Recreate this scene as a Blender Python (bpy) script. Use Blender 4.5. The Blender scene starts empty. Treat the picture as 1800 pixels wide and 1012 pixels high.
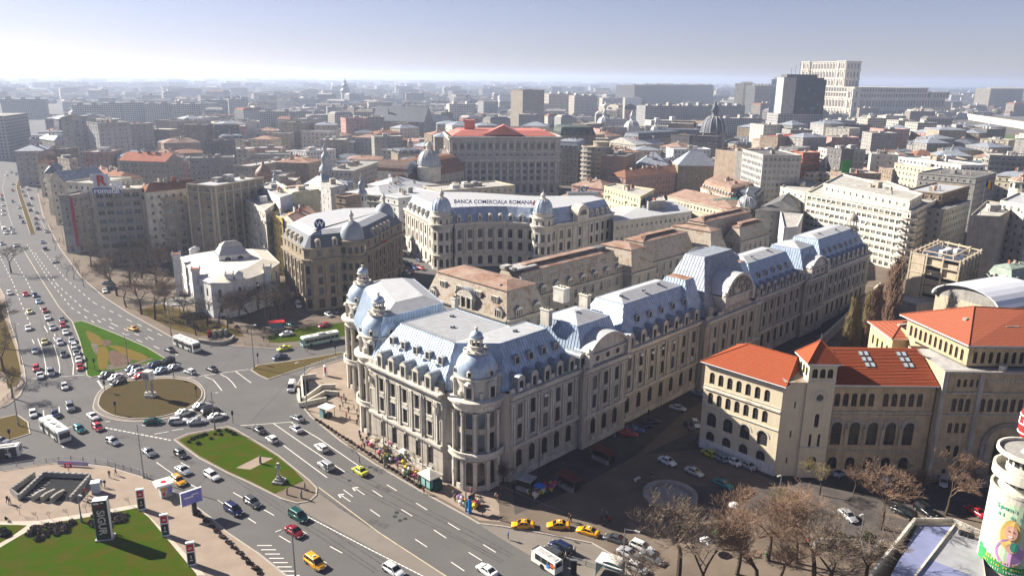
import bpy, bmesh, math, random
from mathutils import Vector, Matrix
R_ = random.Random(7)
D2R = math.pi/180
scn = bpy.context.scene
C = scn.collection
# ------------------------------------------------ camera
FPX, CAMH, HORY, ROLL = 1330.0, 80.0, 137.0, 0.7
_th = math.atan((506-HORY)/FPX); _r = ROLL*D2R
_Rv = Vector((1, 0, 0)); _F = Vector((0, math.cos(_th), -math.sin(_th))); _U = _Rv.cross(_F)
_R2 = _Rv*math.cos(_r)+_U*math.sin(_r); _U2 = -_Rv*math.sin(_r)+_U*math.cos(_r)
cd = bpy.data.cameras.new('camera'); cam = bpy.data.objects.new('camera', cd); C.objects.link(cam)
M_ = Matrix.Identity(4)
for i in range(3):
 M_[i][0] = _R2[i]; M_[i][1] = _U2[i]; M_[i][2] = -_F[i]
M_[2][3] = CAMH
cam.matrix_world = M_
cd.sensor_width = 36; cd.lens = FPX/1800*36; cd.clip_start = 1; cd.clip_end = 80000
scn.camera = cam
def g(px, py, z=0.0):
 """place on the map (metres) seen at a given spot of the survey photograph, at height z"""
 d = _F*FPX+_R2*(px-900)-_U2*(py-506)
 t = (z-CAMH)/d.z
 return Vector((d.x*t, d.y*t, z))
# ------------------------------------------------ sky, sun, exposure
SUN_EL, SUN_DIR = 31*D2R, 156*D2R       # sun stands left of the view and a little beyond
w = bpy.data.worlds.new('World'); scn.world = w; w.use_nodes = True
nt = w.node_tree; nt.nodes.clear()
sky = nt.nodes.new('ShaderNodeTexSky'); sky.sky_type = 'NISHITA'; sky.sun_disc = False
sky.sun_elevation = SUN_EL; sky.sun_rotation = math.pi/2-SUN_DIR
sky.altitude = 80; sky.air_density = 0.8; sky.dust_density = 0.3; sky.ozone_density = 3.0
bg = nt.nodes.new('ShaderNodeBackground'); bg.inputs[1].default_value = 0.05
ow = nt.nodes.new('ShaderNodeOutputWorld')
tn = nt.nodes.new('ShaderNodeMix'); tn.data_type = 'RGBA'; tn.blend_type = 'MULTIPLY'; tn.inputs[0].default_value = 1; tn.inputs[7].default_value = (1.12, .98, 1.12, 1); hs = nt.nodes.new('ShaderNodeHueSaturation'); hs.inputs['Saturation'].default_value = .78; hs.inputs['Value'].default_value = .68
nt.links.new(sky.outputs[0], hs.inputs['Color']); nt.links.new(hs.outputs[0], tn.inputs[6]); nt.links.new(tn.outputs[2], bg.inputs[0]); nt.links.new(bg.outputs[0], ow.inputs[0])
sl = bpy.data.lights.new('sun', 'SUN'); sl.energy = 5.0; sl.angle = 0.53*D2R; sl.color = (1, .93, .82)
so = bpy.data.objects.new('sun', sl); C.objects.link(so)
sd = Vector((math.cos(SUN_EL)*math.cos(SUN_DIR), math.cos(SUN_EL)*math.sin(SUN_DIR), math.sin(SUN_EL)))
so.rotation_euler = sd.to_track_quat('Z', 'Y').to_euler()
scn.view_settings.view_transform = 'Standard'; scn.view_settings.look = 'None'
scn.view_settings.exposure = 1.45; scn.view_settings.gamma = 1; scn.view_settings.use_curve_mapping = False
scn.render.engine = 'CYCLES'
scn.cycles.volume_bounces = 0; scn.cycles.max_bounces = 6; scn.cycles.diffuse_bounces = 1; scn.cycles.transparent_max_bounces = 6
scn.cycles.use_denoising = True
# ------------------------------------------------ materials
MT = {}
def mat(name, col, rough=.8, var=.18, scale=.25, metal=0.0, bump=0.0, streak=0.0, col2=None, spec=.3, detail=6, cut=.5, wid=.25):
 if name in MT: return MT[name]
 m = bpy.data.materials.new(name); m.use_nodes = True; MT[name] = m
 t = m.node_tree; n = t.nodes; L = t.links
 b = n['Principled BSDF']; b.inputs['Roughness'].default_value = rough; b.inputs['Metallic'].default_value = metal
 b.inputs['Specular IOR Level'].default_value = spec if rough < .65 else (.08 if rough < 1 else 0)
 if var == 0 and not col2:
  b.inputs['Base Color'].default_value = (*col, 1); return m
 tc = n.new('ShaderNodeTexCoord'); nz = n.new('ShaderNodeTexNoise'); nz.inputs['Scale'].default_value = scale
 nz.inputs['Detail'].default_value = detail; nz.inputs['Roughness'].default_value = .65
 L.new(tc.outputs['Object'], nz.inputs['Vector'])
 rp = n.new('ShaderNodeMapRange'); rp.inputs[1].default_value = cut-wid/1; rp.inputs[2].default_value = cut+wid/1
 L.new(nz.outputs[0], rp.inputs[0])
 mx = n.new('ShaderNodeMix'); mx.data_type = 'RGBA'
 c2 = col2 if col2 else tuple(c*(1-var*1.6) for c in col); c1 = col if col2 else tuple(min(1, c*(1+var*.7)) for c in col)
 mx.inputs[6].default_value = (*c1, 1); mx.inputs[7].default_value = (*c2, 1)
 L.new(rp.outputs[0], mx.inputs[0]); out = mx.outputs[2]
 if streak:
  mp = n.new('ShaderNodeMapping'); mp.inputs['Scale'].default_value = (1.6, 1.6, .12)
  L.new(tc.outputs['Object'], mp.inputs[0])
  n2 = n.new('ShaderNodeTexNoise'); n2.inputs['Scale'].default_value = 1.3; n2.inputs['Detail'].default_value = 4
  L.new(mp.outputs[0], n2.inputs['Vector'])
  r2 = n.new('ShaderNodeMapRange'); r2.inputs[1].default_value = .45; r2.inputs[2].default_value = .8; r2.inputs[3].default_value = 1; r2.inputs[4].default_value = 1-streak
  L.new(n2.outputs[0], r2.inputs[0])
  m2 = n.new('ShaderNodeMix'); m2.data_type = 'RGBA'; m2.blend_type = 'MULTIPLY'; m2.inputs[0].default_value = 1
  L.new(out, m2.inputs[6]); L.new(r2.outputs[0], m2.inputs[7]); out = m2.outputs[2]
 if 'tile' in name:
  wv = n.new('ShaderNodeTexWave'); wv.bands_direction = 'Z'; wv.inputs['Scale'].default_value = 1.1; wv.inputs['Distortion'].default_value = 1.2; wv.inputs['Detail'].default_value = 2
  L.new(tc.outputs['Object'], wv.inputs['Vector']); m3 = n.new('ShaderNodeMix'); m3.data_type = 'RGBA'; m3.blend_type = 'MULTIPLY'; m3.inputs[0].default_value = .38; L.new(out, m3.inputs[6]); L.new(wv.outputs[0], m3.inputs[7]); out = m3.outputs[2]
 L.new(out, b.inputs['Base Color'])
 if bump:
  bp = n.new('ShaderNodeBump'); bp.inputs['Strength'].default_value = bump; bp.inputs['Distance'].default_value = .1
  n3 = n.new('ShaderNodeTexNoise'); n3.inputs['Scale'].default_value = 3; n3.inputs['Detail'].default_value = 3
  L.new(tc.outputs['Object'], n3.inputs['Vector']); L.new(n3.outputs[0], bp.inputs['Height']); L.new(bp.outputs[0], b.inputs['Normal'])
 return m
def stone(n, c, **k): return mat(n, c, rough=.9, var=.22, scale=.35, streak=.32, **k)
STONE = mat('weathered_limestone', (.50, .45, .375), rough=.9, scale=.22, col2=(.30, .27, .23), cut=.6, detail=12, streak=.5); STONE2 = stone('pale_limestone', (.64, .595, .51))
STONE3 = stone('grey_stone', (.36, .34, .31)); STONED = stone('brown_stone', (.33, .275, .20))
CREAM = stone('cream_plaster', (.60, .53, .40)); CREAM2 = stone('pale_cream_plaster', (.66, .62, .52)); WHITE = stone('white_plaster', (.72, .71, .68))
YEL = stone('yellow_plaster', (.62, .47, .16)); YEL2 = stone('pale_yellow_plaster', (.62, .56, .36)); PINK = stone('pink_plaster', (.48, .30, .26))
BEIGE = stone('beige_concrete', (.40, .35, .28)); GREY = stone('grey_concrete', (.33, .315, .29)); GREY2 = stone('light_grey_concrete', (.43, .42, .40))
BROWN = stone('brown_render', (.31, .24, .18)); BRICK = stone('brick_red_render', (.36, .14, .09)); SANDST = mat('honey_sandstone', (.52, .40, .25), rough=.9, var=.22, scale=.5, streak=.25); SCREAM = mat('warm_cream_wall', (.66, .57, .41), rough=.9, var=.08, scale=.5, streak=.12)
DARKST = stone('dark_concrete', (.17, .16, .155))
ZINC = mat('zinc_sheet', (.44, .54, .66), rough=.42, var=.26, scale=.55, metal=.22, spec=.5, streak=.3, detail=9)  # pale blue of the reflected sky is put into the base colour
ZINCD = mat('dull_zinc_sheet', (.34, .37, .41), rough=.55, var=.28, scale=.6, metal=.2, streak=.3)
ZSEAM = mat('seam_metal', (.30, .36, .45), rough=.5, var=.1)
RUST = mat('rusty_tin', (.36, .24, .18), rough=.7, scale=.35, col2=(.20, .09, .05), streak=.25, cut=.55, wid=.12)
RUSTP = mat('pale_rusty_tin', (.37, .285, .23), rough=.75, scale=.3, col2=(.22, .115, .075), streak=.2, cut=.5, wid=.2, detail=12)
MANSR = mat('stained_mansard_tin', (.38, .33, .27), rough=.7, scale=.5, col2=(.25, .14, .07), streak=.3, cut=.6, wid=.1)
TILE = mat('orange_roof_tile', (.36, .085, .035), rough=.8, scale=1.6, bump=.4, col2=(.26, .075, .04), cut=.6, detail=12)
TILEP = mat('pink_roof_tile', (.38, .11, .06), rough=.8, scale=1.2, bump=.4, col2=(.30, .10, .06), cut=.55, detail=12)
TILEO = mat('old_roof_tile', (.32, .16, .10), rough=.9, var=.3, scale=.5)
TAR = mat('tar_roof', (.16, .155, .15), rough=.95, var=.3, scale=.3); GRAV = mat('light_gravel_roof', (.42, .40, .36), rough=.95, var=.25, scale=.3)
TINW = mat('white_tin_roof', (.49, .50, .51), rough=.5, scale=.5, metal=.1, col2=(.37, .36, .345), cut=.58, detail=10, streak=.12)
TIND = mat('dark_slate_roof', (.11, .125, .15), rough=.6, var=.25, scale=.4); TING = mat('green_tin_roof', (.30, .36, .30), rough=.7, var=.25, scale=.4)
def glassmat():
 m = mat('window_glass', (.03, .035, .04), rough=.12, var=0, spec=.6); return m
GLASS = glassmat(); CURT = mat('curtained_glass', (.20, .19, .165), rough=.3, var=.3, scale=.4); GLASR = mat('reflecting_glass', (.09, .12, .16), rough=.1, var=0, metal=.2); _wr = random.Random(99)
GLASSB = mat('bronze_window_glass', (.07, .05, .035), rough=.2, var=.5, scale=.3, spec=.6)
FRAME = mat('white_window_frame', (.62, .6, .56), rough=.6, var=0); FRAMED = mat('brown_window_frame', (.12, .07, .045), rough=.6, var=0)
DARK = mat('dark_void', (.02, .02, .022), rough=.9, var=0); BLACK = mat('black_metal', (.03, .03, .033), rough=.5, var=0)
STEEL = mat('grey_steel', (.25, .26, .27), rough=.45, metal=.6, var=0); WHITEP = mat('white_paint', (.78, .78, .76), rough=.5, var=0)
CONC = mat('concrete', (.40, .385, .36), rough=.9, var=.15, scale=.6)
# facade material for blocks too far away to tell windows apart
def farfacade(name, col, dark=(.07, .08, .10), uw=3.2, vh=3.1):
 m = bpy.data.materials.new(name); m.use_nodes = True; t = m.node_tree; n = t.nodes; L = t.links
 b = n['Principled BSDF']; b.inputs['Roughness'].default_value = .85; b.inputs['Specular IOR Level'].default_value = .1
 uv = n.new('ShaderNodeUVMap'); sp = n.new('ShaderNodeSeparateXYZ'); L.new(uv.outputs[0], sp.inputs[0])
 def chain(o, per, lo, hi):
  a = n.new('ShaderNodeMath'); a.operation = 'DIVIDE'; a.inputs[1].default_value = per; L.new(o, a.inputs[0])
  f = n.new('ShaderNodeMath'); f.operation = 'FRACT'; L.new(a.outputs[0], f.inputs[0])
  c = n.new('ShaderNodeMath'); c.operation = 'COMPARE'; c.inputs[1].default_value = (lo+hi)/2; c.inputs[2].default_value = (hi-lo)/2; L.new(f.outputs[0], c.inputs[0])
  return c.outputs[0]
 cu = chain(sp.outputs[0], uw, .22, .78); cv = chain(sp.outputs[1], vh, .3, .8)
 mu = n.new('ShaderNodeMath'); mu.operation = 'MULTIPLY'; L.new(cu, mu.inputs[0]); L.new(cv, mu.inputs[1])
 tc = n.new('ShaderNodeTexCoord'); nz = n.new('ShaderNodeTexNoise'); nz.inputs['Scale'].default_value = .12; nz.inputs['Detail'].default_value = 5
 L.new(tc.outputs['Object'], nz.inputs['Vector'])
 ma = n.new('ShaderNodeMix'); ma.data_type = 'RGBA'; ma.inputs[6].default_value = (*[c*1.15 for c in col], 1); ma.inputs[7].default_value = (*[c*.75 for c in col], 1)
 L.new(nz.outputs[0], ma.inputs[0])
 mx = n.new('ShaderNodeMix'); mx.data_type = 'RGBA'; mx.inputs[7].default_value = (*dark, 1)
 L.new(mu.outputs[0], mx.inputs[0]); L.new(ma.outputs[2], mx.inputs[6]); L.new(mx.outputs[2], b.inputs['Base Color'])
 return m
FAR = [farfacade('distant_facade_'+k, c) for k, c in (('cream', (.50, .46, .38)), ('grey', (.34, .33, .31)), ('white', (.60, .58, .53)), ('brown', (.28, .24, .20)), ('beige', (.42, .38, .31)))]
# ------------------------------------------------ mesh building
class MB:
 def __init__(s): s.v = []; s.f = []; s.m = []; s.uv = []
 def face(s, pts, mi=0, uv=None):
  i = len(s.v); s.v.extend([tuple(p) for p in pts]); s.f.append(tuple(range(i, i+len(pts)))); s.m.append(mi); s.uv.append(uv)
 def box(s, c, d, rz=0.0, mi=0, bottom=False):
  """c = centre of the base, d = full sizes"""
  ca, sa = math.cos(rz), math.sin(rz); x, y, z = d[0]/2, d[1]/2, d[2]
  P = [(c[0]+a*x*ca-b*y*sa, c[1]+a*x*sa+b*y*ca, c[2]+q*z) for q in (0, 1) for a, b in ((-1, -1), (1, -1), (1, 1), (-1, 1))]
  i = len(s.v); s.v.extend(P)
  for q in ((4, 5, 6, 7), (0, 1, 5, 4), (1, 2, 6, 5), (2, 3, 7, 6), (3, 0, 4, 7)) + (((3, 2, 1, 0),) if bottom else ()):
   s.f.append(tuple(i+k for k in q)); s.m.append(mi); s.uv.append(None)
 def prism(s, poly, z0, z1, mi=0, mtop=None, cap=True, uv=False, bottom=False):
  n = len(poly); u = 0
  for k in range(n):
   a, b = poly[k], poly[(k+1) % n]; l = math.hypot(b[0]-a[0], b[1]-a[1])
   s.face([(a[0], a[1], z0), (b[0], b[1], z0), (b[0], b[1], z1), (a[0], a[1], z1)], mi, [(u, 0), (u+l, 0), (u+l, z1-z0), (u, z1-z0)] if uv else None); u += l+1.3
  if cap: s.face([(p[0], p[1], z1) for p in poly], mi if mtop is None else mtop)
  if bottom: s.face([(p[0], p[1], z0) for p in reversed(poly)], mi)
 def frustum(s, pa, za, pb, zb, mi=0, mtop=None, cap=True):
  n = len(pa)
  for k in range(n):
   a, b, c, d = pa[k], pa[(k+1) % n], pb[(k+1) % n], pb[k]
   s.face([(a[0], a[1], za), (b[0], b[1], za), (c[0], c[1], zb), (d[0], d[1], zb)], mi)
  if cap: s.face([(p[0], p[1], zb) for p in pb], mi if mtop is None else mtop)
 def lathe(s, c, prof, n=20, mi=0, a0=0.0, a1=2*math.pi, cap=False):
  full = abs(a1-a0-2*math.pi) < 1e-6; k = n if full else n+1
  i = len(s.v)
  for r, z in prof:
   for j in range(k):
    a = a0+(a1-a0)*j/n; s.v.append((c[0]+r*math.cos(a), c[1]+r*math.sin(a), c[2]+z))
  for q in range(len(prof)-1):
   for j in range(n):
    j2 = (j+1) % k
    s.f.append((i+q*k+j, i+q*k+j2, i+(q+1)*k+j2, i+(q+1)*k+j)); s.m.append(mi); s.uv.append(None)
  if cap: s.f.append(tuple(i+(len(prof)-1)*k+j for j in range(k))); s.m.append(mi); s.uv.append(None)
 def tube(s, a, b, r0, r1=None, n=5, mi=0, cap=True):
  a, b = Vector(a), Vector(b); r1 = r0 if r1 is None else r1; d = b-a
  if d.length < 1e-6: return
  u = d.orthogonal().normalized(); v = d.normalized().cross(u); i = len(s.v)
  for p, r in ((a, r0), (b, r1)):
   for j in range(n):
    t = 2*math.pi*j/n; s.v.append(tuple(p+u*(r*math.cos(t))+v*(r*math.sin(t))))
  for j in range(n):
   s.f.append((i+j, i+(j+1) % n, i+n+(j+1) % n, i+n+j)); s.m.append(mi); s.uv.append(None)
  if cap and n > 3: s.f.append(tuple(i+n+j for j in range(n))); s.m.append(mi); s.uv.append(None)
 def add(s, o, loc=(0, 0, 0), rz=0.0, sc=1.0):
  ca, sa = math.cos(rz)*sc, math.sin(rz)*sc; i = len(s.v)
  s.v.extend([(loc[0]+x*ca-y*sa, loc[1]+x*sa+y*ca, loc[2]+z*sc) for x, y, z in o.v])
  s.f.extend([tuple(k+i for k in f) for f in o.f]); s.m.extend(o.m); s.uv.extend(o.uv)
 def mesh(s, name, mats, off=None, smooth=False):
  me = bpy.data.meshes.new(name)
  v = s.v if off is None else [(p[0]-off[0], p[1]-off[1], p[2]-off[2]) for p in s.v]
  me.from_pydata(v, [], s.f)
  for m in (mats if isinstance(mats, (list, tuple)) else [mats]): me.materials.append(m)
  me.polygons.foreach_set('material_index', s.m)
  if any(u is not None for u in s.uv):
   ul = me.uv_layers.new(name='UVMap'); d = []
   for f, u in zip(s.f, s.uv):
    for k in range(len(f)): d.extend(u[k] if u else (0.0, 0.0))
   ul.data.foreach_set('uv', d)
  if smooth: me.polygons.foreach_set('use_smooth', [True]*len(s.f))
  me.update(); return me
def link(name, me, parent=None, loc=None, rz=0.0, **props):
 o = bpy.data.objects.new(name, me); C.objects.link(o)
 if parent: o.parent = parent
 if loc is not None: o.location = loc
 if rz: o.rotation_euler = (0, 0, rz)
 for k, v in props.items():
  if v is not None: o[k] = v
 return o
def part(name, mb, mats, parent, smooth=False, **props):
 """mesh given in world coordinates, child of an unrotated thing"""
 if not mb.f: return None
 if name == 'window' and isinstance(mats, list) and len(mats) == 2: mats = mats+[CURT, GLASR]
 off = parent.location if parent.parent is None else parent.parent.location+parent.location
 return link(name, mb.mesh(name, mats, off, smooth), parent, **props)
def thing(name, label, cat, loc=(0, 0, 0), rz=0.0, group=None):
 return link(name, None, None, loc, rz, label=label, category=cat, group=group)
def single(name, mb, mats, label, cat, loc=(0, 0, 0), rz=0, group=None, smooth=False):
 return link(name, mb.mesh(name, mats, loc if rz == 0 else None, smooth), None, loc, rz, label=label, category=cat, group=group)
def struct(name, mb, mats, smooth=False, kind='structure'):
 return link(name, mb.mesh(name, mats, None, smooth), None, kind=kind)
def dup(root, loc, rz=0.0, label=None, group=None, mats=None, sc=None):
 r = root.copy(); C.objects.link(r); r.location = loc; r.rotation_euler = (0, 0, rz)
 if sc: r.scale = (sc, sc, sc)
 if label: r['label'] = label
 if group: r['group'] = group
 def paint(o):
  if mats:
   for i, s_ in enumerate(o.material_slots):
    if s_.link == 'OBJECT' and i in mats: s_.material = mats[i]
 paint(r)
 for ch in list(root.children):
  c = ch.copy(); C.objects.link(c); c.parent = r; paint(c)
  for gch in ch.children:
   d = gch.copy(); C.objects.link(d); d.parent = c
 return r
def ccw(poly):
 a = sum(p[0]*q[1]-q[0]*p[1] for p, q in zip(poly, poly[1:]+poly[:1]))
 return [(p[0], p[1]) for p in (poly if a > 0 else list(reversed(poly)))]
def inset(poly, d):
 """offset a convex-ish ccw polygon inward; d a number or one per edge"""
 n = len(poly); ds = d if isinstance(d, (list, tuple)) else [d]*n; out = []
 L = []
 for k in range(n):
  a, b = poly[k], poly[(k+1) % n]; dx, dy = b[0]-a[0], b[1]-a[1]; l = math.hypot(dx, dy) or 1
  nx, ny = -dy/l, dx/l; L.append((a[0]+nx*ds[k], a[1]+ny*ds[k], dx/l, dy/l))
 for k in range(n):
  x1, y1, u1, v1 = L[k-1]; x2, y2, u2, v2 = L[k]; cr = u1*v2-v1*u2
  if abs(cr) < 1e-4: out.append((x2, y2)); continue
  t = ((x2-x1)*v2-(y2-y1)*u2)/cr; out.append((x1+u1*t, y1+v1*t))
 return out
def centroid(P): return (sum(p[0] for p in P)/len(P), sum(p[1] for p in P)/len(P))
def text_mesh(body, size, m, ext=.03):
 cu = bpy.data.curves.new('lettering', 'FONT'); cu.body = body; cu.size = size; cu.extrude = ext; cu.align_x = 'CENTER'; cu.align_y = 'CENTER'; cu.resolution_u = 3; cu.offset = size*.022
 o = bpy.data.objects.new('lettering', cu); C.objects.link(o)
 me = bpy.data.meshes.new_from_object(o); bpy.data.objects.remove(o); me.materials.clear(); me.materials.append(m); return me
def put_text(body, size, m, parent, loc, face_dir, name='lettering', ext=.03, tilt=0.0, roll=0.0):
 """upright lettering facing horizontal direction face_dir (radians); loc in world"""
 me = text_mesh(body, size, m, ext); o = link(name, me, parent)
 o.location = Vector(loc)-(parent.location if parent else Vector()); 
 o.rotation_euler = (Matrix.Rotation(face_dir+math.pi/2, 3, 'Z')@Matrix.Rotation(math.pi/2-tilt, 3, 'X')@Matrix.Rotation(roll, 3, 'Z')).to_euler()
 return o
# ------------------------------------------------ windows and walls
def win_mb(w_, h, arch=False, style=0):
 """window set into a wall: x along the wall, +y inward, z up from the sill. slot 0 frame, 1 glass"""
 fr, gl = MB(), MB(); hw = w_/2; ha = h-hw if arch else h
 y = .22
 if arch:
  pts = [(-hw, y, 0), (hw, y, 0), (hw, y, ha)]+[(hw*math.cos(t*math.pi/6), y, ha+hw*math.sin(t*math.pi/6)) for t in range(1, 6)]+[(-hw, y, ha)]
  gl.face(pts, 0)
 else: gl.face([(-hw, y, 0), (hw, y, 0), (hw, y, h), (-hw, y, h)], 0)
 t = .07; yf = y-.04
 def q(x0, z0, x1, z1): fr.face([(x0, yf, z0), (x1, yf, z0), (x1, yf, z1), (x0, yf, z1)])
 q(-hw, 0, -hw+t, ha); q(hw-t, 0, hw, ha); q(-hw+t, 0, hw-t, t); q(-t/2, t, t/2, h-.05)
 q(-hw+t, ha*.68, -t/2, ha*.68+t); q(t/2, ha*.68, hw-t, ha*.68+t)
 if not arch: q(-hw+t, h-t, -t/2, h); q(t/2, h-t, hw-t, h)
 else: q(-hw+t, ha-t/2, -t/2, ha+t/2); q(t/2, ha-t/2, hw-t, ha+t/2)
 return fr, gl
_wc = {}
def win_obj(parent, w_, h, arch, pos, ang, fm=None, gm=None):
 fm = fm or FRAMED; gm = gm or GLASS
 if gm is GLASS and not arch: gm = _wr.choice((GLASS, GLASS, GLASS, GLASR, CURT, GLASSB))
 k = (round(w_, 2), round(h, 2), arch, fm.name, gm.name)
 if k not in _wc:
  fr, gl = win_mb(w_, h, arch); _wc[k] = (fr.mesh('window', fm), gl.mesh('pane', gm))
 o = link('window', _wc[k][0], parent, Vector(pos)-parent.location, ang); link('pane', _wc[k][1], o)
 return o
def facade(wb, a, b, z0, z1, rows, place, rec=.26, mi=0):
 """wall from a to b (outside on the right), z0..z1, rows=[(sill, h, w, arch, [u centres])] low to high.
 place(pos, ang, w, h, arch) is called for every opening"""
 a = Vector((a[0], a[1])); b = Vector((b[0], b[1])); d = b-a; L = d.length; d /= L; nrm = Vector((-d.y, d.x)); ang = math.atan2(d.y, d.x)
 def P(u, z, y=0.0): return (a.x+d.x*u+nrm.x*y, a.y+d.y*u+nrm.y*y, z)
 def Q(u0, v0, u1, v1):
  if u1-u0 > 1e-4 and v1-v0 > 1e-4: wb.face([P(u0, v0), P(u1, v0), P(u1, v1), P(u0, v1)], mi)
 zc = z0
 for sill, h, w_, arch, us in rows:
  if not us: continue
  zt = sill+h; Q(0, zc, L, sill); us = sorted(us); uc = 0.0
  ztop = zt+(.02 if arch else 0)
  for i, u in enumerate(us):
   u0, u1 = u-w_/2, u+w_/2
   Q(uc, sill, u0, ztop)
   hw = w_/2
   if arch:
    ha = zt-hw; K = 6; pr = None
    for k in range(K):
     t0, t1 = math.pi-math.pi*k/K, math.pi-math.pi*(k+1)/K
     ua, ub = u+hw*math.cos(t0), u+hw*math.cos(t1); za, zb = ha+hw*math.sin(t0), ha+hw*math.sin(t1)
     wb.face([P(ua, za), P(ub, zb), P(ub, ztop), P(ua, ztop)], mi)
     wb.face([P(ub, zb), P(ua, za), P(ua, za, rec), P(ub, zb, rec)], mi)
    zz = ha
   else:
    zz = zt; wb.face([P(u1, zt), P(u0, zt), P(u0, zt, rec), P(u1, zt, rec)], mi)
   wb.face([P(u0, sill), P(u0, sill, rec), P(u0, zz, rec), P(u0, zz)], mi)
   wb.face([P(u1, sill, rec), P(u1, sill), P(u1, zz), P(u1, zz, rec)], mi)
   wb.face([P(u0, sill, rec), P(u0, sill), P(u1, sill), P(u1, sill, rec)], mi)
   place(P(u, sill), ang, w_, h, arch); uc = u1
  Q(uc, sill, L, ztop); zc = ztop
 Q(0, zc, L, z1)
def merge_place(wm, gl_i=1, fr_i=0):
 cache = {}
 def f(pos, ang, w_, h, arch):
  k = (round(w_, 2), round(h, 2), arch)
  if k not in cache:
   fr, gl = win_mb(w_, h, arch); q = MB(); 
   fr.m = [fr_i]*len(fr.f); gl.m = [gl_i]*len(gl.f); q.add(fr); q.add(gl); cache[k] = q
  wm.add(cache[k], pos, ang); v_ = _wr.random()
  if v_ < .36:
   for j in range(1, 30):
    if j <= len(cache[k].m) and wm.m[-j] == gl_i: wm.m[-j] = 2 if v_ < .22 else 3; break
 return f
def band(mb, a, b, z, h, out, mi=0, ext=0.0):
 """string course / cornice proud of a wall a-b (outside on the right)"""
 a = Vector((a[0], a[1])); b = Vector((b[0], b[1])); d = (b-a); L = d.length; d /= L; n = Vector((d.y, -d.x))
 c = (a+b)/2+n*(out/2-.02); mb.box((c.x, c.y, z), (L+ext*2, out+.04, h), math.atan2(d.y, d.x), mi, bottom=True)
def spaced(L, step, margin=1.0):
 n = max(1, int((L-2*margin)/step)); s = (L-2*margin)/n
 return [margin+s*(i+.5) for i in range(n)]
# ------------------------------------------------ ground, roads, pavements
ASPH = mat('asphalt', (.132, .125, .12), rough=.75, scale=.09, col2=(.10, .096, .094), detail=15, spec=.35, bump=.15)
ASPHW = mat('worn_asphalt', (.20, .175, .15), rough=.85, var=.14, scale=.1, detail=9)
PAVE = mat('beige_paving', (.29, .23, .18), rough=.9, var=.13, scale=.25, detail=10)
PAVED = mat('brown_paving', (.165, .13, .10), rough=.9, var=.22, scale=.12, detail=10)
KERB = mat('kerb_stone', (.40, .36, .31), rough=.9, var=.15, scale=1)
CITYG = mat('city_ground', (.15, .135, .12), rough=.95, var=.3, scale=.02, detail=8)
PLAIN = mat('plain_ground', (.13, .12, .08), rough=1, scale=.0012, col2=(.20, .17, .13), detail=12)
GRASS = mat('lawn_grass', (.036, .072, .003), rough=1, scale=.35, col2=(.08, .055, .012), cut=.58, wid=.16, detail=14, bump=.9)
GRASSB = mat('bright_grass', (.045, .095, .008), rough=1, var=.2, scale=.3, bump=.4)
GRASSD = mat('dry_grass', (.105, .066, .03), rough=1, scale=.25, col2=(.075, .07, .022), detail=12, bump=.4)
SOIL = mat('roundabout_soil', (.085, .056, .03), rough=1, scale=.35, col2=(.065, .058, .025), detail=12, bump=.5)
FLOWO = mat('orange_bed', (.19, .10, .03), rough=1, scale=1.4, col2=(.09, .10, .02)); FLOWB = mat('brown_bed', (.15, .10, .08), rough=1, var=.4, scale=1.5); FLOWG = mat('grey_bed', (.17, .145, .11), rough=1, var=.5, scale=1.2)
PAINT = mat('road_paint', (.68, .66, .60), rough=.7, scale=1.2, col2=(.40, .39, .37), cut=.66, wid=.15); PAINTY = mat('faded_kerb_line', (.52, .44, .31), rough=.8, var=.2, scale=.8)
def pp(*pts, z=0.0): return [tuple(g(x, y, z)[:2]) for x, y in pts]
def sheet(name, poly, z, m, kind='structure'):
 mb = MB(); mb.face([(x, y, z) for x, y in ccw(poly)]); return struct(name, mb, m, kind=kind)
mb = MB(); S = 60000; mb.face([(-S, -2000, -.6), (S, -2000, -.6), (S, S, -.6), (-S, S, -.6)]); struct('ground', mb, PLAIN)
sheet('ground', [(-1500, 20), (1700, 20), (1900, 2600), (-1500, 2600)], -.3, CITYG)
sheet('road', [(-420, 40), (420, 40), (420, 420), (-420, 420)], -.016, ASPH)
sheet('road', pp((-420, 700), (-200, 330), (0, 236), (88, 205), (104, 188), (112, 188), (113, 203), (104, 235), (72, 290), (66, 340), (90, 390), (185, 500)), -.008, ASPH)
def slab(name, poly, h, top, kerb=KERB, ins=.28, smooth=0):
 poly = ccw(poly); mb = MB(); mb.prism(poly, -.02, h, 0, cap=False)
 q = inset(poly, ins); n = len(poly)
 for k in range(n):
  a, b, c, d = poly[k], poly[(k+1) % n], q[(k+1) % n], q[k]; mb.face([(a[0], a[1], h), (b[0], b[1], h), (c[0], c[1], h), (d[0], d[1], h)], 0)
 mb.face([(p[0], p[1], h-.012) for p in q], 1)
 return struct(name, mb, [kerb, top])
def rounded(P, n=4):
 """Catmull-Rom through closed points"""
 out = []; N = len(P)
 for i in range(N):
  p0, p1, p2, p3 = P[i-1], P[i], P[(i+1) % N], P[(i+2) % N]
  for k in range(n):
   t = k/n
   out.append(tuple(.5*((2*b)+(-a+c)*t+(2*a-5*b+4*c-d)*t*t+(-a+3*b-3*c+d)*t**3) for a, b, c, d in zip(p0, p1, p2, p3)))
 return out
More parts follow.
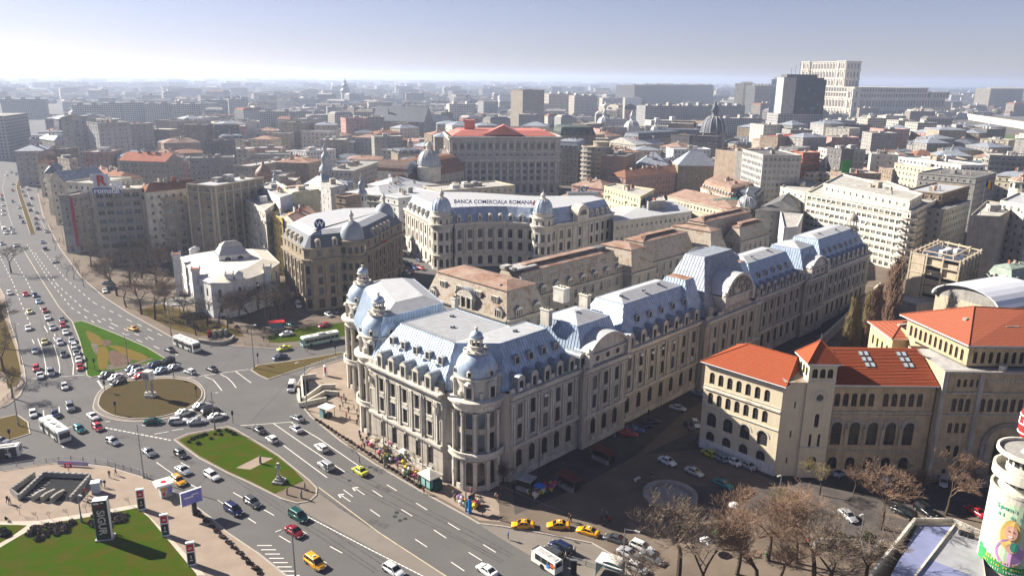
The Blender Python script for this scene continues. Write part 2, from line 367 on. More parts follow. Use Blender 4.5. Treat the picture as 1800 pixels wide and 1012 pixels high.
# roundabout
slab('roundabout_apron', rounded(pp((163, 712), (172, 690), (193, 675), (222, 666), (265, 662), (306, 661), (340, 667), (358, 682), (361, 698), (354, 710), (337, 721), (311, 731), (280, 738), (240, 742), (205, 739), (180, 731), (166, 722))), .1, ASPHW)
slab('roundabout_lawn', rounded(pp((172, 708), (178, 692), (195, 680), (222, 671), (265, 667), (305, 666), (338, 672), (354, 684), (356, 695), (350, 705), (335, 716), (310, 726), (280, 734), (240, 737), (205, 733), (185, 725), (174, 716))), .26, SOIL)
# triangular flower island
slab('flower_island', pp((127, 567), (145, 564), (160, 569), (215, 591), (260, 611), (293, 631), (225, 648), (160, 664), (152, 660), (148, 632), (138, 596)), .14, GRASSB)
for nm, P, m, z in (('flower_bed', ((151, 582), (172, 590), (183, 602), (176, 608), (160, 602)), FLOWO, .135), ('flower_bed', ((172, 612), (186, 610), (192, 625), (186, 648), (174, 648), (171, 628)), FLOWO, .135),
     ('flower_bed', ((190, 608), (215, 610), (260, 628), (236, 634), (205, 616)), FLOWO, .139), ('flower_bed', ((193, 618), (206, 618), (232, 630), (222, 641), (195, 641)), FLOWB, .137),
     ('flower_bed', ((176, 598), (196, 600), (186, 609)), FLOWB, .141), ('flower_bed', ((190, 642), (222, 642), (262, 630), (266, 632), (228, 645), (190, 650)), FLOWG, .137), ('flower_bed', ((160, 604), (172, 606), (171, 622), (165, 618)), FLOWG, .137)):
 sheet(nm, rounded(pp(*P), 3), z+.02, m, kind='stuff')
slab('traffic_island', pp((440, 650), (452, 642), (500, 636), (560, 627), (600, 619), (609, 622), (560, 638), (510, 654), (471, 667), (455, 660)), .14, GRASSD)
slab('traffic_island', pp((305, 773), (330, 762), (400, 749), (412, 753), (450, 775), (490, 800), (520, 824), (545, 844), (558, 858), (557, 870), (545, 881), (522, 885), (494, 877), (440, 850), (400, 832), (350, 806)), .14, PAVED)
sheet('lawn', pp((314, 774), (332, 766), (398, 753), (410, 757), (445, 777), (486, 802), (516, 826), (534, 845), (483, 868), (440, 846), (400, 828), (350, 801)), .16, GRASS)
sheet('gravel_path', pp((415, 823), (455, 803), (480, 806), (440, 826)), .165, PAVE)
# paved gore between the carriageways
sheet('paved_median', pp((555, 862), (600, 895), (680, 945), (790, 1014), (745, 1014), (640, 955), (536, 900), (525, 888)), .006, ASPHW)
# left-hand plaza with its lawns
slab('plaza', pp((-60, 842), (0, 829), (60, 818), (125, 812), (190, 820), (250, 838), (300, 860), (345, 890), (370, 908), (400, 935), (455, 972), (520, 1024), (300, 1100), (-200, 1100)), .14, PAVE)
sheet('lawn', pp((66, 924), (120, 915), (180, 905), (241, 893), (262, 910), (300, 955), (345, 1009), (350, 1030), (200, 1060), (-80, 1060), (-80, 1010)), .16, GRASS)
sheet('lawn', pp((-60, 921), (0, 923), (30, 923), (48, 924), (20, 944), (-60, 990)), .16, GRASS)
sheet('stone_path', pp((-60, 912), (0, 917), (66, 916), (150, 903), (240, 887), (243, 893), (180, 905), (66, 924), (48, 924), (-60, 921)), .157, mat('pale_stone_path', (.46, .40, .33), var=.12, scale=.6))
sheet('stone_path', pp((48, 924), (66, 924), (-80, 1012), (-80, 985)), .157, MT['pale_stone_path'])
sheet('stone_path', pp((241, 893), (247, 893), (300, 945), (362, 1012), (345, 1012), (262, 910)), .157, MT['pale_stone_path'])
slab('pavement', pp((-80, 738), (0, 735), (30, 728), (50, 742), (54, 762), (30, 770), (0, 778), (-80, 790)), .14, GRASSD)
slab('pavement', pp((-80, 560), (0, 505), (8, 520), (20, 570), (36, 620), (44, 650), (46, 672), (36, 695), (14, 712), (-80, 745)), .14, PAVE)
sheet('lawn', pp((-80, 580), (2, 545), (8, 560), (28, 615), (36, 650), (37, 668), (28, 680), (14, 684), (8, 655), (-80, 640)), .16, GRASSD)
# boulevard median
def strip(pts, w_):
 P = [Vector(p) for p in pts]; Lf, Rt = [], []
 for i, p in enumerate(P):
  d = (P[min(i+1, len(P)-1)]-P[max(i-1, 0)]).normalized(); n = Vector((-d.y, d.x))*w_/2; Lf.append(tuple(p+n)); Rt.append(tuple(p-n))
 return Lf+Rt[::-1]
slab('median_strip', strip(pp((58, 412), (51, 390), (43, 366), (36, 345), (32, 328), (35, 315), (48, 303)), 2.6), .2, GRASSD, ins=.2)
slab('median_strip', strip(pp((58, 297), (72, 278), (84, 258), (92, 240)), 3.0), .2, GRASSD, ins=.2)
# pavements on the far side of the boulevard and along the cross street
slab('pavement', pp((66, 340), (75, 379), (90, 408), (105, 437), (142, 487), (182, 522), (225, 550), (300, 592), (330, 600), (420, 609), (485, 613), (526, 609), (590, 599), (612, 594), (640, 560), (690, 500), (670, 470), (540, 420), (400, 400), (240, 400), (110, 330)), .13, PAVED)
sheet('lawn', pp((470, 592), (500, 582), (560, 572), (615, 566), (615, 590), (560, 597), (490, 603), (474, 602)), .15, GRASS)
sheet('lawn', pp((238, 545), (290, 535), (420, 580), (430, 592), (350, 590), (300, 578)), .15, GRASSD)
# pavement and square around the university
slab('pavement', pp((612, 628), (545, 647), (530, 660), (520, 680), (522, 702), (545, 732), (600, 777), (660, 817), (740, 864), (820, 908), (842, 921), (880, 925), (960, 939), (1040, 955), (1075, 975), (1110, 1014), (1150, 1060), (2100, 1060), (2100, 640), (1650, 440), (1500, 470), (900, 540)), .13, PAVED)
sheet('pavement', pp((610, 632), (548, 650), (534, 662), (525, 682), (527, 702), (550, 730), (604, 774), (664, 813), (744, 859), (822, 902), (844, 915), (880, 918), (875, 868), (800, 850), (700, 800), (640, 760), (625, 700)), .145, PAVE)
sheet('road', pp((905, 905), (1015, 858), (1120, 800), (1190, 735), (1300, 662), (1420, 600), (1560, 525), (1480, 505), (1300, 600), (1150, 700), (1000, 790), (900, 850)), .135, mat('dark_setts', (.095, .082, .075), var=.25, scale=.3))
sheet('road', pp((1130, 800), (1230, 790), (1370, 850), (1520, 900), (1700, 910), (1900, 900), (1900, 830), (1640, 835), (1370, 815), (1215, 760)), .139, MT['dark_setts'])
sheet('road', pp((1120, 850), (1400, 860), (1700, 945), (1600, 960), (1420, 930), (1300, 905)), .137, MT['dark_setts'])
sheet('lay_by', pp((824, 909), (880, 926), (960, 940), (1040, 956), (1074, 976), (1112, 1016), (1000, 1016), (930, 975), (868, 938)), .006, ASPHW)
sheet('bus_stop_apron', pp((450, 965), (510, 1012), (600, 1060), (500, 1060), (440, 985)), .006, ASPHW)
# ------------------------------------------------ painted markings
_mk = MB()
def stroke(pts, w_=.14, z=.014, m=0, dash=None):
 P = [g(x, y) for x, y in pts]
 for a, b in zip(P, P[1:]):
  d = (b-a); L = d.length; d /= L; n = Vector((-d.y, d.x, 0))*w_/2
  segs = [(0, L)] if not dash else [(k*dash[0], min(L, k*dash[0]+dash[1])) for k in range(int(L/dash[0])+1)]
  for s0, s1 in segs:
   if s1-s0 < .1: continue
   p, q = a+d*s0, a+d*s1; _mk.face([(*(p-n)[:2], z), (*(q-n)[:2], z), (*(q+n)[:2], z), (*(p+n)[:2], z)][::1], m)
def r6(*a): return [(450+x/4, 762+y/4) for x, y in a]
def r5(*a): return [(x/4, 762+y/4) for x, y in a]
def r1(*a): return [(x/4, 550+y/4) for x, y in a]
for s in (((615, 393), (680, 440)), ((820, 397), (888, 443)), ((920, 357), (990, 400)), ((803, 532), (872, 580)), ((1022, 530), (1098, 578)), ((1125, 486), (1203, 534)), ((1120, 740), (1203, 795)), ((1250, 674), (1337, 732)),
          ((1350, 625), (1433, 676)), ((1372, 900), (1465, 963)), ((1495, 832), (1588, 890)), ((1597, 777), (1687, 833)), ((57, 533), (127, 573)), ((163, 716), (243, 763)), ((300, 672), (357, 700)), ((520, 790), (607, 837)), ((440, 880), (497, 908))):
 stroke(r6(*s), .17)
for s in (((1270, 200), (1332, 235)), ((1640, 412), (1708, 450)), ((1530, 465), (1585, 500)), ((1745, 592), (1800, 628)), ((1340, 355), (1400, 390)), ((1100, 200), (1220, 285))): stroke(r5(*s), .17)
for s in (((455, 748), (502, 785), (575, 839)), ((481, 744), (530, 778), (606, 829)), ((512, 742), (560, 770), (630, 818)), ((448, 746), (515, 741))): stroke(s, .18)
stroke(r6((360, 580), (760, 790), (1175, 1000)), .22, dash=(.9, .75))
stroke(r6((440, 375), (860, 690), (1340, 1002)), .2, m=1); stroke(((345, 893), (410, 945), (455, 975)), .12, m=1)
for s in (((290, 240), (310, 310), (323, 380), (320, 432)), ((380, 225), (405, 310), (420, 380), (418, 435)), ((473, 215), (500, 290), (517, 360), (513, 435)), ((190, 465), (600, 433)), ((310, 90), (335, 135)), ((375, 170), (390, 200)),
          ((225, 185), (240, 215)), ((265, 180), (290, 240)), ((725, 520), (775, 503)), ((305, 683), (308, 722)), ((415, 657), (418, 712)), ((1310, 455), (1750, 395)), ((1440, 445), (1500, 470), (1530, 505), (1560, 545)),
          ((1550, 430), (1600, 455), (1635, 490), (1660, 525)), ((1655, 408), (1765, 490)), ((1690, 790), (1800, 783)), ((1345, 745), (1412, 712)), ((480, 803), (560, 788)), ((740, 763), (775, 760)), ((960, 185), (1000, 205)), ((1040, 165), (1080, 187)),
          ((1080, 232), (1120, 250)), ((685, 50), (710, 65)), ((765, 40), (785, 52)), ((765, 95), (800, 112)), ((860, 140), (890, 155)), ((1215, 280), (1250, 295)), ((1085, 850), (1185, 832)), ((1210, 825), (1290, 812)), ((380, 880), (450, 945))):
 stroke(r1(*s), .2)
stroke(r1((687, 475), (745, 558)), .5, dash=(1.2, .8)); stroke(r1((740, 805), (1200, 893)), .35, dash=(1.3, .9))
for s in (((40, 437), (72, 490), (104, 540), (128, 566)),): stroke(s, .25, m=1)
for s in (((48, 430), (85, 490), (125, 540), (170, 570)), ((62, 445), (100, 500), (150, 545), (200, 570), (260, 596)), ((75, 440), (115, 490), (165, 532), (225, 562), (290, 592)), ((16, 440), (45, 490), (70, 540), (90, 580)), ((0, 450), (22, 495), (40, 540), (60, 585)), ((92, 576), (100, 600)), ((12, 300), (4, 330), (16, 380), (26, 410)), ((48, 310), (45, 330), (60, 370), (84, 410)), ((-10, 330), (-3, 380), (6, 410))):
 stroke(s, .2, dash=(7, 3))
for k in range(9): stroke(((452+k*7, 958+k*7.5), (478+k*7, 958+k*7.5)), .22)
# straight-ahead arrows
for x, y in ((600, 870), (625, 858)): stroke(((x, y), (x+16, y+11)), .16); stroke(((x-6, y-1), (x+5, y-2)), .3); stroke(((x-5, y-1), (x-1, y+4)), .3)
struct('road_marking', _mk, [PAINT, PAINTY], kind='stuff')
_mk = MB(); _q = random.Random(8)
for p, v, n in (((590, 838), (290, 150), 2), ((330, 790), (330, 215), 4), ((70, 560), (40, 120), 3), ((100, 470), (200, 120), 3)):
 for k in range(n):
  for s in (0, 9): o = k*26+s; stroke([(p[0]+o*.7+v[0]*f+_q.uniform(-2, 2), p[1]-o*.4+v[1]*f+_q.uniform(-1, 1)) for f in (0, .25, .5, .75, 1)], .28, .003, 0)
for k in range(46):
 x, y = _q.uniform(20, 780), _q.uniform(620, 980); stroke(((x, y), (x+_q.uniform(8, 40), y+_q.uniform(2, 18))), _q.choice((.12, .15, 1.4, .1)), .004, 0)
struct('asphalt_stains', _mk, mat('stained_asphalt', (.106, .1, .097), rough=.7, var=.3, scale=.8, detail=10), kind='stuff')
# manhole covers and a patched repair
for x, y in ((697, 900), (694, 907), (712, 911), (703, 914), (614, 844), (650, 821), (694, 835), (860, 882), (455, 896)):
 mb = MB(); mb.lathe((0, 0, 0), [(.42, 0), (.42, .012), (.36, .02)], 14, cap=True); p = g(x, y); p.z = .004
 link('manhole_cover', mb.mesh('manhole_cover', BLACK), None, p, 0, kind='structure')
# ------------------------------------------------ the university palace
_A = Vector((math.cos(45.5*D2R), math.sin(45.5*D2R))); _B = Vector((-_A.y, _A.x)); _O = _A*89.6+_B*97.6; AN = 45.5*D2R
def U(a, b): p = _O+_A*a+_B*b; return (p.x, p.y)
def U3(a, b, z): p = _O+_A*a+_B*b; return (p.x, p.y, z)
def seams(sm, pa, za, pb, zb, step=.75, w_=.07, edges=None):
 """standing seams up a sloping roof between outline pa (low) and pb (high)"""
 n = len(pa)
 for k in (edges if edges is not None else range(n)):
  a, b, c, d = Vector((*pa[k], za)), Vector((*pa[(k+1) % n], za)), Vector((*pb[(k+1) % n], zb)), Vector((*pb[k], zb))
  L = (b-a).length; m_ = max(1, int(L/step))
  if m_ > 400: continue
  e = (b-a)/L; nn = (b-a).cross(d-a).normalized()*.07
  t0, t1 = (d-a).dot(e), (c-a).dot(e)
  for i in range(m_+1):
   u = L*i/m_
   # vertical run: clip against the hips
   f0 = 1.0
   if u < t0: f0 = u/t0
   elif u > t1: f0 = (L-u)/max(1e-3, (L-t1))
   if f0 < .04: continue
   ra = a+e*u; up = (d-a)-e*t0; rb = ra+up*f0; hw = e*w_/2
   sm.face([ra-hw+nn, ra+hw+nn, rb+hw+nn, rb-hw+nn]); sm.face([ra-hw, ra-hw+nn, rb-hw+nn, rb-hw]); sm.face([ra+hw+nn, ra+hw, rb+hw, rb+hw+nn])
univ = thing('university_palace', 'long grey stone university palace with zinc mansard roofs and domed corner rotundas', 'university building', U3(0, 0, 0))
uw = MB(); trim = MB()
def uplace(pos, ang, w_, h, arch): win_obj(univ, w_, h, arch, pos, ang)
def ufac(p0, p1, us, zs=19.5, ground=True, blind=(), pil=True, rich=True):
 d = Vector(p1)-Vector(p0); L = d.length; dd = d/L
 rows = [(2.7, 3.9, 1.75, True, us), (9.0, 3.3, 1.5, False, us), (13.6, 3.2, 1.5, False, us)]
 facade(uw, p0, p1, 0, zs, rows, uplace, rec=.38)
 for z, h, o in ((0, 1.3, .22), (1.3, .25, .32), (7.3, .35, .45), (7.65, .45, .6), (17.3, .35, .25), (18.1, .5, .5), (18.6, .35, .8), (18.95, .4, 1.05)): band(trim, p0, p1, z, h, o)
 nrm = Vector((dd.y, -dd.x)); ang = math.atan2(dd.y, dd.x)
 def at(u, o, z): q = Vector(p0)+dd*u+nrm*o; return (q.x, q.y, z)
 for u in us:
  for z in (8.8, 13.35): trim.box(at(u, .1, z), (1.9, .25, .22), ang, bottom=True)
  for z in (12.35, 16.85): trim.box(at(u, .1, z), (1.95, .25, .28), ang, bottom=True)
  for s in (-1, 1):
   trim.box(at(u+s*.88, .05, 9.0), (.2, .14, 7.9), ang)
  trim.box(at(u, .06, 12.75), (1.3, .16, .5), ang)
  trim.box(at(u, .12, 6.6), (.45, .35, .6), ang, bottom=True)
  trim.box(at(u, .12, 1.6), (1.2, .2, .6), ang)
 if pil:
  mids = [(a+b)/2 for a, b in zip(us, us[1:])]
  if us: mids = [us[0]-2.05]+mids+[us[-1]+2.05]
  for m_ in mids:
   for s in ((-.32, .32) if rich else (0,)):
    trim.box(at(m_+s, .12, 8.5), (.42, .34, 8.3), ang); trim.box(at(m_+s, .16, 16.8), (.56, .46, .5), ang); trim.box(at(m_+s, .16, 8.1), (.56, .46, .5), ang)
 for u in blind:
  trim.box(at(u, .04, 9), (2.0, .12, .2), ang); trim.box(at(u, .04, 13.2), (2, .12, .25), ang)
  for s in (-1, 1): trim.box(at(u+s*.9, .04, 9), (.18, .12, 4.2), ang)
  trim.lathe(at(u, .05, 15.6), [(.75, -.75), (.8, 0), (.75, .75)], 10)
 # parapet blocks above the cornice
 k = 0.0
 while k < L-.8:
  if all(abs(k+.7-u) > 1.35 for u in us): trim.box(at(k+.7, -.15, 19.35), (1.25, .5, 1.0), ang)
  k += 1.5
 band(trim, at(0, -.1, 0), at(L, -.1, 0), 19.35, .35, .1)
dorm_fr, dorm_gl = win_mb(1.1, 2.2, True)
def make_dormer():
 d = MB(); # x along the wall, y inward
 d.box((0, .1, 0), (1.9, .5, 2.75)); d.box((-.8, -.2, 0), (.28, .2, 2.5)); d.box((.8, -.2, 0), (.28, .2, 2.5)); d.box((0, -.15, 2.45), (2.1, .35, .22), bottom=True)
 n = 8
 pr = []
 for k in range(n+1):
  t = math.pi*k/n; pr.append((1.0*math.cos(t), 2.65+.75*math.sin(t)))
 z = MB()
 for (x0, z0), (x1, z1) in zip(pr, pr[1:]):
  z.face([(x0, -.25, z0), (x0, 4.3, z0), (x1, 4.3, z1), (x1, -.25, z1)])
  d.face([(x0, -.2, z0), (x1, -.2, z1), (0, -.2, 2.6)])
 z.face([(-.98, -.1, 0), (-.98, -.1, 2.7), (-.98, 4.3, 2.7), (-.98, 1.4, 0)]); z.face([(.98, -.1, 0), (.98, 1.4, 0), (.98, 4.3, 2.7), (.98, -.1, 2.7)])
 return d, z
_dd, _dz = make_dormer(); _dm = _dd.mesh('dormer', STONE2); _dzm = _dz.mesh('dormer_roof', ZINCD)
_g1 = MB(); _g1.face([(-.52, -.17, .15), (.52, -.17, .15), (.52, -.17, 1.9), (.3, -.17, 2.2), (-.3, -.17, 2.2), (-.52, -.17, 1.9)]); _dgm = _g1.mesh('pane', GLASS)
def dormer(a, b, ang, z=19.5):
 o = link('dormer', _dm, univ, Vector(U3(a, b, z))-univ.location, ang); link('dormer_roof', _dzm, o); link('pane', _dgm, o)
_sk = MB(); _sk.box((0, 0, 0), (1.35, 1.6, 1.75)); _skm = _sk.mesh('roof_window', ZINCD)
_s2 = MB(); _s2.face([(-.5, -.81, .2), (.5, -.81, .2), (.5, -.81, 1.55), (-.5, -.81, 1.55)]); _s2m = _s2.mesh('pane', GLASS)
_s3 = MB(); 
for x in (-.62, .62): _s3.box((x, -.85, 0), (.13, .12, 1.85))
_s3.box((0, -.85, 1.7), (1.5, .2, .13), bottom=True); _s3.box((0, -.85, 0), (1.4, .16, .15)); _s3m = _s3.mesh('window_frame', STONE2)
def skyl(a, b, ang, z=23.6):
 o = link('roof_window', _skm, univ, Vector(U3(a, b, z))-univ.location, ang); link('pane', _s2m, o); link('window_frame', _s3m, o)
# facades
fb = [21.7+4.1*k for k in (2, 1, 0, -1, -2)]
F0, F1 = U(0, 34.5), U(0, 9.6)
ufac(F0, F1, [34.5-b for b in fb], blind=(1.0, 23.3))
for b in fb: dormer(-.15, b, AN-math.pi/2)
for b in fb: skyl(3.8, b, AN-math.pi/2, 23.7)
s0 = [12.4, 16.3, 20.2, 24.1, 28.0]
ufac(U(9.6, 0), U(31, 0), [a-9.6 for a in s0], blind=())
for a in s0: dormer(a, -.15, AN)
dormer(31.0, -.6, AN)
for a in (14.6, 18.6, 22.6, 26.6): skyl(a, 3.8, AN, 23.7)
p1 = [35, 39, 43]
ufac(U(31, -1.3), U(46.8, -1.3), [a-31 for a in p1])
uw.face([U3(31, 0, 0), U3(31, -1.3, 0), U3(31, -1.3, 19.5), U3(31, 0, 19.5)]); uw.face([U3(46.8, -1.3, 0), U3(46.8, 0, 0), U3(46.8, 0, 19.5), U3(46.8, -1.3, 19.5)])
s1 = [49.6+4.72*k for k in range(7)]
ufac(U(46.8, 0), U(80.5, 0), [a-46.8 for a in s1])
for a in s1: dormer(a, -.15, AN)
for k in range(5): skyl(56.2+5.1*k, 3.6, AN, 23.4)
p2 = [85.5+5*k for k in range(5)]
ufac(U(80.5, -1.8), U(110.5, -1.8), [a-80.5 for a in p2])
uw.face([U3(80.5, 0, 0), U3(80.5, -1.8, 0), U3(80.5, -1.8, 19.5), U3(80.5, 0, 19.5)]); uw.face([U3(110.5, -1.8, 0), U3(110.5, 0, 0), U3(110.5, 0, 19.5), U3(110.5, -1.8, 19.5)])
s2 = [113.2+4.3*k for k in range(7)]
ufac(U(110.5, 0), U(141.6, 0), [a-110.5 for a in s2], rich=False)
for a in s2: dormer(a, -.15, AN)
for k in range(5): skyl(117.5+4.6*k, 3.6, AN, 23.4)
p3 = [146, 150, 154]
ufac(U(141.6, -1.2), U(158, -1.2), [a-141.6 for a in p3], rich=False)
uw.face([U3(141.6, 0, 0), U3(141.6, -1.2, 0), U3(141.6, -1.2, 19.5), U3(141.6, 0, 19.5)]); uw.face([U3(158, -1.2, 0), U3(158, 0, 0), U3(158, 0, 19.5), U3(158, -1.2, 19.5)])
s3 = [160.5+4.2*k for k in range(9)]
ufac(U(158, 0), U(199, 0), [a-158 for a in s3], rich=False)
for a in s3: dormer(a, -.15, AN)
for k in range(7): skyl(164+4.6*k, 3.6, AN, 23.4)
# short angled facade on the left and the courtyard sides
LV = [(8.6, 41.5), (17.5, 59.5)]
dl = (Vector(U(*LV[0]))-Vector(U(*LV[1]))).length
ufac(U(LV[1][0]-3, LV[1][1]), U(LV[0][0]-3.5, LV[0][1]), spaced(dl, 4.1, 1.5))
for p, q in (((199, 0), (199, 17)), ((199, 17), (27, 17)), ((27, 17), (27, 36)), ((27, 36), (36, 58)), ((36, 58), (19, 66))):
 rows = [(2.7+4.6*i, 2.6, 1.4, False, spaced((Vector(p)-Vector(q)).length, 4.3, 2)) for i in range(4)] if p[0] < 60 and q[0] < 60 else []
 facade(uw, U(*p), U(*q), 0, 19.8, rows, uplace, rec=.2); band(trim, U(*p), U(*q), 19, .5, .4)
for p, q in (((0, 9.6), (9.6, 0)), ((5.5, 40), (0, 34.5))): facade(uw, U(*p), U(*q), 0, 19.6, [], uplace)
# rotundas
def rotunda(a, b, zt=0.0):
 rot_zinc = MB(); rot_st = MB(); rot_z2 = MB()
 c = U3(a, b, 0); n = 12; r = 4.8
 pts = [(c[0]+r*math.cos(2*math.pi*k/n), c[1]+r*math.sin(2*math.pi*k/n)) for k in range(n)]
 for k in range(n):
  m_ = (Vector(pts[k])+Vector(pts[(k+1) % n]))/2; od = (m_-Vector(c[:2])).normalized()
  L = (Vector(pts[k])-Vector(pts[(k+1) % n])).length
  fr = od.dot(-_A) > -.45 or od.dot(-_B) > -.45
  rows = [(1.0, 5.2, 1.4, True, [L/2]), (8.6, 3.7, 1.35, False, [L/2]), (13.5, 3.2, 1.35, False, [L/2])] if (od.dot(_A)+od.dot(_B)) < .35 else []
  facade(uw, pts[k], pts[(k+1) % n], 0, 19.0, rows, uplace, rec=.3)
 for prof in (([(4.85, 0), (5.1, 0), (5.1, 1.2), (4.85, 1.3)]), [(4.8, 6.6), (5.7, 7.2), (5.95, 7.3), (5.95, 7.6), (5.8, 7.6), (5.8, 8.35), (5.95, 8.4), (5.95, 8.6), (5.55, 8.6), (5.55, 7.7), (4.8, 7.7)],
                 [(4.8, 17.2), (5.15, 17.3), (5.2, 18.2), (5.75, 18.7), (5.95, 18.9), (5.95, 19.4), (5.2, 19.6), (4.2, 19.75)], [(4.2, 19.7), (4.2, 23.2), (4.5, 23.4), (4.5, 23.7), (4.0, 23.8)]): rot_st.lathe(c, prof, 36)
 for k in range(n):
  t = 2*math.pi*k/n; x, y = c[0]+5.05*math.cos(t), c[1]+5.05*math.sin(t)
  if (math.cos(t)*(_A.x+_B.x)+math.sin(t)*(_A.y+_B.y)) > .6: continue
  rot_st.lathe((x, y, 8), [(.42, 0), (.42, .4), (.33, .5), (.30, 8.2), (.42, 8.6), (.45, 9.1)], 10); rot_st.box((x, y, 0), (.7, .7, 6.8), t)
  t2 = t+math.pi/n; x, y = c[0]+4.3*math.cos(t2), c[1]+4.3*math.sin(t2)
  if k % 2 == 0:
   rot_st.box((x, y, 19.6), (.9, 1.9, 3.0), t2); rot_st.box((x, y, 22.5), (1.2, 2.1, .25), t2, bottom=True); rot_st.lathe((x, y, 22.7), [(1.0, 0), (.75, .45), (.3, .7)], 10)
   x, y = c[0]+4.78*math.cos(t2), c[1]+4.78*math.sin(t2); rot_z2.box((x, y, 19.9), (.06, 1.05, 2.2), t2)
   x, y = c[0]+3.75*math.cos(t2), c[1]+3.75*math.sin(t2); rot_st.lathe((x, y, 24.2), [(.75, 0), (.75, .8), (.45, 1.3)], 8); x, y = c[0]+4.5*math.cos(t2), c[1]+4.5*math.sin(t2); rot_z2.box((x, y, 24.3), (.05, .7, .9), t2)
  else: rot_st.box((x, y, 19.5), (.7, .7, 1.5), t2)
 rot_zinc.lathe(c, [(4.0, 23.8), (4.12, 24.6), (4.05, 25.4), (3.75, 26.3), (3.25, 27.1), (2.6, 27.8), (2.2, 28.1)], 32)
 rot_st.lathe(c, [(2.2, 28.0), (2.55, 28.15), (2.6, 28.45), (2.3, 28.55), (1.5, 28.6), (1.5, 29.4), (1.7, 29.5), (1.1, 29.55)], 24)
 for k in range(8):
  t = 2*math.pi*k/8; rot_st.tube((c[0]+1.15*math.cos(t), c[1]+1.15*math.sin(t), 29.5), (c[0]+1.15*math.cos(t), c[1]+1.15*math.sin(t), 30.7), .14, n=6); rot_st.box((c[0]+2.3*math.cos(t), c[1]+2.3*math.sin(t), 28.4), (.3, .5, .45), t)
 rot_st.lathe(c, [(1.3, 30.6), (1.5, 30.75), (1.5, 30.95), (1.2, 31.0)], 20)
 rot_zinc.lathe(c, [(1.2, 30.95), (1.32, 31.3), (1.2, 31.75), (.85, 32.1), (.35, 32.3), (.15, 32.5)], 20)
 rot_st.lathe(c, [(.12, 32.3), (.32, 32.6), (.3, 32.8), (.42, 33.0), (.1, 33.15)], 10)
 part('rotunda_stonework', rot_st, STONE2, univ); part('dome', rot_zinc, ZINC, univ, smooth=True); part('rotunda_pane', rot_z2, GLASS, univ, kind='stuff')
for a, b in ((5.6, 5.6), (6.2, 38.8), (18.6, 63)): rotunda(a, b)
# far corner cupola
c = U3(193.2, 5.8, 0); q = MB(); q.lathe(c, [(2.6, 27.5), (2.6, 28), (1.9, 28.2), (1.9, 29), (2.1, 29.1)], 16); q.lathe(c, [(1.9, 31.2), (2.1, 31.3), (2.0, 31.6), (1.9, 32.3), (1.4, 33.1), (.6, 33.6), (.1, 34.1)], 16)
for k in range(8): t = math.pi/4*k; q.tube((c[0]+1.6*math.cos(t), c[1]+1.6*math.sin(t), 29), (c[0]+1.6*math.cos(t), c[1]+1.6*math.sin(t), 31.3), .16, n=6)
part('cupola', q, STONE, univ)
# mansards
sm = MB()
def mansard(poly, ins, zb=19.7, zt=28.0, ridge=0.0, rins=3.0, step=.8):
 zm = MB(); mt = MB()
 P = ccw(poly); Q = inset(P, ins); zm.frustum(P, zb, Q, zt, cap=False); seams(sm, P, zb, Q, zt, step)
 if ridge:
  T = inset(Q, rins); mt.frustum(Q, zt, T, zt+ridge, cap=True); 
 else: mt.face([(p[0], p[1], zt) for p in Q])
 # capping strip along the break
 for k in range(len(Q)): zm.tube((*Q[k], zt+.03), (*Q[(k+1) % len(Q)], zt+.03), .12, n=4)
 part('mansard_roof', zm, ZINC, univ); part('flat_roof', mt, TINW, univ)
 return Q
FW = [U(*p) for p in ((.8, 10.2), (10.2, .8), (31.2, .8), (31.2, 17), (26.5, 17), (26.5, 35), (.8, 35))]
Q0 = mansard(FW, 4.9)
for k, (s, t) in enumerate(zip(Q0, Q0[1:]+Q0[:1])):          # seams on the flat top
 pass
fl = MB()
def flatseams(a0, a1, b0, b1, z, step=.9, along='a'):
 k = (a0 if along == 'a' else b0)+step
 while k < (a1 if along == 'a' else b1):
  p, q_ = ((k, b0), (k, b1)) if along == 'a' else ((a0, k), (a1, k)); P_, Q_ = U(*p), U(*q_)
  m_ = ((P_[0]+Q_[0])/2, (P_[1]+Q_[1])/2); L = (Vector(P_)-Vector(Q_)).length
  fl.box((m_[0], m_[1], z-.01), (L, .06, .06), AN if along == 'b' else AN+math.pi/2); k += step
flatseams(6, 21.5, 12.3, 30, 28.0, along='b'); flatseams(13, 26.2, 5.9, 12, 28.0, along='a')
part('roof_edge_railing', (lambda m_: ([m_.box(U3(5.75, 12+.45*k, 28), (.04, .04, .75)) for k in range(41)], m_)[1])(MB()), BLACK, univ, kind='stuff')
LWp = [U(*p) for p in ((1.5, 35), (26.5, 35), (35.5, 58), (20, 66), (13, 60))]
mansard(LWp, (.5, 4, 2, 3, 3), ridge=1.6, rins=4)
mansard([U(*p) for p in ((31.4, -.5), (46.6, -.5), (46.6, 15.5), (31.4, 15.5))], (3.3, 1.9, 2.5, 1.9), zt=27.6, ridge=1.5, rins=4.2)
mansard([U(*p) for p in ((47, .8), (80.3, .8), (80.3, 17), (47, 17))], (4.4, 1.5, 3.5, 6.2), ridge=1.3, rins=3.8)
mansard([U(*p) for p in ((110.8, .8), (141.4, .8), (141.4, 17), (110.8, 17))], (4.4, 2.5, 3.5, 3.5), ridge=1.0, rins=3.5)
mansard([U(*p) for p in ((141.8, -.4), (157.8, -.4), (157.8, 15.5), (141.8, 15.5))], (3.6, 3, 2.5, 3), ridge=1.5, rins=4)
mansard([U(*p) for p in ((158.2, .8), (198.6, .8), (198.6, 17), (158.2, 17))], (4.4, 3.5, 3.5, 4.6), zt=28.4, ridge=.8, rins=3.5)
dk = MB(); P = [U(*p) for p in ((81.5, -.6), (109.5, -.6), (109.5, 16), (81.5, 16))]; Q = [U(*p) for p in ((90.5, 6), (105.5, 6), (105.5, 12), (90.5, 12))]
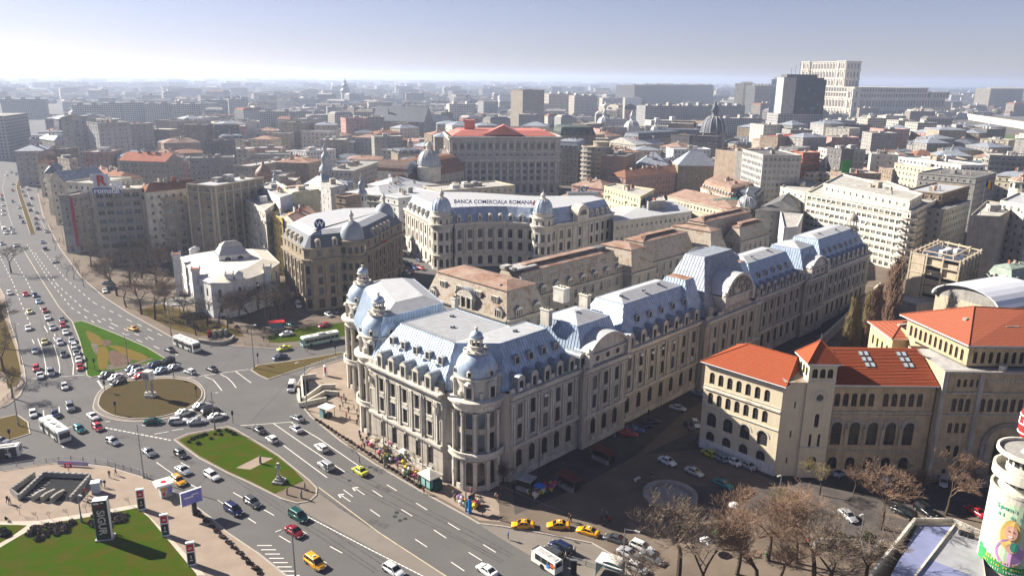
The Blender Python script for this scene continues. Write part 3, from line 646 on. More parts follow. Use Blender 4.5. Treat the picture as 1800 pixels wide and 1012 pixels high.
dk.frustum(P, 19.7, Q, 33.6); seams(sm, P, 19.7, Q, 33.6, .9)
part('central_roof', dk, ZINCD, univ)
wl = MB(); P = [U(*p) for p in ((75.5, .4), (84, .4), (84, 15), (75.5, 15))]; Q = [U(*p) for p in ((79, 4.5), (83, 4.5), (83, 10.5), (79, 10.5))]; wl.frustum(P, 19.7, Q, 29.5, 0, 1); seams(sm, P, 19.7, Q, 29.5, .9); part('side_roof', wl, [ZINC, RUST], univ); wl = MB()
P = [U(*p) for p in ((107, .4), (113.5, .4), (113.5, 15), (107, 15))]; Q = [U(*p) for p in ((108, 4.5), (110.8, 4.5), (110.8, 10.5), (108, 10.5))]; wl.frustum(P, 19.7, Q, 29.5, 0, 1)
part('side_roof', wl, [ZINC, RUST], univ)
mb = MB()    # curved white vault behind the central roof
n = 10
for k in range(n):
 t0, t1 = math.pi*k/n, math.pi*(k+1)/n
 mb.face([U3(104, 10+5*(1-math.cos(t0)), 28.5+4.6*math.sin(t0)), U3(118, 10+5*(1-math.cos(t0)), 28.2+2.2*math.sin(t0)), U3(118, 10+5*(1-math.cos(t1)), 28.2+2.2*math.sin(t1)), U3(104, 10+5*(1-math.cos(t1)), 28.5+4.6*math.sin(t1))])
part('vaulted_roof', mb, TINW, univ)
part('standing_seams', sm, ZSEAM, univ, kind='stuff'); part('roof_seams', fl, ZINCD, univ, kind='stuff')
# segmental pediments
def pediment(a0, a1, b, z, rise, deep, nm, oculi=3, figs=False):
 st = MB(); zn = MB(); am, hw = (a0+a1)/2, (a1-a0)/2; n = 14; R0 = (hw*hw+rise*rise)/(2*rise); th = math.asin(min(1, hw/R0))
 arc = [(am+R0*math.sin(-th+2*th*k/n), z+2.6+R0*math.cos(-th+2*th*k/n)-(R0-rise)) for k in range(n+1)]
 for (x0, z0), (x1, z1) in zip(arc, arc[1:]):
  st.face([U3(x0, b, z), U3(x1, b, z), U3(x1, b, z1), U3(x0, b, z0)])
  # proud archivolt and its zinc cover
  st.face([U3(x0, b-.55, z0-.1), U3(x1, b-.55, z1-.1), U3(x1, b-.55, z1+.55), U3(x0, b-.55, z0+.55)]); st.face([U3(x0, b, z0-.1), U3(x1, b, z1-.1), U3(x1, b-.55, z1-.1), U3(x0, b-.55, z0-.1)])
  zn.face([U3(x0, b-.55, z0+.55), U3(x1, b-.55, z1+.55), U3(x1, b+deep, z1+.55), U3(x0, b+deep, z0+.55)])
 for x in (a0, a1): st.box(U3(x, b-.3, z), (1.3, 1.2, 3.1), AN); st.face([U3(x, b, z), U3(x, b+deep, z), U3(x, b+deep, z+2.8), U3(x, b, z+2.8)]); st.lathe(U3(x, b-.3, z+3), [(.7, 0), (.8, .5), (.3, 1.1)], 10)
 st.box(U3(am, b-.3, z+2.3), (hw*2, .6, .4), AN, bottom=True)
 o = part('pediment', st, STONE2, univ); part('pediment_roof', zn, TINW, univ)
 gl = MB()
 for k in range(oculi):
  x = am+(k-(oculi-1)/2)*hw*.52; rr = .62; p3 = [U3(x+rr*math.cos(t*math.pi/6), b-.04, z+1.2+rr*1.1*math.sin(t*math.pi/6)) for t in range(12)]; gl.face(p3)
  rg = MB()
 if gl.f: part('oculus_pane', gl, GLASS, univ, kind='stuff')
 if figs:
  fg = MB(); rr = random.Random(3)
  for k in range(34):
   u = rr.uniform(-.82, .82); h = rise*math.sqrt(max(0, 1-u*u)); zz = rr.uniform(0, max(.2, h-.9)); fg.lathe(U3(am+u*hw, b-.2, z+2.8+zz), [(.1, -.6), (.34, -.1), (.3, .4), (.18, .7), (.2, .95), (.05, 1.15)], 6)
  part('relief_figures', fg, STONE3, univ, smooth=True)
pediment(32, 46, -1.5, 19.6, 3.4, 4.0, 'p')
pediment(88.5, 103.5, -2.0, 21.4, 5.2, 7.0, 'q', oculi=0, figs=True)
mb = MB(); mb.box(U3(96, -.6, 19.4), (15, 2.4, 2.2), AN)
for s in (83, 109): mb.lathe(U3(s, -1.2, 19.5), [(.9, 0), (1.0, .8), (.5, 1.3), (.9, 2.0), (.8, 2.8), (.2, 3.3)], 12)
part('pediment_base', mb, STONE, univ)
pediment(143.5, 156, -1.4, 19.6, 3.2, 4.0, 'r')
# chimneys, vents, air conditioners, drain pipes
for a, b, z, w_, d_, h in ((31.5, 10.5, 26.5, 2.6, 1.2, 3.6), (46.3, 11.5, 26.5, 2.6, 1.3, 3.9), (47, 19.5, 27, 3.4, 2.4, 3.4), (24, 33, 27, 1.2, 1.2, 2.4)):
 mb = MB(); mb.box(U3(a, b, z), (d_, w_, h), AN); mb.box(U3(a, b, z+h), (d_+.3, w_+.3, .2), AN, bottom=True)
 for k in (-1, 0, 1): mb.box(U3(a, b+k*w_*.28, z+h+.2), (.35, .35, .25), AN, 1)
 part('chimney', mb, [STONE2, DARK], univ)
rr = random.Random(5)
for a, b, z in ((12, 20, 28), (17, 26, 28), (20, 9, 28), (38, 7, 28.8), (56, 8, 28.9), (64, 7, 28.9), (72, 8, 29), (120, 7, 28.8), (132, 8, 28.8), (170, 8, 29), (182, 7, 29), (192, 9, 29)):
 mb = MB(); mb.box(U3(a, b, z), (.9, .6, .45), AN); mb.box(U3(a-.3, b, z+.05), (.5, .4, .35), AN, 1); part('roof_vent', mb, [ZINCD, DARK], univ)
_ac = MB(); _ac.box((0, 0, 0), (.85, .35, .6)); _acm = _ac.mesh('air_conditioner', WHITEP); _af = MB(); _af.lathe((0, 0, 0), [(.22, 0), (.22, .02)], 10, cap=True)
for a, b, z in ((20, -.3, 16), (49, -.4, 17), (54, -.4, 16.2), (58.7, -.4, 15.6), (63, -.4, 15.6), (68, -.4, 16), (77, -.4, 9.5), (12, -.5, 19.7), (17.5, -.5, 19.8), (29, -.4, 19.9)): link('air_conditioner', _acm, univ, Vector(U3(a, b, z))-univ.location, AN)
for b, z in ((28, 23.8), (19.8, 23.8), (15.5, 23.8)): link('air_conditioner', _acm, univ, Vector(U3(2.5, b-.2, z))-univ.location, AN-math.pi/2)
dp = MB()
for a in (18.3, 31, 46.9, 64, 80.4, 110.6, 126, 141.5, 158.1, 175): dp.tube(U3(a, -.35, .3), U3(a, -.35, 19), .09, n=6)
for b in (29.7+2.05-4.1, 15.6): dp.tube(U3(-.45, b, .3), U3(-.45, b, 19), .11, n=6)
part('drain_pipe', dp, STEEL, univ)
part('wall', uw, STONE, univ); part('stone_trim', trim, STONE2, univ)
bs = MB(); bs.face([U3(5.65, 13, 19.6), U3(0, 9, 19.6), U3(-.1, 8, 19.6)]); 
nb = MB(); nb.box(U3(-.3, 9.2, 20.2), (.25, 1.6, 2.0), AN); part('roof_sign', nb, [BLACK], univ)
# ------------------------------------------------ courtyard wing with the rusty roof
cw = thing('courtyard_wing', 'brown rusty tin roofed mansard building standing behind the university roofs', 'building', U3(42, 36, 0))
wl = MB(); rf = MB(); tp = MB(); wn = MB(); tr = MB(); plc = merge_place(wn)
def wing(a0, a1, b0, b1, ze=19.5, zt=26.5, ridge=1.5, rows=True, ins=2.4, r2=4.5):
 P = [U(a0, b0), U(a1, b0), U(a1, b1), U(a0, b1)]
 for k in range(4):
  L = (Vector(P[k])-Vector(P[(k+1) % 4])).length
  facade(wl, P[k], P[(k+1) % 4], 0, ze, [(3+4.2*i, 2.6, 1.3, False, spaced(L, 3.9, 1.5)) for i in range(4)] if k in (0, 3) else [], plc)
  if k in (0, 3): band(tr, P[k], P[(k+1) % 4], ze-.3, .5, .5)
 Pi = inset(P, .3); Q = inset(Pi, ins); rf.frustum(Pi, ze, Q, zt, cap=False)
 Q2 = inset(Q, -.35); tp.prism(Q2, zt, zt+.18); T = inset(Q2, r2); tp.frustum(Q2, zt+.18, T, zt+ridge)
 return Q2
wing(42, 58, 33.5, 67); wing(58, 106.5, 44, 57, zt=26.5, r2=5.5); wing(106, 119.5, 40.5, 58, zt=26.55); wing(119, 152, 45, 58, zt=26.5, r2=5.5); wing(151, 163, 38, 60, zt=26.9); wing(163, 205, 48, 60, zt=27.5); wing(176, 200, 40, 48.2, ze=20, zt=25, r2=3)
def tri_dormer(a, b, z, ang, up=False):
 m_ = MB(); x, y = U(a, b); q = MB()
 q.box((0, .6, 0), (2.6, 1.4, 1.9)); q.face([(-1.5, -.25, 1.9), (1.5, -.25, 1.9), (0, -.25, 2.75)]); q.face([(-1.6, -.3, 1.85), (0, -.3, 2.85), (0, 3, 2.85), (-1.6, 1.6, 1.85)], 1); q.face([(0, -.3, 2.85), (1.6, -.3, 1.85), (1.6, 1.6, 1.85), (0, 3, 2.85)], 1)
 for k in range(4): q.box((-1.2+.8*k, -.16, 0), (.16, .12, 1.85))
 for k in range(3): q.face([(-1.1+.8*k, -.12, .2), (-.5+.8*k, -.12, .2), (-.5+.8*k, -.12, 1.7), (-1.1+.8*k, -.12, 1.7)], 2)
 m_.add(q, (x, y, z), ang); return part('dormer', m_, [STONE2, ZINCD, GLASS], cw)
for b in (37, 63.5): tri_dormer(42.4, b, 19.8, AN-math.pi/2)
for b in (39.5, 46, 53.5, 60.5): 
 m_ = MB(); q = MB(); q.box((0, .5, 0), (2.3, 1.6, 1.5)); q.box((0, -.3, 1.5), (2.6, .4, .12), bottom=True)
 for k in range(4): q.box((-1.05+.7*k, -.36, 0), (.14, .1, 1.45))
 for k in range(3): q.face([(-.98+.7*k, -.32, .15), (-.42+.7*k, -.32, .15), (-.42+.7*k, -.32, 1.4), (-.98+.7*k, -.32, 1.4)], 1)
 m_.add(q, (*U(43.6, b), 23.2), AN-math.pi/2); part('attic_window', m_, [STONE2, GLASS], cw)
for a in (47, 54): tri_dormer(a, 33.9, 19.8, AN)
for k in range(8): tri_dormer(62+6*k, 44.4, 19.8, AN)
for k in range(5): tri_dormer(123+6*k, 46.4, 19.8, AN)
for k in range(8):
 m_ = MB(); q = MB(); q.box((0, .5, 0), (2.3, 1.4, 1.4)); 
 for j in range(3): q.face([(-.98+.7*j, -.22, .15), (-.42+.7*j, -.22, .15), (-.42+.7*j, -.22, 1.3), (-.98+.7*j, -.22, 1.3)], 1)
 m_.add(q, (*U(62+6*k, 45.7), 23), AN); part('attic_window', m_, [STONE2, GLASS], cw)
m_ = MB(); q = MB(); q.box((0, .4, 0), (7, 1.6, 3.2)); n = 10
for k in range(n):
 t0, t1 = math.pi*k/n, math.pi*(k+1)/n; q.face([(3.6*math.cos(t0), -.5, 3.2+2.2*math.sin(t0)), (3.6*math.cos(t0), 3, 3.2+2.2*math.sin(t0)), (3.6*math.cos(t1), 3, 3.2+2.2*math.sin(t1)), (3.6*math.cos(t1), -.5, 3.2+2.2*math.sin(t1))][::-1], 1); q.face([(3.5*math.cos(t0), -.3, 3.2+2.1*math.sin(t0)), (3.5*math.cos(t1), -.3, 3.2+2.1*math.sin(t1)), (0, -.3, 3.2)])
for x in (-3.2, -1.1, 1.1, 3.2): q.box((x, -.55, 0), (.5, .35, 3.2))
for x in (-2.15, 0, 2.15): q.face([(x-.7, -.42, .2), (x+.7, -.42, .2), (x+.7, -.42, 2.9), (x-.7, -.42, 2.9)], 2)
m_.add(q, (*U(42.4, 50), 19.6), AN-math.pi/2); part('pediment_dormer', m_, [STONE2, ZINCD, GLASS], cw)
part('wall', wl, STONE3, cw); part('mansard_roof', rf, MANSR, cw); part('rusty_roof', tp, RUSTP, cw); part('window', wn, [FRAME, GLASS], cw, kind='stuff'); part('cornice', tr, STONE, cw)
for a, b, w_, d_ in ((60, 52, 3, 2), (64, 50, 9, 5), (92, 50, 16, 1.6), (100, 50, 4, 3), (59.5, 48, 1, 1)):
 mb = MB(); mb.box(U3(a, b, 27.2), (w_, d_, .9 if w_ < 6 else .5), AN); part('roof_hatch', mb, GREY2 if w_ in (3, 9) else TAR, cw)
for a in (46, 50, 54):
 mb = MB(); mb.box(U3(a, 40, 27.1), (.8, .5, .4), AN); part('roof_vent', mb, ZINCD, cw)
# ------------------------------------------------ generic town building
HUTS = (GREY2, WHITE, BEIGE, STONE3)
def anten(m_, x, y, z, h):
 m_.tube((x, y, z), (x, y, z+h), .05, n=4)
 for k in range(4): m_.tube((x-.5+.05*k, y, z+h-.3*k-.1), (x+.5-.05*k, y, z+h-.3*k-.1), .03, n=3)
def building(name, label, poly, z, wall, roof, kind='flat', floors=None, cat='building', sty='grid', step=3.0, frame=None, group=None, clutter=None, zr=None, ov=.5, gl=None, base=0.0, ww=1.25, wh=1.55, back=False, arch_top=False, ground=True, trimm=None, seed=None, para=.7, far=False):
 P = ccw(poly); c = centroid(P); rr = random.Random(seed if seed is not None else int(abs(c[0]*13+c[1]*7)))
 t = thing(name, label, cat, (c[0], c[1], base), group=group)
 wl, wn, tr, rf, bl = MB(), MB(), MB(), MB(), MB(); plc = merge_place(wn)
 fl = floors or max(1, int((z-1.2)/3.3)); fh = (z-.9)/fl
 for k in range(len(P)):
  a, b = P[k], P[(k+1) % len(P)]; d = Vector(b)-Vector(a); L = d.length
  if L < .3: continue
  n = Vector((d.y, -d.x))/L; m_ = (Vector(a)+Vector(b))/2; vis = n.dot(-m_.normalized()) > -.12 or back
  if not vis or L < 2.2 or sty == 'blank': wl.face([(a[0], a[1], base), (b[0], b[1], base), (b[0], b[1], z), (a[0], a[1], z)]); continue
  us = spaced(L, step, .7); rows = []
  for i in range(fl):
   s_ = base+i*fh*(z-base)/z+(fh-wh)*.55; arch = arch_top and i in (fl-1,)
   w_ = ww*(1.5 if sty == 'band' else 1)
   if i == 0 and ground: rows.append((base+.9, min(fh-1.5, 2.4), min(step*.66, ww*1.35), arch_top, us))
   else: rows.append((s_, wh, min(w_, step*.8), arch, us))
   if sty != 'band' and i:
    for u in us:
     if rr.random() < .07: q = Vector(a)+d/L*(u+step*.42)+n*.22; wn.box((q.x, q.y, s_), (.8, .4, .55), math.atan2(d.y, d.x), 0, bottom=True)
  facade(wl, a, b, base, z, rows, plc, rec=.22)
  ang = math.atan2(d.y, d.x)
  if sty == 'band':
   for i in range(1, fl):
    q = m_+n*.55; zb = base+i*fh-.25
    bl.box((q.x, q.y, zb), (L*.94, 1.1, .16), ang, bottom=True); q = m_+n*1.05; bl.box((q.x, q.y, zb), (L*.94, .1, 1.05), ang, bottom=True)
  elif sty == 'balcony':
   for i in range(1, fl):
    for j, u in enumerate(us):
     if (i*3+j*2+rr.randint(0, 1)) % 3: continue
     q = Vector(a)+d/L*u+n*.6; zb = base+i*fh-.1; bl.box((q.x, q.y, zb), (step*.85, 1.2, .14), ang, bottom=True)
     q = Vector(a)+d/L*u+n*1.15; bl.box((q.x, q.y, zb), (step*.85, .08, .95), ang, bottom=True)
  elif sty == 'pilaster':
   for u in [0.3]+[x+step/2 for x in us]:
    if u < L: q = Vector(a)+d/L*u+n*.12; tr.box((q.x, q.y, base), (.55, .5, z-base-1), ang)
  if sty in ('grid', 'pilaster'):
   band(tr, a, b, base+fh, .28, .25)
   if fl > 3: band(tr, a, b, z-fh-.1, .3, .3)
  band(tr, a, b, z-.55, .5, .45 if kind != 'flat' else .3)
 if kind == 'flat':
  q = inset(P, .3); n = len(P)
  wl.v and None
  for k in range(n):
   a, b, c2, d2 = P[k], P[(k+1) % n], q[(k+1) % n], q[k]
   wl.face([(a[0], a[1], z), (b[0], b[1], z), (c2[0], c2[1], z), (d2[0], d2[1], z)]); wl.face([(d2[0], d2[1], z), (c2[0], c2[1], z), (c2[0], c2[1], z-para), (d2[0], d2[1], z-para)])
  rf.face([(p[0], p[1], z-para) for p in q])
 else:
  Pe = inset(P, -ov); zr = zr or z+4
  rf.prism(Pe, z-.12, z+.06, cap=False, bottom=True)
  if kind == 'mansard':
   Q = inset(P, .1); Qb = inset(P, 2.0); rf.frustum(Q, z, Qb, zr-.8, 0, cap=False); T = inset(Qb, 2.6); rf.frustum(inset(Qb, -.2), zr-.8, T, zr)
   for k in range(len(Q)): a, b = P[k], Q[k]
   rf.face([(p[0], p[1], z+.06) for p in Pe])
   for k in range(len(P)):
    a, b = Q[k], Q[(k+1) % len(Q)]; d = Vector(b)-Vector(a); L = d.length; n = Vector((d.y, -d.x))/L; m_ = (Vector(a)+Vector(b))/2
    if n.dot(-m_.normalized()) < 0 or L < 4: continue
    ang = math.atan2(d.y, d.x)
    for u in spaced(L, step*1.15, 1.2):
     p = Vector(a)+d/L*u-n*.75; bl.box((p.x, p.y, z+.3), (1.5, 1.8, min(2.1, zr-z-1.4)), ang); p = p+n*.92; wn.face([(p.x-math.cos(ang)*.5, p.y-math.sin(ang)*.5, z+.5), (p.x+math.cos(ang)*.5, p.y+math.sin(ang)*.5, z+.5), (p.x+math.cos(ang)*.5, p.y+math.sin(ang)*.5, z+1.9), (p.x-math.cos(ang)*.5, p.y-math.sin(ang)*.5, z+1.9)], 1)
  elif len(P) == 4:
   e = [(Vector(P[(k+1) % 4])-Vector(P[k])).length for k in range(4)]; s_ = 0 if e[0]+e[2] >= e[1]+e[3] else 1
   p = [Pe[(k+s_) % 4] for k in range(4)]      # p0-p1 long
   m0 = (Vector(p[3])+Vector(p[0]))/2; m1 = (Vector(p[1])+Vector(p[2]))/2; wd = (e[1-s_]+e[3-s_ if s_ == 0 else 2])/4
   dd = (m1-m0); 
   if kind == 'hip': mv = min(dd.length*.45, wd); m0, m1 = m0+dd.normalized()*mv, m1-dd.normalized()*mv
   zb = z+.06
   for f in ((p[0], p[1], m1, m0), (p[2], p[3], m0, m1)): rf.face([(f[0][0], f[0][1], zb), (f[1][0], f[1][1], zb), (f[2][0], f[2][1], zr), (f[3][0], f[3][1], zr)])
   for f in ((p[1], p[2], m1), (p[3], p[0], m0)): (rf if kind == 'hip' else wl).face([(f[0][0], f[0][1], zb), (f[1][0], f[1][1], zb), (f[2][0], f[2][1], zr)])
   rf.tube((*m0, zr), (*m1, zr), .12, n=4)
  else: T = inset(Pe, 3.5); rf.frustum(Pe, z+.06, T, zr)
 part('wall', wl, wall, t); part('roof', rf, roof, t)
 part('cornice', tr, trimm or wall, t); part('balcony' if sty in ('band', 'balcony') else 'dormer', bl, trimm or wall, t, kind='stuff')
 if wn.f: part('window', wn, [frame or FRAME, gl or GLASS], t, kind='stuff')
 # roof clutter
 area = abs(sum(p[0]*q[1]-q[0]*p[1] for p, q in zip(P, P[1:]+P[:1])))/2
 nc = int((clutter if clutter is not None else min(9, int(area/70)+1))*1.5); zc = z-para if kind == 'flat' else z+.5
 q = inset(P, 2.2)
 def rp():
  w_ = [rr.random()+.05 for _ in q]; s_ = sum(w_); return (sum(a*p[0] for a, p in zip(w_, q))/s_, sum(a*p[1] for a, p in zip(w_, q))/s_)
 e0 = math.atan2(P[1][1]-P[0][1], P[1][0]-P[0][0])
 for k in range(nc):
  x, y = rp(); m_ = MB(); r = rr.random(); hz = (zr-z)*.7 if kind != 'flat' else 0
  if r < .3 and kind == 'flat': m_.box((x, y, zc), (rr.uniform(2.5, 5), rr.uniform(2, 3.5), rr.uniform(1.8, 3)), e0); part('roof_hut', m_, [rr.choice(HUTS)], t)
  elif r < .75: h = rr.uniform(1.2, 2.4)+hz; w_ = rr.uniform(.7, 2.2); m_.box((x, y, zc), (w_, .7, h), e0+rr.choice((0, math.pi/2))); m_.box((x, y, zc+h), (.3, .3, .3), e0, 1); part('chimney', m_, [rr.choice((BRICK, STONE2, BEIGE, STONE3)), DARK], t)
  elif r < .9: anten(m_, x, y, zc+hz*.6, rr.uniform(2, 3.5)); part('aerial', m_, STEEL, t)
  else: m_.lathe((x, y, zc+hz+.6), [(.1, -.2), (.5, 0), (.62, .35)], 10); m_.tube((x, y, zc), (x, y, zc+.6+hz), .05, n=4); part('satellite_dish', m_, WHITEP, t)
 return t
def quad(p1, p2, z, depth, skew=0.0):
 """ground plan from the two near roof corners (photo spots at height z) and a depth in metres"""
 a, b = g(*p1, z), g(*p2, z); d = Vector((b.x-a.x, b.y-a.y)); n = Vector((-d.y, d.x)).normalized()
 if n.dot(Vector((a.x, a.y))) < 0: n = -n
 s_ = d.normalized()*skew
 return [(a.x, a.y), (b.x, b.y), (b.x+n.x*depth+s_.x, b.y+n.y*depth+s_.y), (a.x+n.x*depth+s_.x, a.y+n.y*depth+s_.y)]
# ------------------------------------------------ architecture school (cream blocks, orange tile roofs)
sch = thing('school_wing', 'cream end block with arched windows, orange tiled roof and small belvedere tower', 'school building', (52, 150, 0))
wl, tr = MB(), MB()
def splace(par, gm=GLASS, fm=FRAMED): return lambda pos, ang, w_, h, arch: win_obj(par, w_, h, arch, pos, ang, fm, gm)
E0, E1 = (42.7, 155.7), (55.4, 142.8); dL = (Vector(E1)-Vector(E0)).length; ed = (Vector(E1)-Vector(E0))/dL; en = Vector((-ed.y, ed.x))
us = [1.9+2.15*k for k in range(7)]; us4 = [2.6+4.05*k for k in range(4)]
facade(wl, E0, E1, 0, 20.4, [(1.4, 3.3, 2.1, True, us4), (6.0, 3.2, 2.3, True, us4), (11.2, 2.7, 1.25, True, us), (15.9, 2.7, 1.25, True, us)], splace(sch), rec=.4)
E2 = (E1[0]+en.x*14, E1[1]+en.y*14); E3 = (E0[0]+en.x*14, E0[1]+en.y*14)
for a, b in ((E1, E2), (E2, E3), (E3, E0)): wl.face([(*a, 0), (*b, 0), (*b, 20.4), (*a, 20.4)])
band(tr, E0, E1, 14.5, .35, .3); band(tr, E0, E1, 10.4, .22, .2); band(tr, E0, E1, 15.3, .12, .12); band(tr, E0, E1, 19.9, .3, .4)
for u in us4:
 for zz, r in ((1.4+3.3-1.05, 1.35), (6.0+3.2-1.15, 1.45)):
  q = Vector(E0)+ed*u-en*.08; n = 10
  for k in range(n):
   t0, t1 = math.pi*k/n, math.pi*(k+1)/n
   f = lambda t, R: (q.x+ed.x*R*math.cos(t), q.y+ed.y*R*math.cos(t), zz+R*math.sin(t))
   tr.face([f(t0, r-.15), f(t0, r+.15), f(t1, r+.15), f(t1, r-.15)][::-1])
for i in range(1, 26):
 for j in range(0): pass
pl = MB(); band(pl, E0, E1, 0, 2.6, .06); part('whitewashed_base', pl, WHITE, sch)
def tiles(poly, z0, apex, nm, par, m=TILE, ridge=None, ov=.9):
 """hip roof over a quad; ridge = two points"""
 rf = MB(); Pe = inset(ccw(poly), -ov); rf.prism(Pe, z0-.1, z0+.1, 1, cap=False, bottom=True)
 if ridge is None: c = centroid(Pe); [rf.face([(*Pe[k], z0+.1), (*Pe[(k+1) % len(Pe)], z0+.1), (*c, apex)]) for k in range(len(Pe))]; rg = [(c, p) for p in Pe]; rgz = [(apex, z0+.1)]*len(Pe)
 else:
  m0, m1 = ridge; p = Pe
  for f in ((p[0], p[1], m1, m0), (p[2], p[3], m0, m1)): rf.face([(*f[0], z0+.1), (*f[1], z0+.1), (*f[2], apex), (*f[3], apex)])
  for f in ((p[1], p[2], m1), (p[3], p[0], m0)): rf.face([(*f[0], z0+.1), (*f[1], z0+.1), (*f[2], apex)])
  rg = [(m0, m1), (m1, p[1]), (m1, p[2]), (m0, p[3]), (m0, p[0])]
 part(nm, rf, [m, WHITEP], par); rd = MB()
 for a, b in rg: rd.tube((*a, apex+.02), (*b, (z0+.12) if b in Pe else apex+.02), .14, n=5)
 part('ridge_tiles', rd, m, par)
c1 = Vector(E0)+en*7+ed*6; c2 = Vector(E1)+en*7-ed*1
tiles([E0, E1, E2, E3], 20.6, 24.6, 'tiled_roof', sch, ridge=(tuple(c1), tuple(c2)))
# belvedere tower and its lower neighbour
T0 = (60.0, 142.4); tw = 5.6
twp = [(T0[0], T0[1]), (T0[0]+tw, T0[1]), (T0[0]+tw, T0[1]+tw), (T0[0], T0[1]+tw)]
for k in range(4):
 a, b = twp[k], twp[(k+1) % 4]
 facade(wl, a, b, 0, 25.4, [(2.0, 3.0, 2.0, True, [tw/2])] * (k == 0)+[(7.2, 2.9, .55, True, [tw/2-.9, tw/2+.9])]*(k == 0)+[(11.6, 3.0, .9, True, [tw/2])]*(k == 0)+[(22.4, 2.0, 1.15, True, [1.25, 2.8, 4.35])], splace(sch, DARK), rec=.5)
 band(tr, a, b, 25.0, .35, .3); band(tr, a, b, 21.6, .25, .15); band(tr, a, b, 7.0, .25, .12)
tiles(twp, 25.6, 29.6, 'tower_roof', sch, ov=.8)
mb = MB(); mb.lathe((T0[0]+tw/2, T0[1]-.02, 18.4), [(0, 0)], 4); q = []
for k in range(16): t = 2*math.pi*k/16; q.append((T0[0]+tw/2+.75*math.cos(t), T0[1]-.06, 18.2+.75*math.sin(t)))
mb.face(q); part('round_window', mb, GLASS, sch)
mb = MB()
for k in range(16):
 t0, t1 = 2*math.pi*k/16, 2*math.pi*(k+1)/16
 f = lambda t, R: (T0[0]+tw/2+R*math.cos(t), T0[1]-.12, 18.2+R*math.sin(t)); mb.face([f(t0, .75), f(t0, 1.15), f(t1, 1.15), f(t1, .75)][::-1])
for k in range(8): t0, t1 = math.pi*k/8, math.pi*(k+1)/8; mb.face([f(t0, 1.5), f(t0, 1.8), f(t1, 1.8), f(t1, 1.5)][::-1])
part('carved_ring', mb, STONE2, sch)
mb = MB(); mb.tube((T0[0]+tw/2, T0[1]+tw/2, 29.5), (T0[0]+tw/2, T0[1]+tw/2, 31), .07); part('finial', mb, STEEL, sch)
lo = [(55.6, 143.0), (60, 142.9), (60, 150), (55.6, 150)]
facade(wl, lo[0], lo[1], 0, 21.4, [(3, 1.4, .35, False, [2.2]), (9, 1.5, .35, False, [2.4]), (15.5, 1.5, .35, False, [2.6])], splace(sch)); wl.face([(*lo[3], 0), (*lo[0], 0), (*lo[0], 21.4), (*lo[3], 21.4)])
mb = MB(); mb.face([(55.4, 142.5, 21.4), (60, 142.5, 21.4), (60, 150, 22.6), (55.4, 150, 22.6)]); part('lean_to_roof', mb, MANSR, sch)
part('wall', wl, SCREAM, sch); part('stone_trim', tr, STONE2, sch)
wing2 = thing('school_wing', 'long honey stone middle wing with five tall arches and roof skylights under orange tiles', 'school building', (76, 148, 0))
wl, tr = MB(), MB(); G0, G1 = (65.6, 143.4), (86.8, 143.6); Lg = 21.2
ua = [2.0+3.75*k for k in range(5)]; ub = [1.3+1.75*k for k in range(5)]+[11.3+1.75*k for k in range(5)]
facade(wl, G0, G1, 0, 20.9, [(1.6, 2.8, 2.0, True, ua), (7.2, 5.2, 2.2, True, ua), (15.9, 2.9, 1.15, True, ub)], splace(wing2), rec=.5)
G2, G3 = (87, 157), (65.6, 157)
for a, b in ((G1, G2), (G2, G3), (G3, G0)): wl.face([(*a, 0), (*b, 0), (*b, 20.9), (*a, 20.9)])
band(tr, G0, G1, 14.6, .3, .3); band(tr, G0, G1, 13.9, .2, .15); band(tr, G0, G1, 5.8, .25, .2); band(tr, G0, G1, 20.3, .35, .4)
for u in ua:
 q = Vector(G0)+Vector((u, -.08))
 for R in (1.25, 1.6, 1.95):
  for k in range(10):
   t0, t1 = math.pi*k/10, math.pi*(k+1)/10; f = lambda t, r_: (q.x+r_*math.cos(t), q.y-(R-1)*.12, 11.3+r_*math.sin(t)); tr.face([f(t0, R-.12), f(t0, R+.12), f(t1, R+.12), f(t1, R-.12)][::-1])
for u in [x+1.87 for x in ua[:-1]]+[.2]: tr.lathe((G0[0]+u, G0[1]-.15, 7.2), [(.28, 0), (.2, .2), (.2, 3.6), (.35, 4.0)], 8)
rf = MB(); ya, yb, ze, zt = 142.6, 152.2, 20.9, 25.6
rf.face([(64.8, ya, ze), (86.9, ya, ze), (86.3, yb, zt), (64.8, yb, zt)]); rf.face([(86.3, yb, zt), (64.8, yb, zt), (64.8, 158, 21), (87, 158, 21)][::-1]); rf.face([(64.8, ya, ze-.18), (86.9, ya, ze-.18), (86.9, ya, ze), (64.8, ya, ze)], 1)
n = 26
for k in range(1, n):   # tile courses
 f = k/n; y, z = ya+(yb-ya)*f, ze+(zt-ze)*f; rf.face([(64.8, y-.03, z+.02), (86.8, y-.03, z+.02), (86.8, y-.03, z+.07), (64.8, y-.03, z+.07)]); rf.face([(64.8, y-.03, z+.07), (86.8, y-.03, z+.07), (86.8, y+.2, z+.1), (64.8, y+.2, z+.1)])
part('tiled_roof', rf, [TILE, WHITEP], wing2)
sk = MB(); sk.box((0, 0, 0), (.85, 1.25, .1)); s_m = sk.mesh('skylight', STEEL); s2 = MB(); s2.face([(-.33, -.52, .115), (.33, -.52, .115), (.33, .52, .115), (-.33, .52, .115)]); s2m = s2.mesh('pane', mat('skylight_glass', (.42, .48, .52), rough=.15, var=0))
sl_ = math.atan2(zt-ze, yb-ya)
for x0 in (67.3, 74.6, 82.6):
 for i in range(2):
  for j in range(3):
   f = .52+.15*j; o = link('skylight', s_m, wing2, Vector((x0+i*1.15-f*1.0, ya+(yb-ya)*f, ze+(zt-ze)*f+.1))-wing2.location); o.rotation_euler = (sl_, 0, 0); link('pane', s2m, o)
part('wall', wl, SANDST, wing2); part('stone_trim', tr, STONE, wing2)
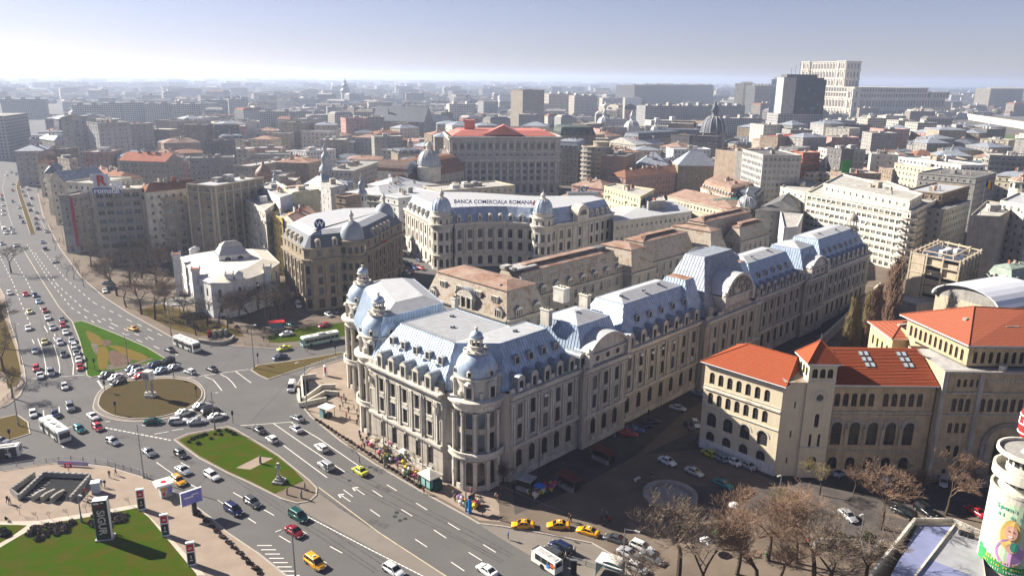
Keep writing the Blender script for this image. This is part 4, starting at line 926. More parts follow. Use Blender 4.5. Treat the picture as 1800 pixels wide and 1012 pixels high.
ent = thing('school_entrance_block', 'honey stone entrance block with giant portal arch, arcaded loggia and huge hipped tile roof', 'school building', (100, 150, 0))
wl, tr = MB(), MB(); H0, H1 = (87.2, 142.6), (119, 142.6)
facade(wl, H0, H1, 0, 24.4, [(1.3, 1.1, .9, False, [3.6, 5.2]), (5.2, 2.6, 1.0, True, [3.6, 5.4]), (10.6, 2.3, .85, True, [3.2, 4.6, 6.0]), (15.4, 2.9, 1.0, True, [3.2, 4.6, 6.0]+[9+1.55*k for k in range(7)]+[24.5, 26, 27.5]), (20.8, 1.7, .7, True, [3.4, 4.7, 6.0, 7.3]+[25.5, 27, 28.5])], splace(ent, GLASS), rec=.6)
for a, b in ((H1, (119, 170)), ((119, 170), (92, 170)), ((92, 170), (92, 157)), ((92, 157), (87.2, 157)), ((87.2, 157), H0)): wl.face([(*a, 0), (*b, 0), (*b, 24.4), (*a, 24.4)])
for z, h, o in ((19.4, .35, .35), (14.6, .3, .25), (4.2, .3, .3), (23.8, .5, .4), (0, 1, .3)): band(tr, H0, H1, z, h, o)
for x in (87.6, 95.0, 109.8): tr.box((x, 142.4, 0), (.9, .6, 24), 0)
# portal: stepped round arch
px, pw = 102.2, 4.4
for i in range(6):
 R = 5.0-i*.5; y = 142.5+i*.16
 for k in range(14):
  t0, t1 = math.pi*k/14, math.pi*(k+1)/14; f = lambda t, r_, yy: (px+r_*math.cos(t), yy-.1, 8.2+r_*math.sin(t)); tr.face([f(t0, R-.5, y), f(t0, R, y-.3), f(t1, R, y-.3), f(t1, R-.5, y)][::-1])
 for s in (-1, 1): tr.lathe((px+s*(R-.25), y-.2, 0), [(.25, 0), (.2, .4), (.2, 7.6), (.3, 8.2)], 8)
mb = MB(); mb.box((px, 142.42, 0), (4.0, .14, 8.2), 0); mb.lathe((px, 142.3, 8.2), [(0, 0)], 3)
q = [(px+2.0*math.cos(t*math.pi/10), 142.33, 8.2+2.0*math.sin(t*math.pi/10)) for t in range(11)]; mb.face(q); part('portal_door', mb, mat('dark_oak', (.05, .03, .02), var=.2), ent)
mb = MB()
for i in range(6): mb.box((px, 141.6-i*.35, 0), (9+i*.6, 1.2, 1.3-i*.2), 0)
part('portal_steps', mb, STONE3, ent)
mb = MB(); mb.face([(92.5, 143.0, 23.9), (118.8, 143.0, 23.9), (118.8, 169, 23.9), (92.5, 169, 23.9)]); mb.face([(87.6, 143, 23.9), (92.5, 143, 23.9), (92.5, 157, 23.9), (87.6, 157, 23.9)]); part('terrace_roof', mb, GREY2, ent)
# frieze with carved lettering
put_text('SCOALA DE ARHITECTURA', 1.0, STONE2, ent, (102.4, 142.5, 22.2), -math.pi/2)
# recessed upper hall with arcades
J = [(93.2, 145.4), (118.5, 145.4), (118.5, 163), (89.9, 163.8)]
for k in (0, 3):
 a, b = J[k], J[(k+1) % 4]; L = (Vector(a)-Vector(b)).length
 facade(wl, a, b, 24.3, 28.9, [(24.9, 2.5, .85, True, spaced(L, 1.5, .8))], splace(ent, DARK), rec=.7); band(tr, a, b, 28.2, .35, .3)
wl.face([(*J[1], 24), (*J[2], 24), (*J[2], 28.9), (*J[1], 28.9)]); wl.face([(*J[2], 24), (*J[3], 24), (*J[3], 28.9), (*J[2], 28.9)])
tiles(J, 29.0, 33.8, 'tiled_roof', ent, m=TILEP, ridge=((99.5, 156.2), (110, 154.5)), ov=1.2)
# side hall with smaller roof
K = [(88.6, 166.4), (95.5, 166.6), (101, 180), (89, 178.5)]
for k in range(4):
 a, b = K[k], K[(k+1) % 4]; facade(wl, a, b, 0, 22.6, [(12, 2.4, 1, True, spaced((Vector(a)-Vector(b)).length, 2.2)), (18, 2.4, 1, True, spaced((Vector(a)-Vector(b)).length, 2.2))] if k in (3,) else [], splace(ent, GLASS))
tiles(K, 22.8, 24.6, 'side_roof', ent, m=TILEP, ov=.7)
for x, y, z, a in ((97, 153.5, 31.8, .5), (104, 149.8, 31.2, 0), (93.5, 172, 24.2, .3)):
 mb = MB(); mb.box((x, y, z-.4), (2.8, .9, .8), a); part('roof_dormer', mb, MANSR, ent)
for x, y in ((94, 160), (95.5, 155), (100, 144.2)):
 mb = MB(); mb.box((x, y, 23.9), (1.6, 1.2, 1.1), .8); part('vent_box', mb, CREAM2, ent)
part('wall', wl, SANDST, ent); part('stone_trim', tr, STONE, ent)
# ------------------------------------------------ domed bank palace with the curved front
bcr = thing('bank_palace', 'pale stone bank palace with curved colonnaded front, two ribbed domes and blue rooftop lettering', 'bank building', (-8, 330, 0))
wl, tr, wn = MB(), MB(), MB(); bplc = lambda pos, ang, w_, h, arch: win_obj(bcr, w_, h, arch, pos, ang, FRAMED, GLASS)
ZC = 20.0
def bfac(a, b, us, col=False, top=True):
 L = (Vector(a)-Vector(b)).length
 facade(wl, a, b, 0, ZC, [(1.2, 3.8, 2.0, True, us), (7.6, 3.6, 1.9, False, us), (12.9, 3.8, 1.9, False, us)], bplc, rec=.6)
 for z, h, o in ((6.0, .5, .5), (0, .9, .3), (17.6, .5, .4), (18.7, .5, .7), (19.3, .7, 1.1)): band(tr, a, b, z, h, o)
 d = (Vector(b)-Vector(a))/L; n = Vector((d.y, -d.x))
 ms = [us[0]-(us[1]-us[0])/2]+[(p+q)/2 for p, q in zip(us, us[1:])]+[us[-1]+(us[1]-us[0])/2] if len(us) > 1 else [us[0]-1.9, us[0]+1.9]
 for m_ in ms:
  q = Vector(a)+d*m_+n*(.55 if col else .1)
  if col: tr.lathe((q.x, q.y, 6.4), [(.55, 0), (.55, .5), (.42, .6), (.38, 10.2), (.55, 10.7), (.6, 11.2)], 10)
  else: tr.box((q.x, q.y, 6.4), (.6, .4, 11.2), math.atan2(d.y, d.x))
 if top:
  # attic with dormers
  for u in us:
   q = Vector(a)+d*u-n*1.0; m_ = MB(); ang = math.atan2(d.y, d.x); m_.box((q.x, q.y, ZC), (1.9, 1.6, 2.6), ang); m_.lathe((q.x, q.y, ZC+2.5), [(1.1, 0), (.95, .5), (.5, .85), (.05, .95)], 10); f = q+n*.83; m_.face([(f.x-d.x*.55, f.y-d.y*.55, ZC+.4), (f.x+d.x*.55, f.y+d.y*.55, ZC+.4), (f.x+d.x*.55, f.y+d.y*.55, ZC+2.3), (f.x-d.x*.55, f.y-d.y*.55, ZC+2.3)], 1)
   part('dormer', m_, [STONE2, GLASS], bcr)
BP = [(-51.2, 356), (-34.0, 320.5), (-27, 316.6)]
arcN = 8; C0, C1 = Vector((-25.0, 318.6)), Vector((9.8, 319.6)); sag = 5.2
arc = []
for k in range(arcN+1):
 f = k/arcN; p = C0.lerp(C1, f); p = Vector((p.x, p.y+sag*math.sin(math.pi*f))); arc.append(tuple(p))
bfac(BP[0], BP[1], spaced((Vector(BP[0])-Vector(BP[1])).length, 5.6, 2))
for a, b in zip(arc, arc[1:]): bfac(a, b, [(Vector(a)-Vector(b)).length/2], col=True)
bfac((15.8, 318.5), (26.5, 327), [2.2, 6.8, 11.4], top=False); bfac((26.5, 327), (33.5, 335.5), [5.4], top=False); bfac((33.5, 335.5), (47, 352), spaced(21, 4.2, 1.5))
back = [(47, 352), (40, 366), (10, 362), (-20, 372), (-42, 372), (-51.2, 356)]
for a, b in zip(back, back[1:]): wl.face([(*a, 0), (*b, 0), (*b, ZC), (*a, ZC)])
foot = [BP[0], BP[1], (-25, 319)]+arc[1:-1]+[(9.8, 319.6), (15.8, 318.5), (26.5, 327), (33.5, 335.5), (47, 352), (40, 366), (10, 362), (-20, 372), (-42, 372)]
rz, rt = MB(), MB(); Pb = ccw(foot); Pi = [(p[0]*1+0, p[1]) for p in inset(Pb, .5)]; Q = inset(Pb, 3.6)
rz.frustum(Pi, ZC-.05, Q, 26.0, cap=False); rt.face([(*p, 26.0) for p in Q]); part('mansard_roof', rz, mat('blue_zinc', (.33, .40, .50), rough=.42, metal=.4, var=.25, scale=.5), bcr); part('flat_roof', rt, TINW, bcr)
def ribdome(c, r, z0, h, nr, par, m=ZINCD, mr=STONE2, lantern=True, drum=0, n=24, nm='dome'):
 d_ = MB(); prof = [(r*math.cos(t*math.pi/2/8)**.75, z0+h*math.sin(t*math.pi/2/8)) for t in range(8)]; 
 d_.lathe((c[0], c[1], 0), prof+[(.25*r, z0+h)], n); s_ = MB()
 for k in range(nr):
  t = 2*math.pi*k/nr
  for (r0, z0_), (r1, z1_) in zip(prof, prof[1:]): s_.tube((c[0]+(r0+.05)*math.cos(t), c[1]+(r0+.05)*math.sin(t), z0_), (c[0]+(r1+.05)*math.cos(t), c[1]+(r1+.05)*math.sin(t), z1_), .14, n=4, cap=False)
 if drum: s_.lathe((c[0], c[1], z0-drum), [(r*1.02, 0), (r*1.02, drum-.4), (r*1.18, drum-.2), (r*1.18, drum+.1), (r*.98, drum+.2)], n)
 if lantern:
  zt = z0+h; s_.lathe((c[0], c[1], zt), [(r*.36, -.3), (r*.36, 0), (r*.22, .1), (r*.22, h*.2), (r*.34, h*.24), (r*.2, h*.38), (.12, h*.5), (.06, h*.75)], 12)
 part(nm, d_, m, par, smooth=True); part('dome_ribs', s_, mr, par)
for c in ((-30.4, 319.2), (12.8, 318.4)):
 n = 10; r = 4.6; pts = [(c[0]+r*math.cos(2*math.pi*k/n), c[1]+r*math.sin(2*math.pi*k/n)) for k in range(n)]
 for k in range(n):
  L = (Vector(pts[0])-Vector(pts[1])).length; m_ = (Vector(pts[k])+Vector(pts[(k+1) % n]))/2-Vector(c)
  facade(wl, pts[k], pts[(k+1) % n], 0, 22.6, [(1.2, 3.8, 1.5, True, [L/2]), (7.6, 3.4, 1.5, False, [L/2]), (12.9, 3.4, 1.5, False, [L/2]), (20, 1.9, .9, False, [L/2])] if m_.y < 1.5 else [], bplc, rec=.4)
 tr.lathe((c[0], c[1], 0), [(4.6, 5.8), (5.1, 6.1), (5.1, 6.6), (4.6, 6.7)], 24); tr.lathe((c[0], c[1], 0), [(4.6, 17.6), (5.0, 18.6), (5.5, 19.3), (5.5, 20.0), (4.6, 20.1)], 24); tr.lathe((c[0], c[1], 0), [(4.7, 22.5), (5.1, 22.8), (5.1, 23.3), (4.2, 23.4), (4.2, 24.6), (4.5, 24.8), (4.5, 25.2), (4.0, 25.2)], 24)
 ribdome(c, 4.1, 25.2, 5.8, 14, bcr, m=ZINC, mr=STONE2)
mb = MB(); mb.box((30, 330.2, ZC-.3), (8.6, 2.6, 3.4), math.atan2(8.5, 7)); n = 12; ang = math.atan2(8.5, 7); ca, sa = math.cos(ang), math.sin(ang)
for k in range(n):
 t0, t1 = math.pi*k/n, math.pi*(k+1)/n; f = lambda t, y, R: (30+R*math.cos(t)*ca-y*sa, 330.2+R*math.cos(t)*sa+y*ca, ZC+3.1+R*.9*math.sin(t)); mb.face([f(t0, -1.5, 4.3), f(t1, -1.5, 4.3), f(t1, 3, 4.3), f(t0, 3, 4.3)], 0); mb.face([f(t0, -1.35, 4.1), f(t1, -1.35, 4.1), f(0, -1.35, 0)])
 f2 = lambda t, R: (30+R*math.cos(t)*ca+1.42*sa, 330.2+R*math.cos(t)*sa-1.42*ca, ZC+2.4+R*.95*math.sin(t)); mb.face([f2(t0, 2.6), f2(t1, 2.6), f2(0, 0)], 1)
part('arched_gable', mb, [STONE2, GLASS], bcr)
part('wall', wl, STONE2, bcr); part('stone_trim', tr, mat('bright_limestone', (.60, .56, .48), var=.15, streak=.2), bcr)
LB = mat('blue_lettering', (.02, .035, .20), var=0, rough=.4); LR = mat('red_emblem', (.45, .02, .02), var=0)
put_text('BANCA COMERCIALA ROMANA', 2.35, LB, bcr, (-8.6, 325.5, 28.1), -math.pi/2, ext=.12)
em = MB(); em.box((9.3, 325.4, 26.9), (1.6, .3, 1.5), 0); em.box((9.3, 325.4, 28.5), (.6, .3, .5), 0); part('emblem', em, LR, bcr)
em = MB(); em.box((9.3, 325.2, 27.2), (1.0, .1, .2), 0); em.box((9.3, 325.2, 27.8), (1.0, .1, .2), 0); part('emblem_stripe', em, WHITEP, bcr)
em = MB()
for k in range(12): em.tube((-25+k*3, 325.8, 26), (-25+k*3, 325.8, 29), .07, n=4)
part('sign_support', em, STEEL, bcr)
# ------------------------------------------------ corner building with the grey domes
gen = thing('domed_corner_building', 'tall brown stone corner building with slate mansard, giant pilasters and two smooth grey domes', 'building', (-65, 270, 0))
wl, tr = MB(), MB(); gplc = lambda pos, ang, w_, h, arch: win_obj(gen, w_, h, arch, pos, ang, FRAMED, GLASS)
GP = [(-85.8, 276.6), (-72.2, 255.2), (-69.6, 254.2), (-57, 262.2), (-52, 275), (-47.5, 298.5), (-45.5, 306), (-52, 316), (-72, 312), (-84, 296)]
def gfac(a, b, us, zt=22.6):
 L = (Vector(a)-Vector(b)).length
 facade(wl, a, b, 0, zt, [(.8, 3.4, 2.1, False, us), (5.6, 2.7, 1.6, False, us), (9.4, 2.7, 1.6, False, us), (13.3, 2.9, 1.6, False, us), (19.6, 2.1, 1.5, False, us)], gplc, rec=.5)
 for z, h, o in ((4.5, .4, .35), (17.2, .5, .4), (18.0, .6, .9), (22.1, .5, .5)): band(tr, a, b, z, h, o)
 d = (Vector(b)-Vector(a))/L; n = Vector((d.y, -d.x))
 for m_ in ([(p+q)/2 for p, q in zip(us, us[1:])]+[us[0]-2.0, us[-1]+2.0] if us else []):
  q = Vector(a)+d*m_+n*.15; tr.box((q.x, q.y, 5), (.85, .5, 12.3), math.atan2(d.y, d.x))
gfac(GP[0], GP[1], spaced(25, 4.3, 1.2)[:5]); gfac(GP[1], GP[2], [1.35]); gfac(GP[2], GP[3], spaced(14.8, 3.6, 1)); gfac(GP[3], GP[4], spaced(13.9, 3.4, 1)); gfac(GP[4], GP[5], spaced(23.9, 3.8, 1)); gfac(GP[5], GP[6], [4])
for a, b in ((GP[6], GP[7]), (GP[7], GP[8]), (GP[8], GP[9]), (GP[9], GP[0])): wl.face([(*a, 0), (*b, 0), (*b, 22.6), (*a, 22.6)])
P = ccw(GP); rz = MB(); rt = MB(); Q = inset(P, 2.6); rz.frustum(inset(P, .3), 22.5, Q, 26.6, cap=False); T = inset(Q, 3); rt.frustum(Q, 26.6, T, 27.8); part('slate_mansard', rz, TIND, gen); part('tin_roof', rt, TINW, gen)
for a, b, us in ((GP[0], GP[1], (4, 9, 14, 19)), (GP[2], GP[3], (3, 9)), (GP[4], GP[5], (3, 7, 11, 15, 19))):
 d = (Vector(b)-Vector(a)).normalized(); n = Vector((d.y, -d.x)); ang = math.atan2(d.y, d.x)
 for u in us:
  q = Vector(a)+d*u-n*1.1; m_ = MB(); m_.box((q.x, q.y, 22.5), (1.9, 1.5, 2.5), ang); m_.lathe((q.x, q.y, 25), [(1.1, 0), (.9, .4), (.1, .7)], 8); f = q+n*.78; m_.face([(f.x-d.x*.5, f.y-d.y*.5, 22.9), (f.x+d.x*.5, f.y+d.y*.5, 22.9), (f.x+d.x*.5, f.y+d.y*.5, 24.8), (f.x-d.x*.5, f.y-d.y*.5, 24.8)], 1); part('dormer', m_, [CREAM, GLASS], gen)
for c in ((-57.0, 263.5), (-52.2, 303.5)):
 m_ = MB(); m_.lathe((c[0], c[1], 0), [(4.4, 5), (4.4, 17.5), (5.2, 18.2), (5.2, 18.6), (4.4, 18.7), (4.4, 23.4), (4.9, 23.8), (4.9, 24.3), (4.2, 24.4)], 28); 
 for k in range(12):
  t = 2*math.pi*k/12; x, y = c[0]+4.42*math.cos(t), c[1]+4.42*math.sin(t)
  for z in (6, 10, 14, 19.8): m_.box((x, y, z), (.12, 1.3, 2.3), t, 1)
 part('rotunda', m_, [STONED, GLASS], gen); m_ = MB(); h = 6.4; m_.lathe((c[0], c[1], 24.3), [(4.2*math.cos(t*math.pi/20)**.8, h*math.sin(t*math.pi/20)) for t in range(10)]+[(.6, h)], 28); part('dome', m_, mat('grey_lead_dome', (.27, .30, .33), rough=.5, metal=.2, var=.12, scale=.4), gen, smooth=True)
 m_ = MB(); m_.lathe((c[0], c[1], 30.5), [(1.0, -.1), (1.0, .3), (.6, .4), (.6, 2.0), (.95, 2.1), (.9, 2.6), (.4, 3.2), (.08, 4.2)], 12); part('lantern', m_, STONE2, gen)
part('wall', wl, STONED, gen); part('stone_trim', tr, mat('tan_stone', (.36, .30, .22), var=.2, streak=.3, scale=.4), gen)
put_text('BANCA', 1.4, LR, gen, (-49.2, 285, 18.8), -.2, ext=.05)
# round blue-and-white roof emblem on a frame
em = MB(); p = g(562, 394, 31); em.lathe((0, 0, 0), [(0, 0)], 3)
q = MB(); q.face([(1.9*math.cos(t*math.pi/10), 0, 1.9*math.sin(t*math.pi/10)) for t in range(20)][::1]); q.box((0, .2, -3.8), (.2, .2, 3.8)); sgn = thing('roof_emblem', 'round blue and white emblem disc standing on the white roof beside the grey dome', 'sign', (p.x, p.y, 31))
link('disc', q.mesh('disc', mat('blue_emblem', (.03, .06, .22), var=0)), sgn); e = text_mesh('W', 2.9, WHITEP); link('lettering', e, sgn, (0, -.1, 0)).rotation_euler = (math.pi/2, 0, 0)
# ------------------------------------------------ small white palace with the raised lantern roof
sut = thing('white_villa', 'white neo gothic villa with pale tin roofs, corner turrets and raised glazed lantern hall', 'villa', (-100, 250, 0))
wl, tr, rf = MB(), MB(), MB(); splc = splace(sut, GLASS, FRAMED)
zz = 12.5
SP = [g(345, 487, zz), g(370, 497, zz), g(400, 497, zz), g(440, 488, zz), g(462, 480, zz), g(490, 462, zz), g(468, 440, zz), g(395, 440, zz), g(318, 452, zz)]
SP = [(p.x, p.y) for p in SP]; P = ccw(SP)
for k in range(len(P)):
 a, b = P[k], P[(k+1) % len(P)]; L = (Vector(a)-Vector(b)).length; us = spaced(L, 3.6, .8) if L > 3 else []
 facade(wl, a, b, 0, zz, [(2, 2.6, 1.1, True, us), (7.2, 3.0, 1.2, True, us)], splc, rec=.3); band(tr, a, b, 5.6, .3, .2); band(tr, a, b, zz-.3, .4, .35)
rf.frustum(inset(P, -.4), zz, inset(P, 5.5), zz+1.8)
c = g(408, 460, zz); th_ = .5
def ob(cx, cy, w_, d_, a): ca, sa = math.cos(a), math.sin(a); return [(cx+x*ca-y*sa, cy+x*sa+y*ca) for x, y in ((-w_/2, -d_/2), (w_/2, -d_/2), (w_/2, d_/2), (-w_/2, d_/2))]
La = ob(c.x, c.y, 11, 9, .55); Lb = ob(c.x, c.y, 10.5, 8.5, .55); Lc = ob(c.x, c.y, 7, 4.2, .55)
for k in range(4): facade(wl, La[k], La[(k+1) % 4], zz+.6, zz+3.6, [(zz+1.2, 1.9, 2.2, True, spaced((Vector(La[k])-Vector(La[(k+1) % 4])).length, 3.6, 1))], splc, rec=.3)
m_ = MB(); m_.frustum(Lb, zz+3.6, Lc, zz+6.6, cap=False); part('lantern_roof_side', m_, mat('grey_slates', (.36, .37, .40), var=.2, scale=2), sut)
m_ = MB(); m_.frustum(ob(c.x, c.y, 7.6, 4.8, .55), zz+6.6, ob(c.x, c.y, 4, .6, .55), zz+8.0); m_.prism(ob(c.x, c.y, 7.6, 4.8, .55), zz+6.4, zz+6.6); part('lantern_cap', m_, GRAV, sut)
for px_, py_, zt_ in ((311, 462, 15.5), (345, 487, 15.0), (404, 492, 14.2), (470, 478, 14.2)):
 q = g(px_, py_, zz); m_ = MB(); m_.box((q.x, q.y, 0), (2.4, 2.4, zt_), .3); m_.box((q.x, q.y, zt_-.2), (3, 3, .6), .3)
 for i in range(4): t = .3+math.pi/4+i*math.pi/2; m_.lathe((q.x+1.8*math.cos(t), q.y+1.8*math.sin(t), zt_+.4), [(.3, 0), (.35, .3), (.1, .9)], 6)
 part('turret', m_, WHITE, sut)
 m_ = MB(); m_.box((q.x, q.y, zt_+.4), (2.4, 2.4, .25), .3); part('turret_top', m_, BRICK if px_ < 350 else GRAV, sut)
q = g(285, 535, 5); m_ = MB(); m_.lathe((q.x+4, q.y+6, 4.2), [(.1, .9), (5.2, .35), (5.4, 0), (5.2, -.1), (.1, -.1)], 24)
for k in range(5): t = math.pi+.3+k*.5; m_.tube((q.x+4+4.8*math.cos(t), q.y+6+4.8*math.sin(t), 0), (q.x+4+4.8*math.cos(t), q.y+6+4.8*math.sin(t), 4.2), .12)
part('glass_canopy', m_, GRAV, sut)
for px_, py_ in ((344, 442), (340, 444), (420, 486)):
 q = g(px_, py_, zz+1); m_ = MB(); m_.box((q.x, q.y, zz), (2.6, 1.8, 2.2), .5); m_.frustum(ob(q.x, q.y, 3, 2.2, .5), zz+2.2, ob(q.x, q.y, .5, .4, .5), zz+3.1); part('roof_dormer', m_, WHITE, sut)
part('wall', wl, WHITE, sut); part('stone_trim', tr, WHITE, sut); part('tin_roof', rf, mat('cream_tin_roof', (.62, .57, .49), rough=.7, var=.12, scale=.4), sut)
# ------------------------------------------------ the named houses of the middle distance
BL = building; foot_all = []
def H(label, p1, p2, z, d, wall, roof, kind='flat', cat='building', name='town_house', skew=0.0, **k):
 P = quad(p1, p2, z, d, skew); foot_all.append(ccw(P)); return BL(name, label, P, z, wall, roof, kind, cat=cat, **k)
def HP(label, pts, z, wall, roof, kind='flat', cat='building', name='town_house', **k):
 P = [tuple(g(x, y, z)[:2]) for x, y in pts]; foot_all.append(ccw(P)); return BL(name, label, P, z, wall, roof, kind, cat=cat, **k)
# left: blocks along the boulevard
rb = H('grey brown apartment tower with balcony bands under the blue rooftop sign', (162, 334), (248, 331), 33, 17, BEIGE, GRAV, sty='band', step=3.4, wh=2.0, ww=1.9, cat='apartment block', name='apartment_block', trimm=GREY)
H('grey brown pilastered apartment block with maroon terrace right of the rooftop sign', (249, 350), (379, 341), 28.5, 17, BEIGE, TILEO, sty='pilaster', step=4.0, ww=2.2, wh=2.3, cat='apartment block', name='apartment_block')
H('pale setback storeys with reddish tile roof on top of the long pilastered block', (256, 338), (362, 327), 31.5, 9, CREAM2, TILEO, 'hip', zr=34.5, floors=9, cat='penthouse', name='penthouse', clutter=6)
H('brown block with white attic and arched top windows ending the pilastered row', (377, 326), (463, 311), 35, 15, STONED, TINW, sty='pilaster', step=4.6, ww=1.8, arch_top=True, cat='apartment block', name='apartment_block', trimm=CREAM)
sg = thing('rooftop_sign', 'blue rooftop board with white company lettering and a framed R above it', 'sign', tuple(g(185, 330, 33)))
q = g(163, 334, 33); q2 = g(213, 333, 33); mb = MB(); mb.box(((q.x+q2.x)/2, (q.y+q2.y)/2-.3, 31.2), ((q2-q).length, .25, 2.6), math.atan2(q2.y-q.y, q2.x-q.x)); part('board', mb, mat('blue_sign_board', (.10, .15, .35), var=.2), sg)
_a = math.atan2(q2.y-q.y, q2.x-q.x)-math.pi/2
put_text('romstal', 3.2, WHITEP, sg, ((q.x+q2.x)/2+.1, (q.y+q2.y)/2-.55, 32.6), _a, ext=.08)
put_text('R', 6.0, LR, sg, (q.x+3.6, q.y+.6, 36.6), _a, ext=.1); mb = MB(); mb.box((q.x+3.4, q.y+.9, 33), (6, .2, 6.6), _a+math.pi/2); part('panel', mb, mat('pale_sign_panel', (.55, .58, .66), var=.1), sg)
mb = MB(); 
for i in range(3): mb.box((q.x+8+i*1.6, q.y+1.6, 33), (1.1, .4, 3.6), _a+math.pi/2)
part('sign_frame', mb, WHITEP, sg)
H('sunlit cream apartment house on the boulevard, joined behind the block with the rooftop sign', (116, 319), (160, 322), 31, 24, CREAM2, GRAV, sty='balcony', clutter=8, cat='apartment block', name='apartment_block')
H('apartment house with a red vertical sign and blank grey party wall beside the boulevard', (103, 342), (124, 343), 27, 34, GREY, GRAV, sty='balcony', cat='apartment block', name='apartment_block', clutter=5)
H('narrow cream boulevard house with steep tin roof, beyond the blank grey party wall', (88, 318), (112, 319), 24, 30, CREAM, ZINCD, 'gable', zr=29, sty='balcony', cat='apartment block', name='apartment_block')
H('cream boulevard house with balconies, second beyond the blank grey party wall', (78, 305), (104, 304), 24, 34, CREAM2, TIND, 'hip', zr=28, sty='balcony', cat='apartment block', name='apartment_block')
H('sunlit boulevard house with awnings, farthest of the pale balcony row', (66, 288), (90, 288), 22, 30, CREAM, TILEO, 'hip', zr=26, sty='balcony', cat='apartment block', name='apartment_block')
mb = MB(); p = g(124, 343, 27); mb.box((p.x+.2, p.y-.4, 4), (1.2, .5, 22), 0); single('vertical_sign', mb, mat('magenta_sign', (.35, .02, .06), var=.2), 'tall dark red vertical sign on the boulevard corner of the blank grey wall', 'sign', (p.x, p.y, 4))
H('brown block with orange striped roof slabs at the far bend of the boulevard', (66, 272), (91, 272), 27, 26, BROWN, RUSTP, 'gable', zr=30, cat='building')
H('narrow beige slab with tiny windows and white roof box near the striped roof', (121, 280), (136, 279), 28, 18, BEIGE, GRAV, step=5, cat='apartment block', name='apartment_block')
H('pinkish block with curved grey roof bands behind the narrow beige slab', (145, 267), (192, 267), 26, 24, PINK, GREY, cat='building')
H('dark brown flat block behind the orange striped roof slabs', (88, 262), (114, 262), 30, 20, BROWN, TAR)
H('grey block with pale sloping roof panel at the boulevard junction', (95, 247), (116, 246), 30, 30, GREY, TINW, 'hip', zr=33)
H('hazy tall grey block with a dark rooftop billboard beside the boulevard', (106, 206), (126, 206), 42, 30, GREY, TAR, cat='apartment block', name='apartment_block', step=4)
H('hazy grey tower with window columns right of the dark rooftop billboard', (127, 209), (152, 209), 44, 25, GREY2, TAR, cat='apartment block', name='apartment_block', step=4)
H('hazy pale tower, rightmost of the cluster by the boulevard', (152, 214), (171, 216), 42, 25, GREY2, TAR, cat='apartment block', name='apartment_block', step=4)
H('brown brick house with two dark red gables and white chimneys', (210, 282), (290, 285), 24, 18, BEIGE, BRICK, 'gable', zr=29, clutter=6)
H('pink walled hall with a white blade wall behind the tiled row', (290, 282), (334, 284), 20, 20, PINK, GREY2)
H('long grey brown block with a few windows right of the pink hall', (332, 278), (412, 276), 24, 18, GREY, TAR)
H('small reddish tiled house near the rooftop R', (150, 302), (205, 316), 23, 14, CREAM, TILEO, 'hip', zr=26)
H('black banded office cube with horizontal grille lines', (360, 246), (391, 247), 26, 18, DARKST, TAR, sty='band')
H('low brown building with tin roof left of the black banded cube', (288, 252), (352, 250), 20, 20, BROWN, RUSTP, 'hip', zr=24)
H('long beige office with regular windows behind the onion dome', (440, 292), (552, 274), 20, 14, BEIGE, GREY2, step=3.2)
H('long grey office wing with three window rows behind the ornate turret', (620, 300), (672, 282), 20, 22, GREY2, GREY, step=2.6)
H('flat roofed white office with terrace left of the blue roof vent', (538, 266), (590, 262), 22, 18, WHITE, GREY2)
# white apartment house, yellow strip and rusty roof, left of the domed corner building
HP('white modern apartment house with stacked balconies beside the white villa', ((424, 345), (466, 369), (487, 352), (447, 334)), 27, CREAM2, GRAV, sty='balcony', cat='apartment block', name='apartment_block', step=2.9, clutter=4)
HP('white penthouse with ribbon window on the balcony apartment house', ((455, 325), (492, 347), (520, 338), (485, 318)), 30.5, WHITE, GREY2, sty='blank', cat='penthouse', name='penthouse', clutter=4)
HP('narrow building with sunlit yellow end wall between white apartments and corner palace', ((478, 376), (496, 383), (512, 371), (494, 364)), 24.5, YEL, GREY2, step=3.2, clutter=1)
HP('white house with bright rusty tin roof left of the round emblem', ((497, 383), (519, 393), (553, 374), (529, 362)), 24, CREAM2, RUST, 'gable', zr=26, clutter=2)
HP('tall pale yellow box of a building with plain ribbed wall', ((498, 330), (514, 338), (561, 332), (543, 323)), 31, YEL2, TINW, sty='blank', cat='building', clutter=1)
HP('grey pink plain box building with one small window right of the yellow box', ((563, 319), (581, 330), (606, 324), (590, 315)), 27, GREY2, GRAV, step=8, clutter=1)
H('small brown rooftop house with a white satellite dish', (607, 345), (634, 341), 26, 7, BROWN, RUSTP, clutter=0, step=9)
H('low white roof hall with round vents, left of the bank palace', (636, 335), (700, 348), 20, 30, WHITE, TINW, clutter=6, step=5)
H('wide white tin roofs behind the slate domed corner building', (672, 345), (776, 325), 19, 26, CREAM2, TINW, 'hip', zr=22, clutter=5)
H('white and beige roofs with skylights directly behind the bank palace', (776, 335), (905, 325), 20, 22, CREAM, GRAV, clutter=12, step=4)
H('pale tin hipped roofs behind the ribbed left dome', (690, 330), (745, 322), 20, 20, WHITE, TINW, 'hip', zr=24, clutter=3)
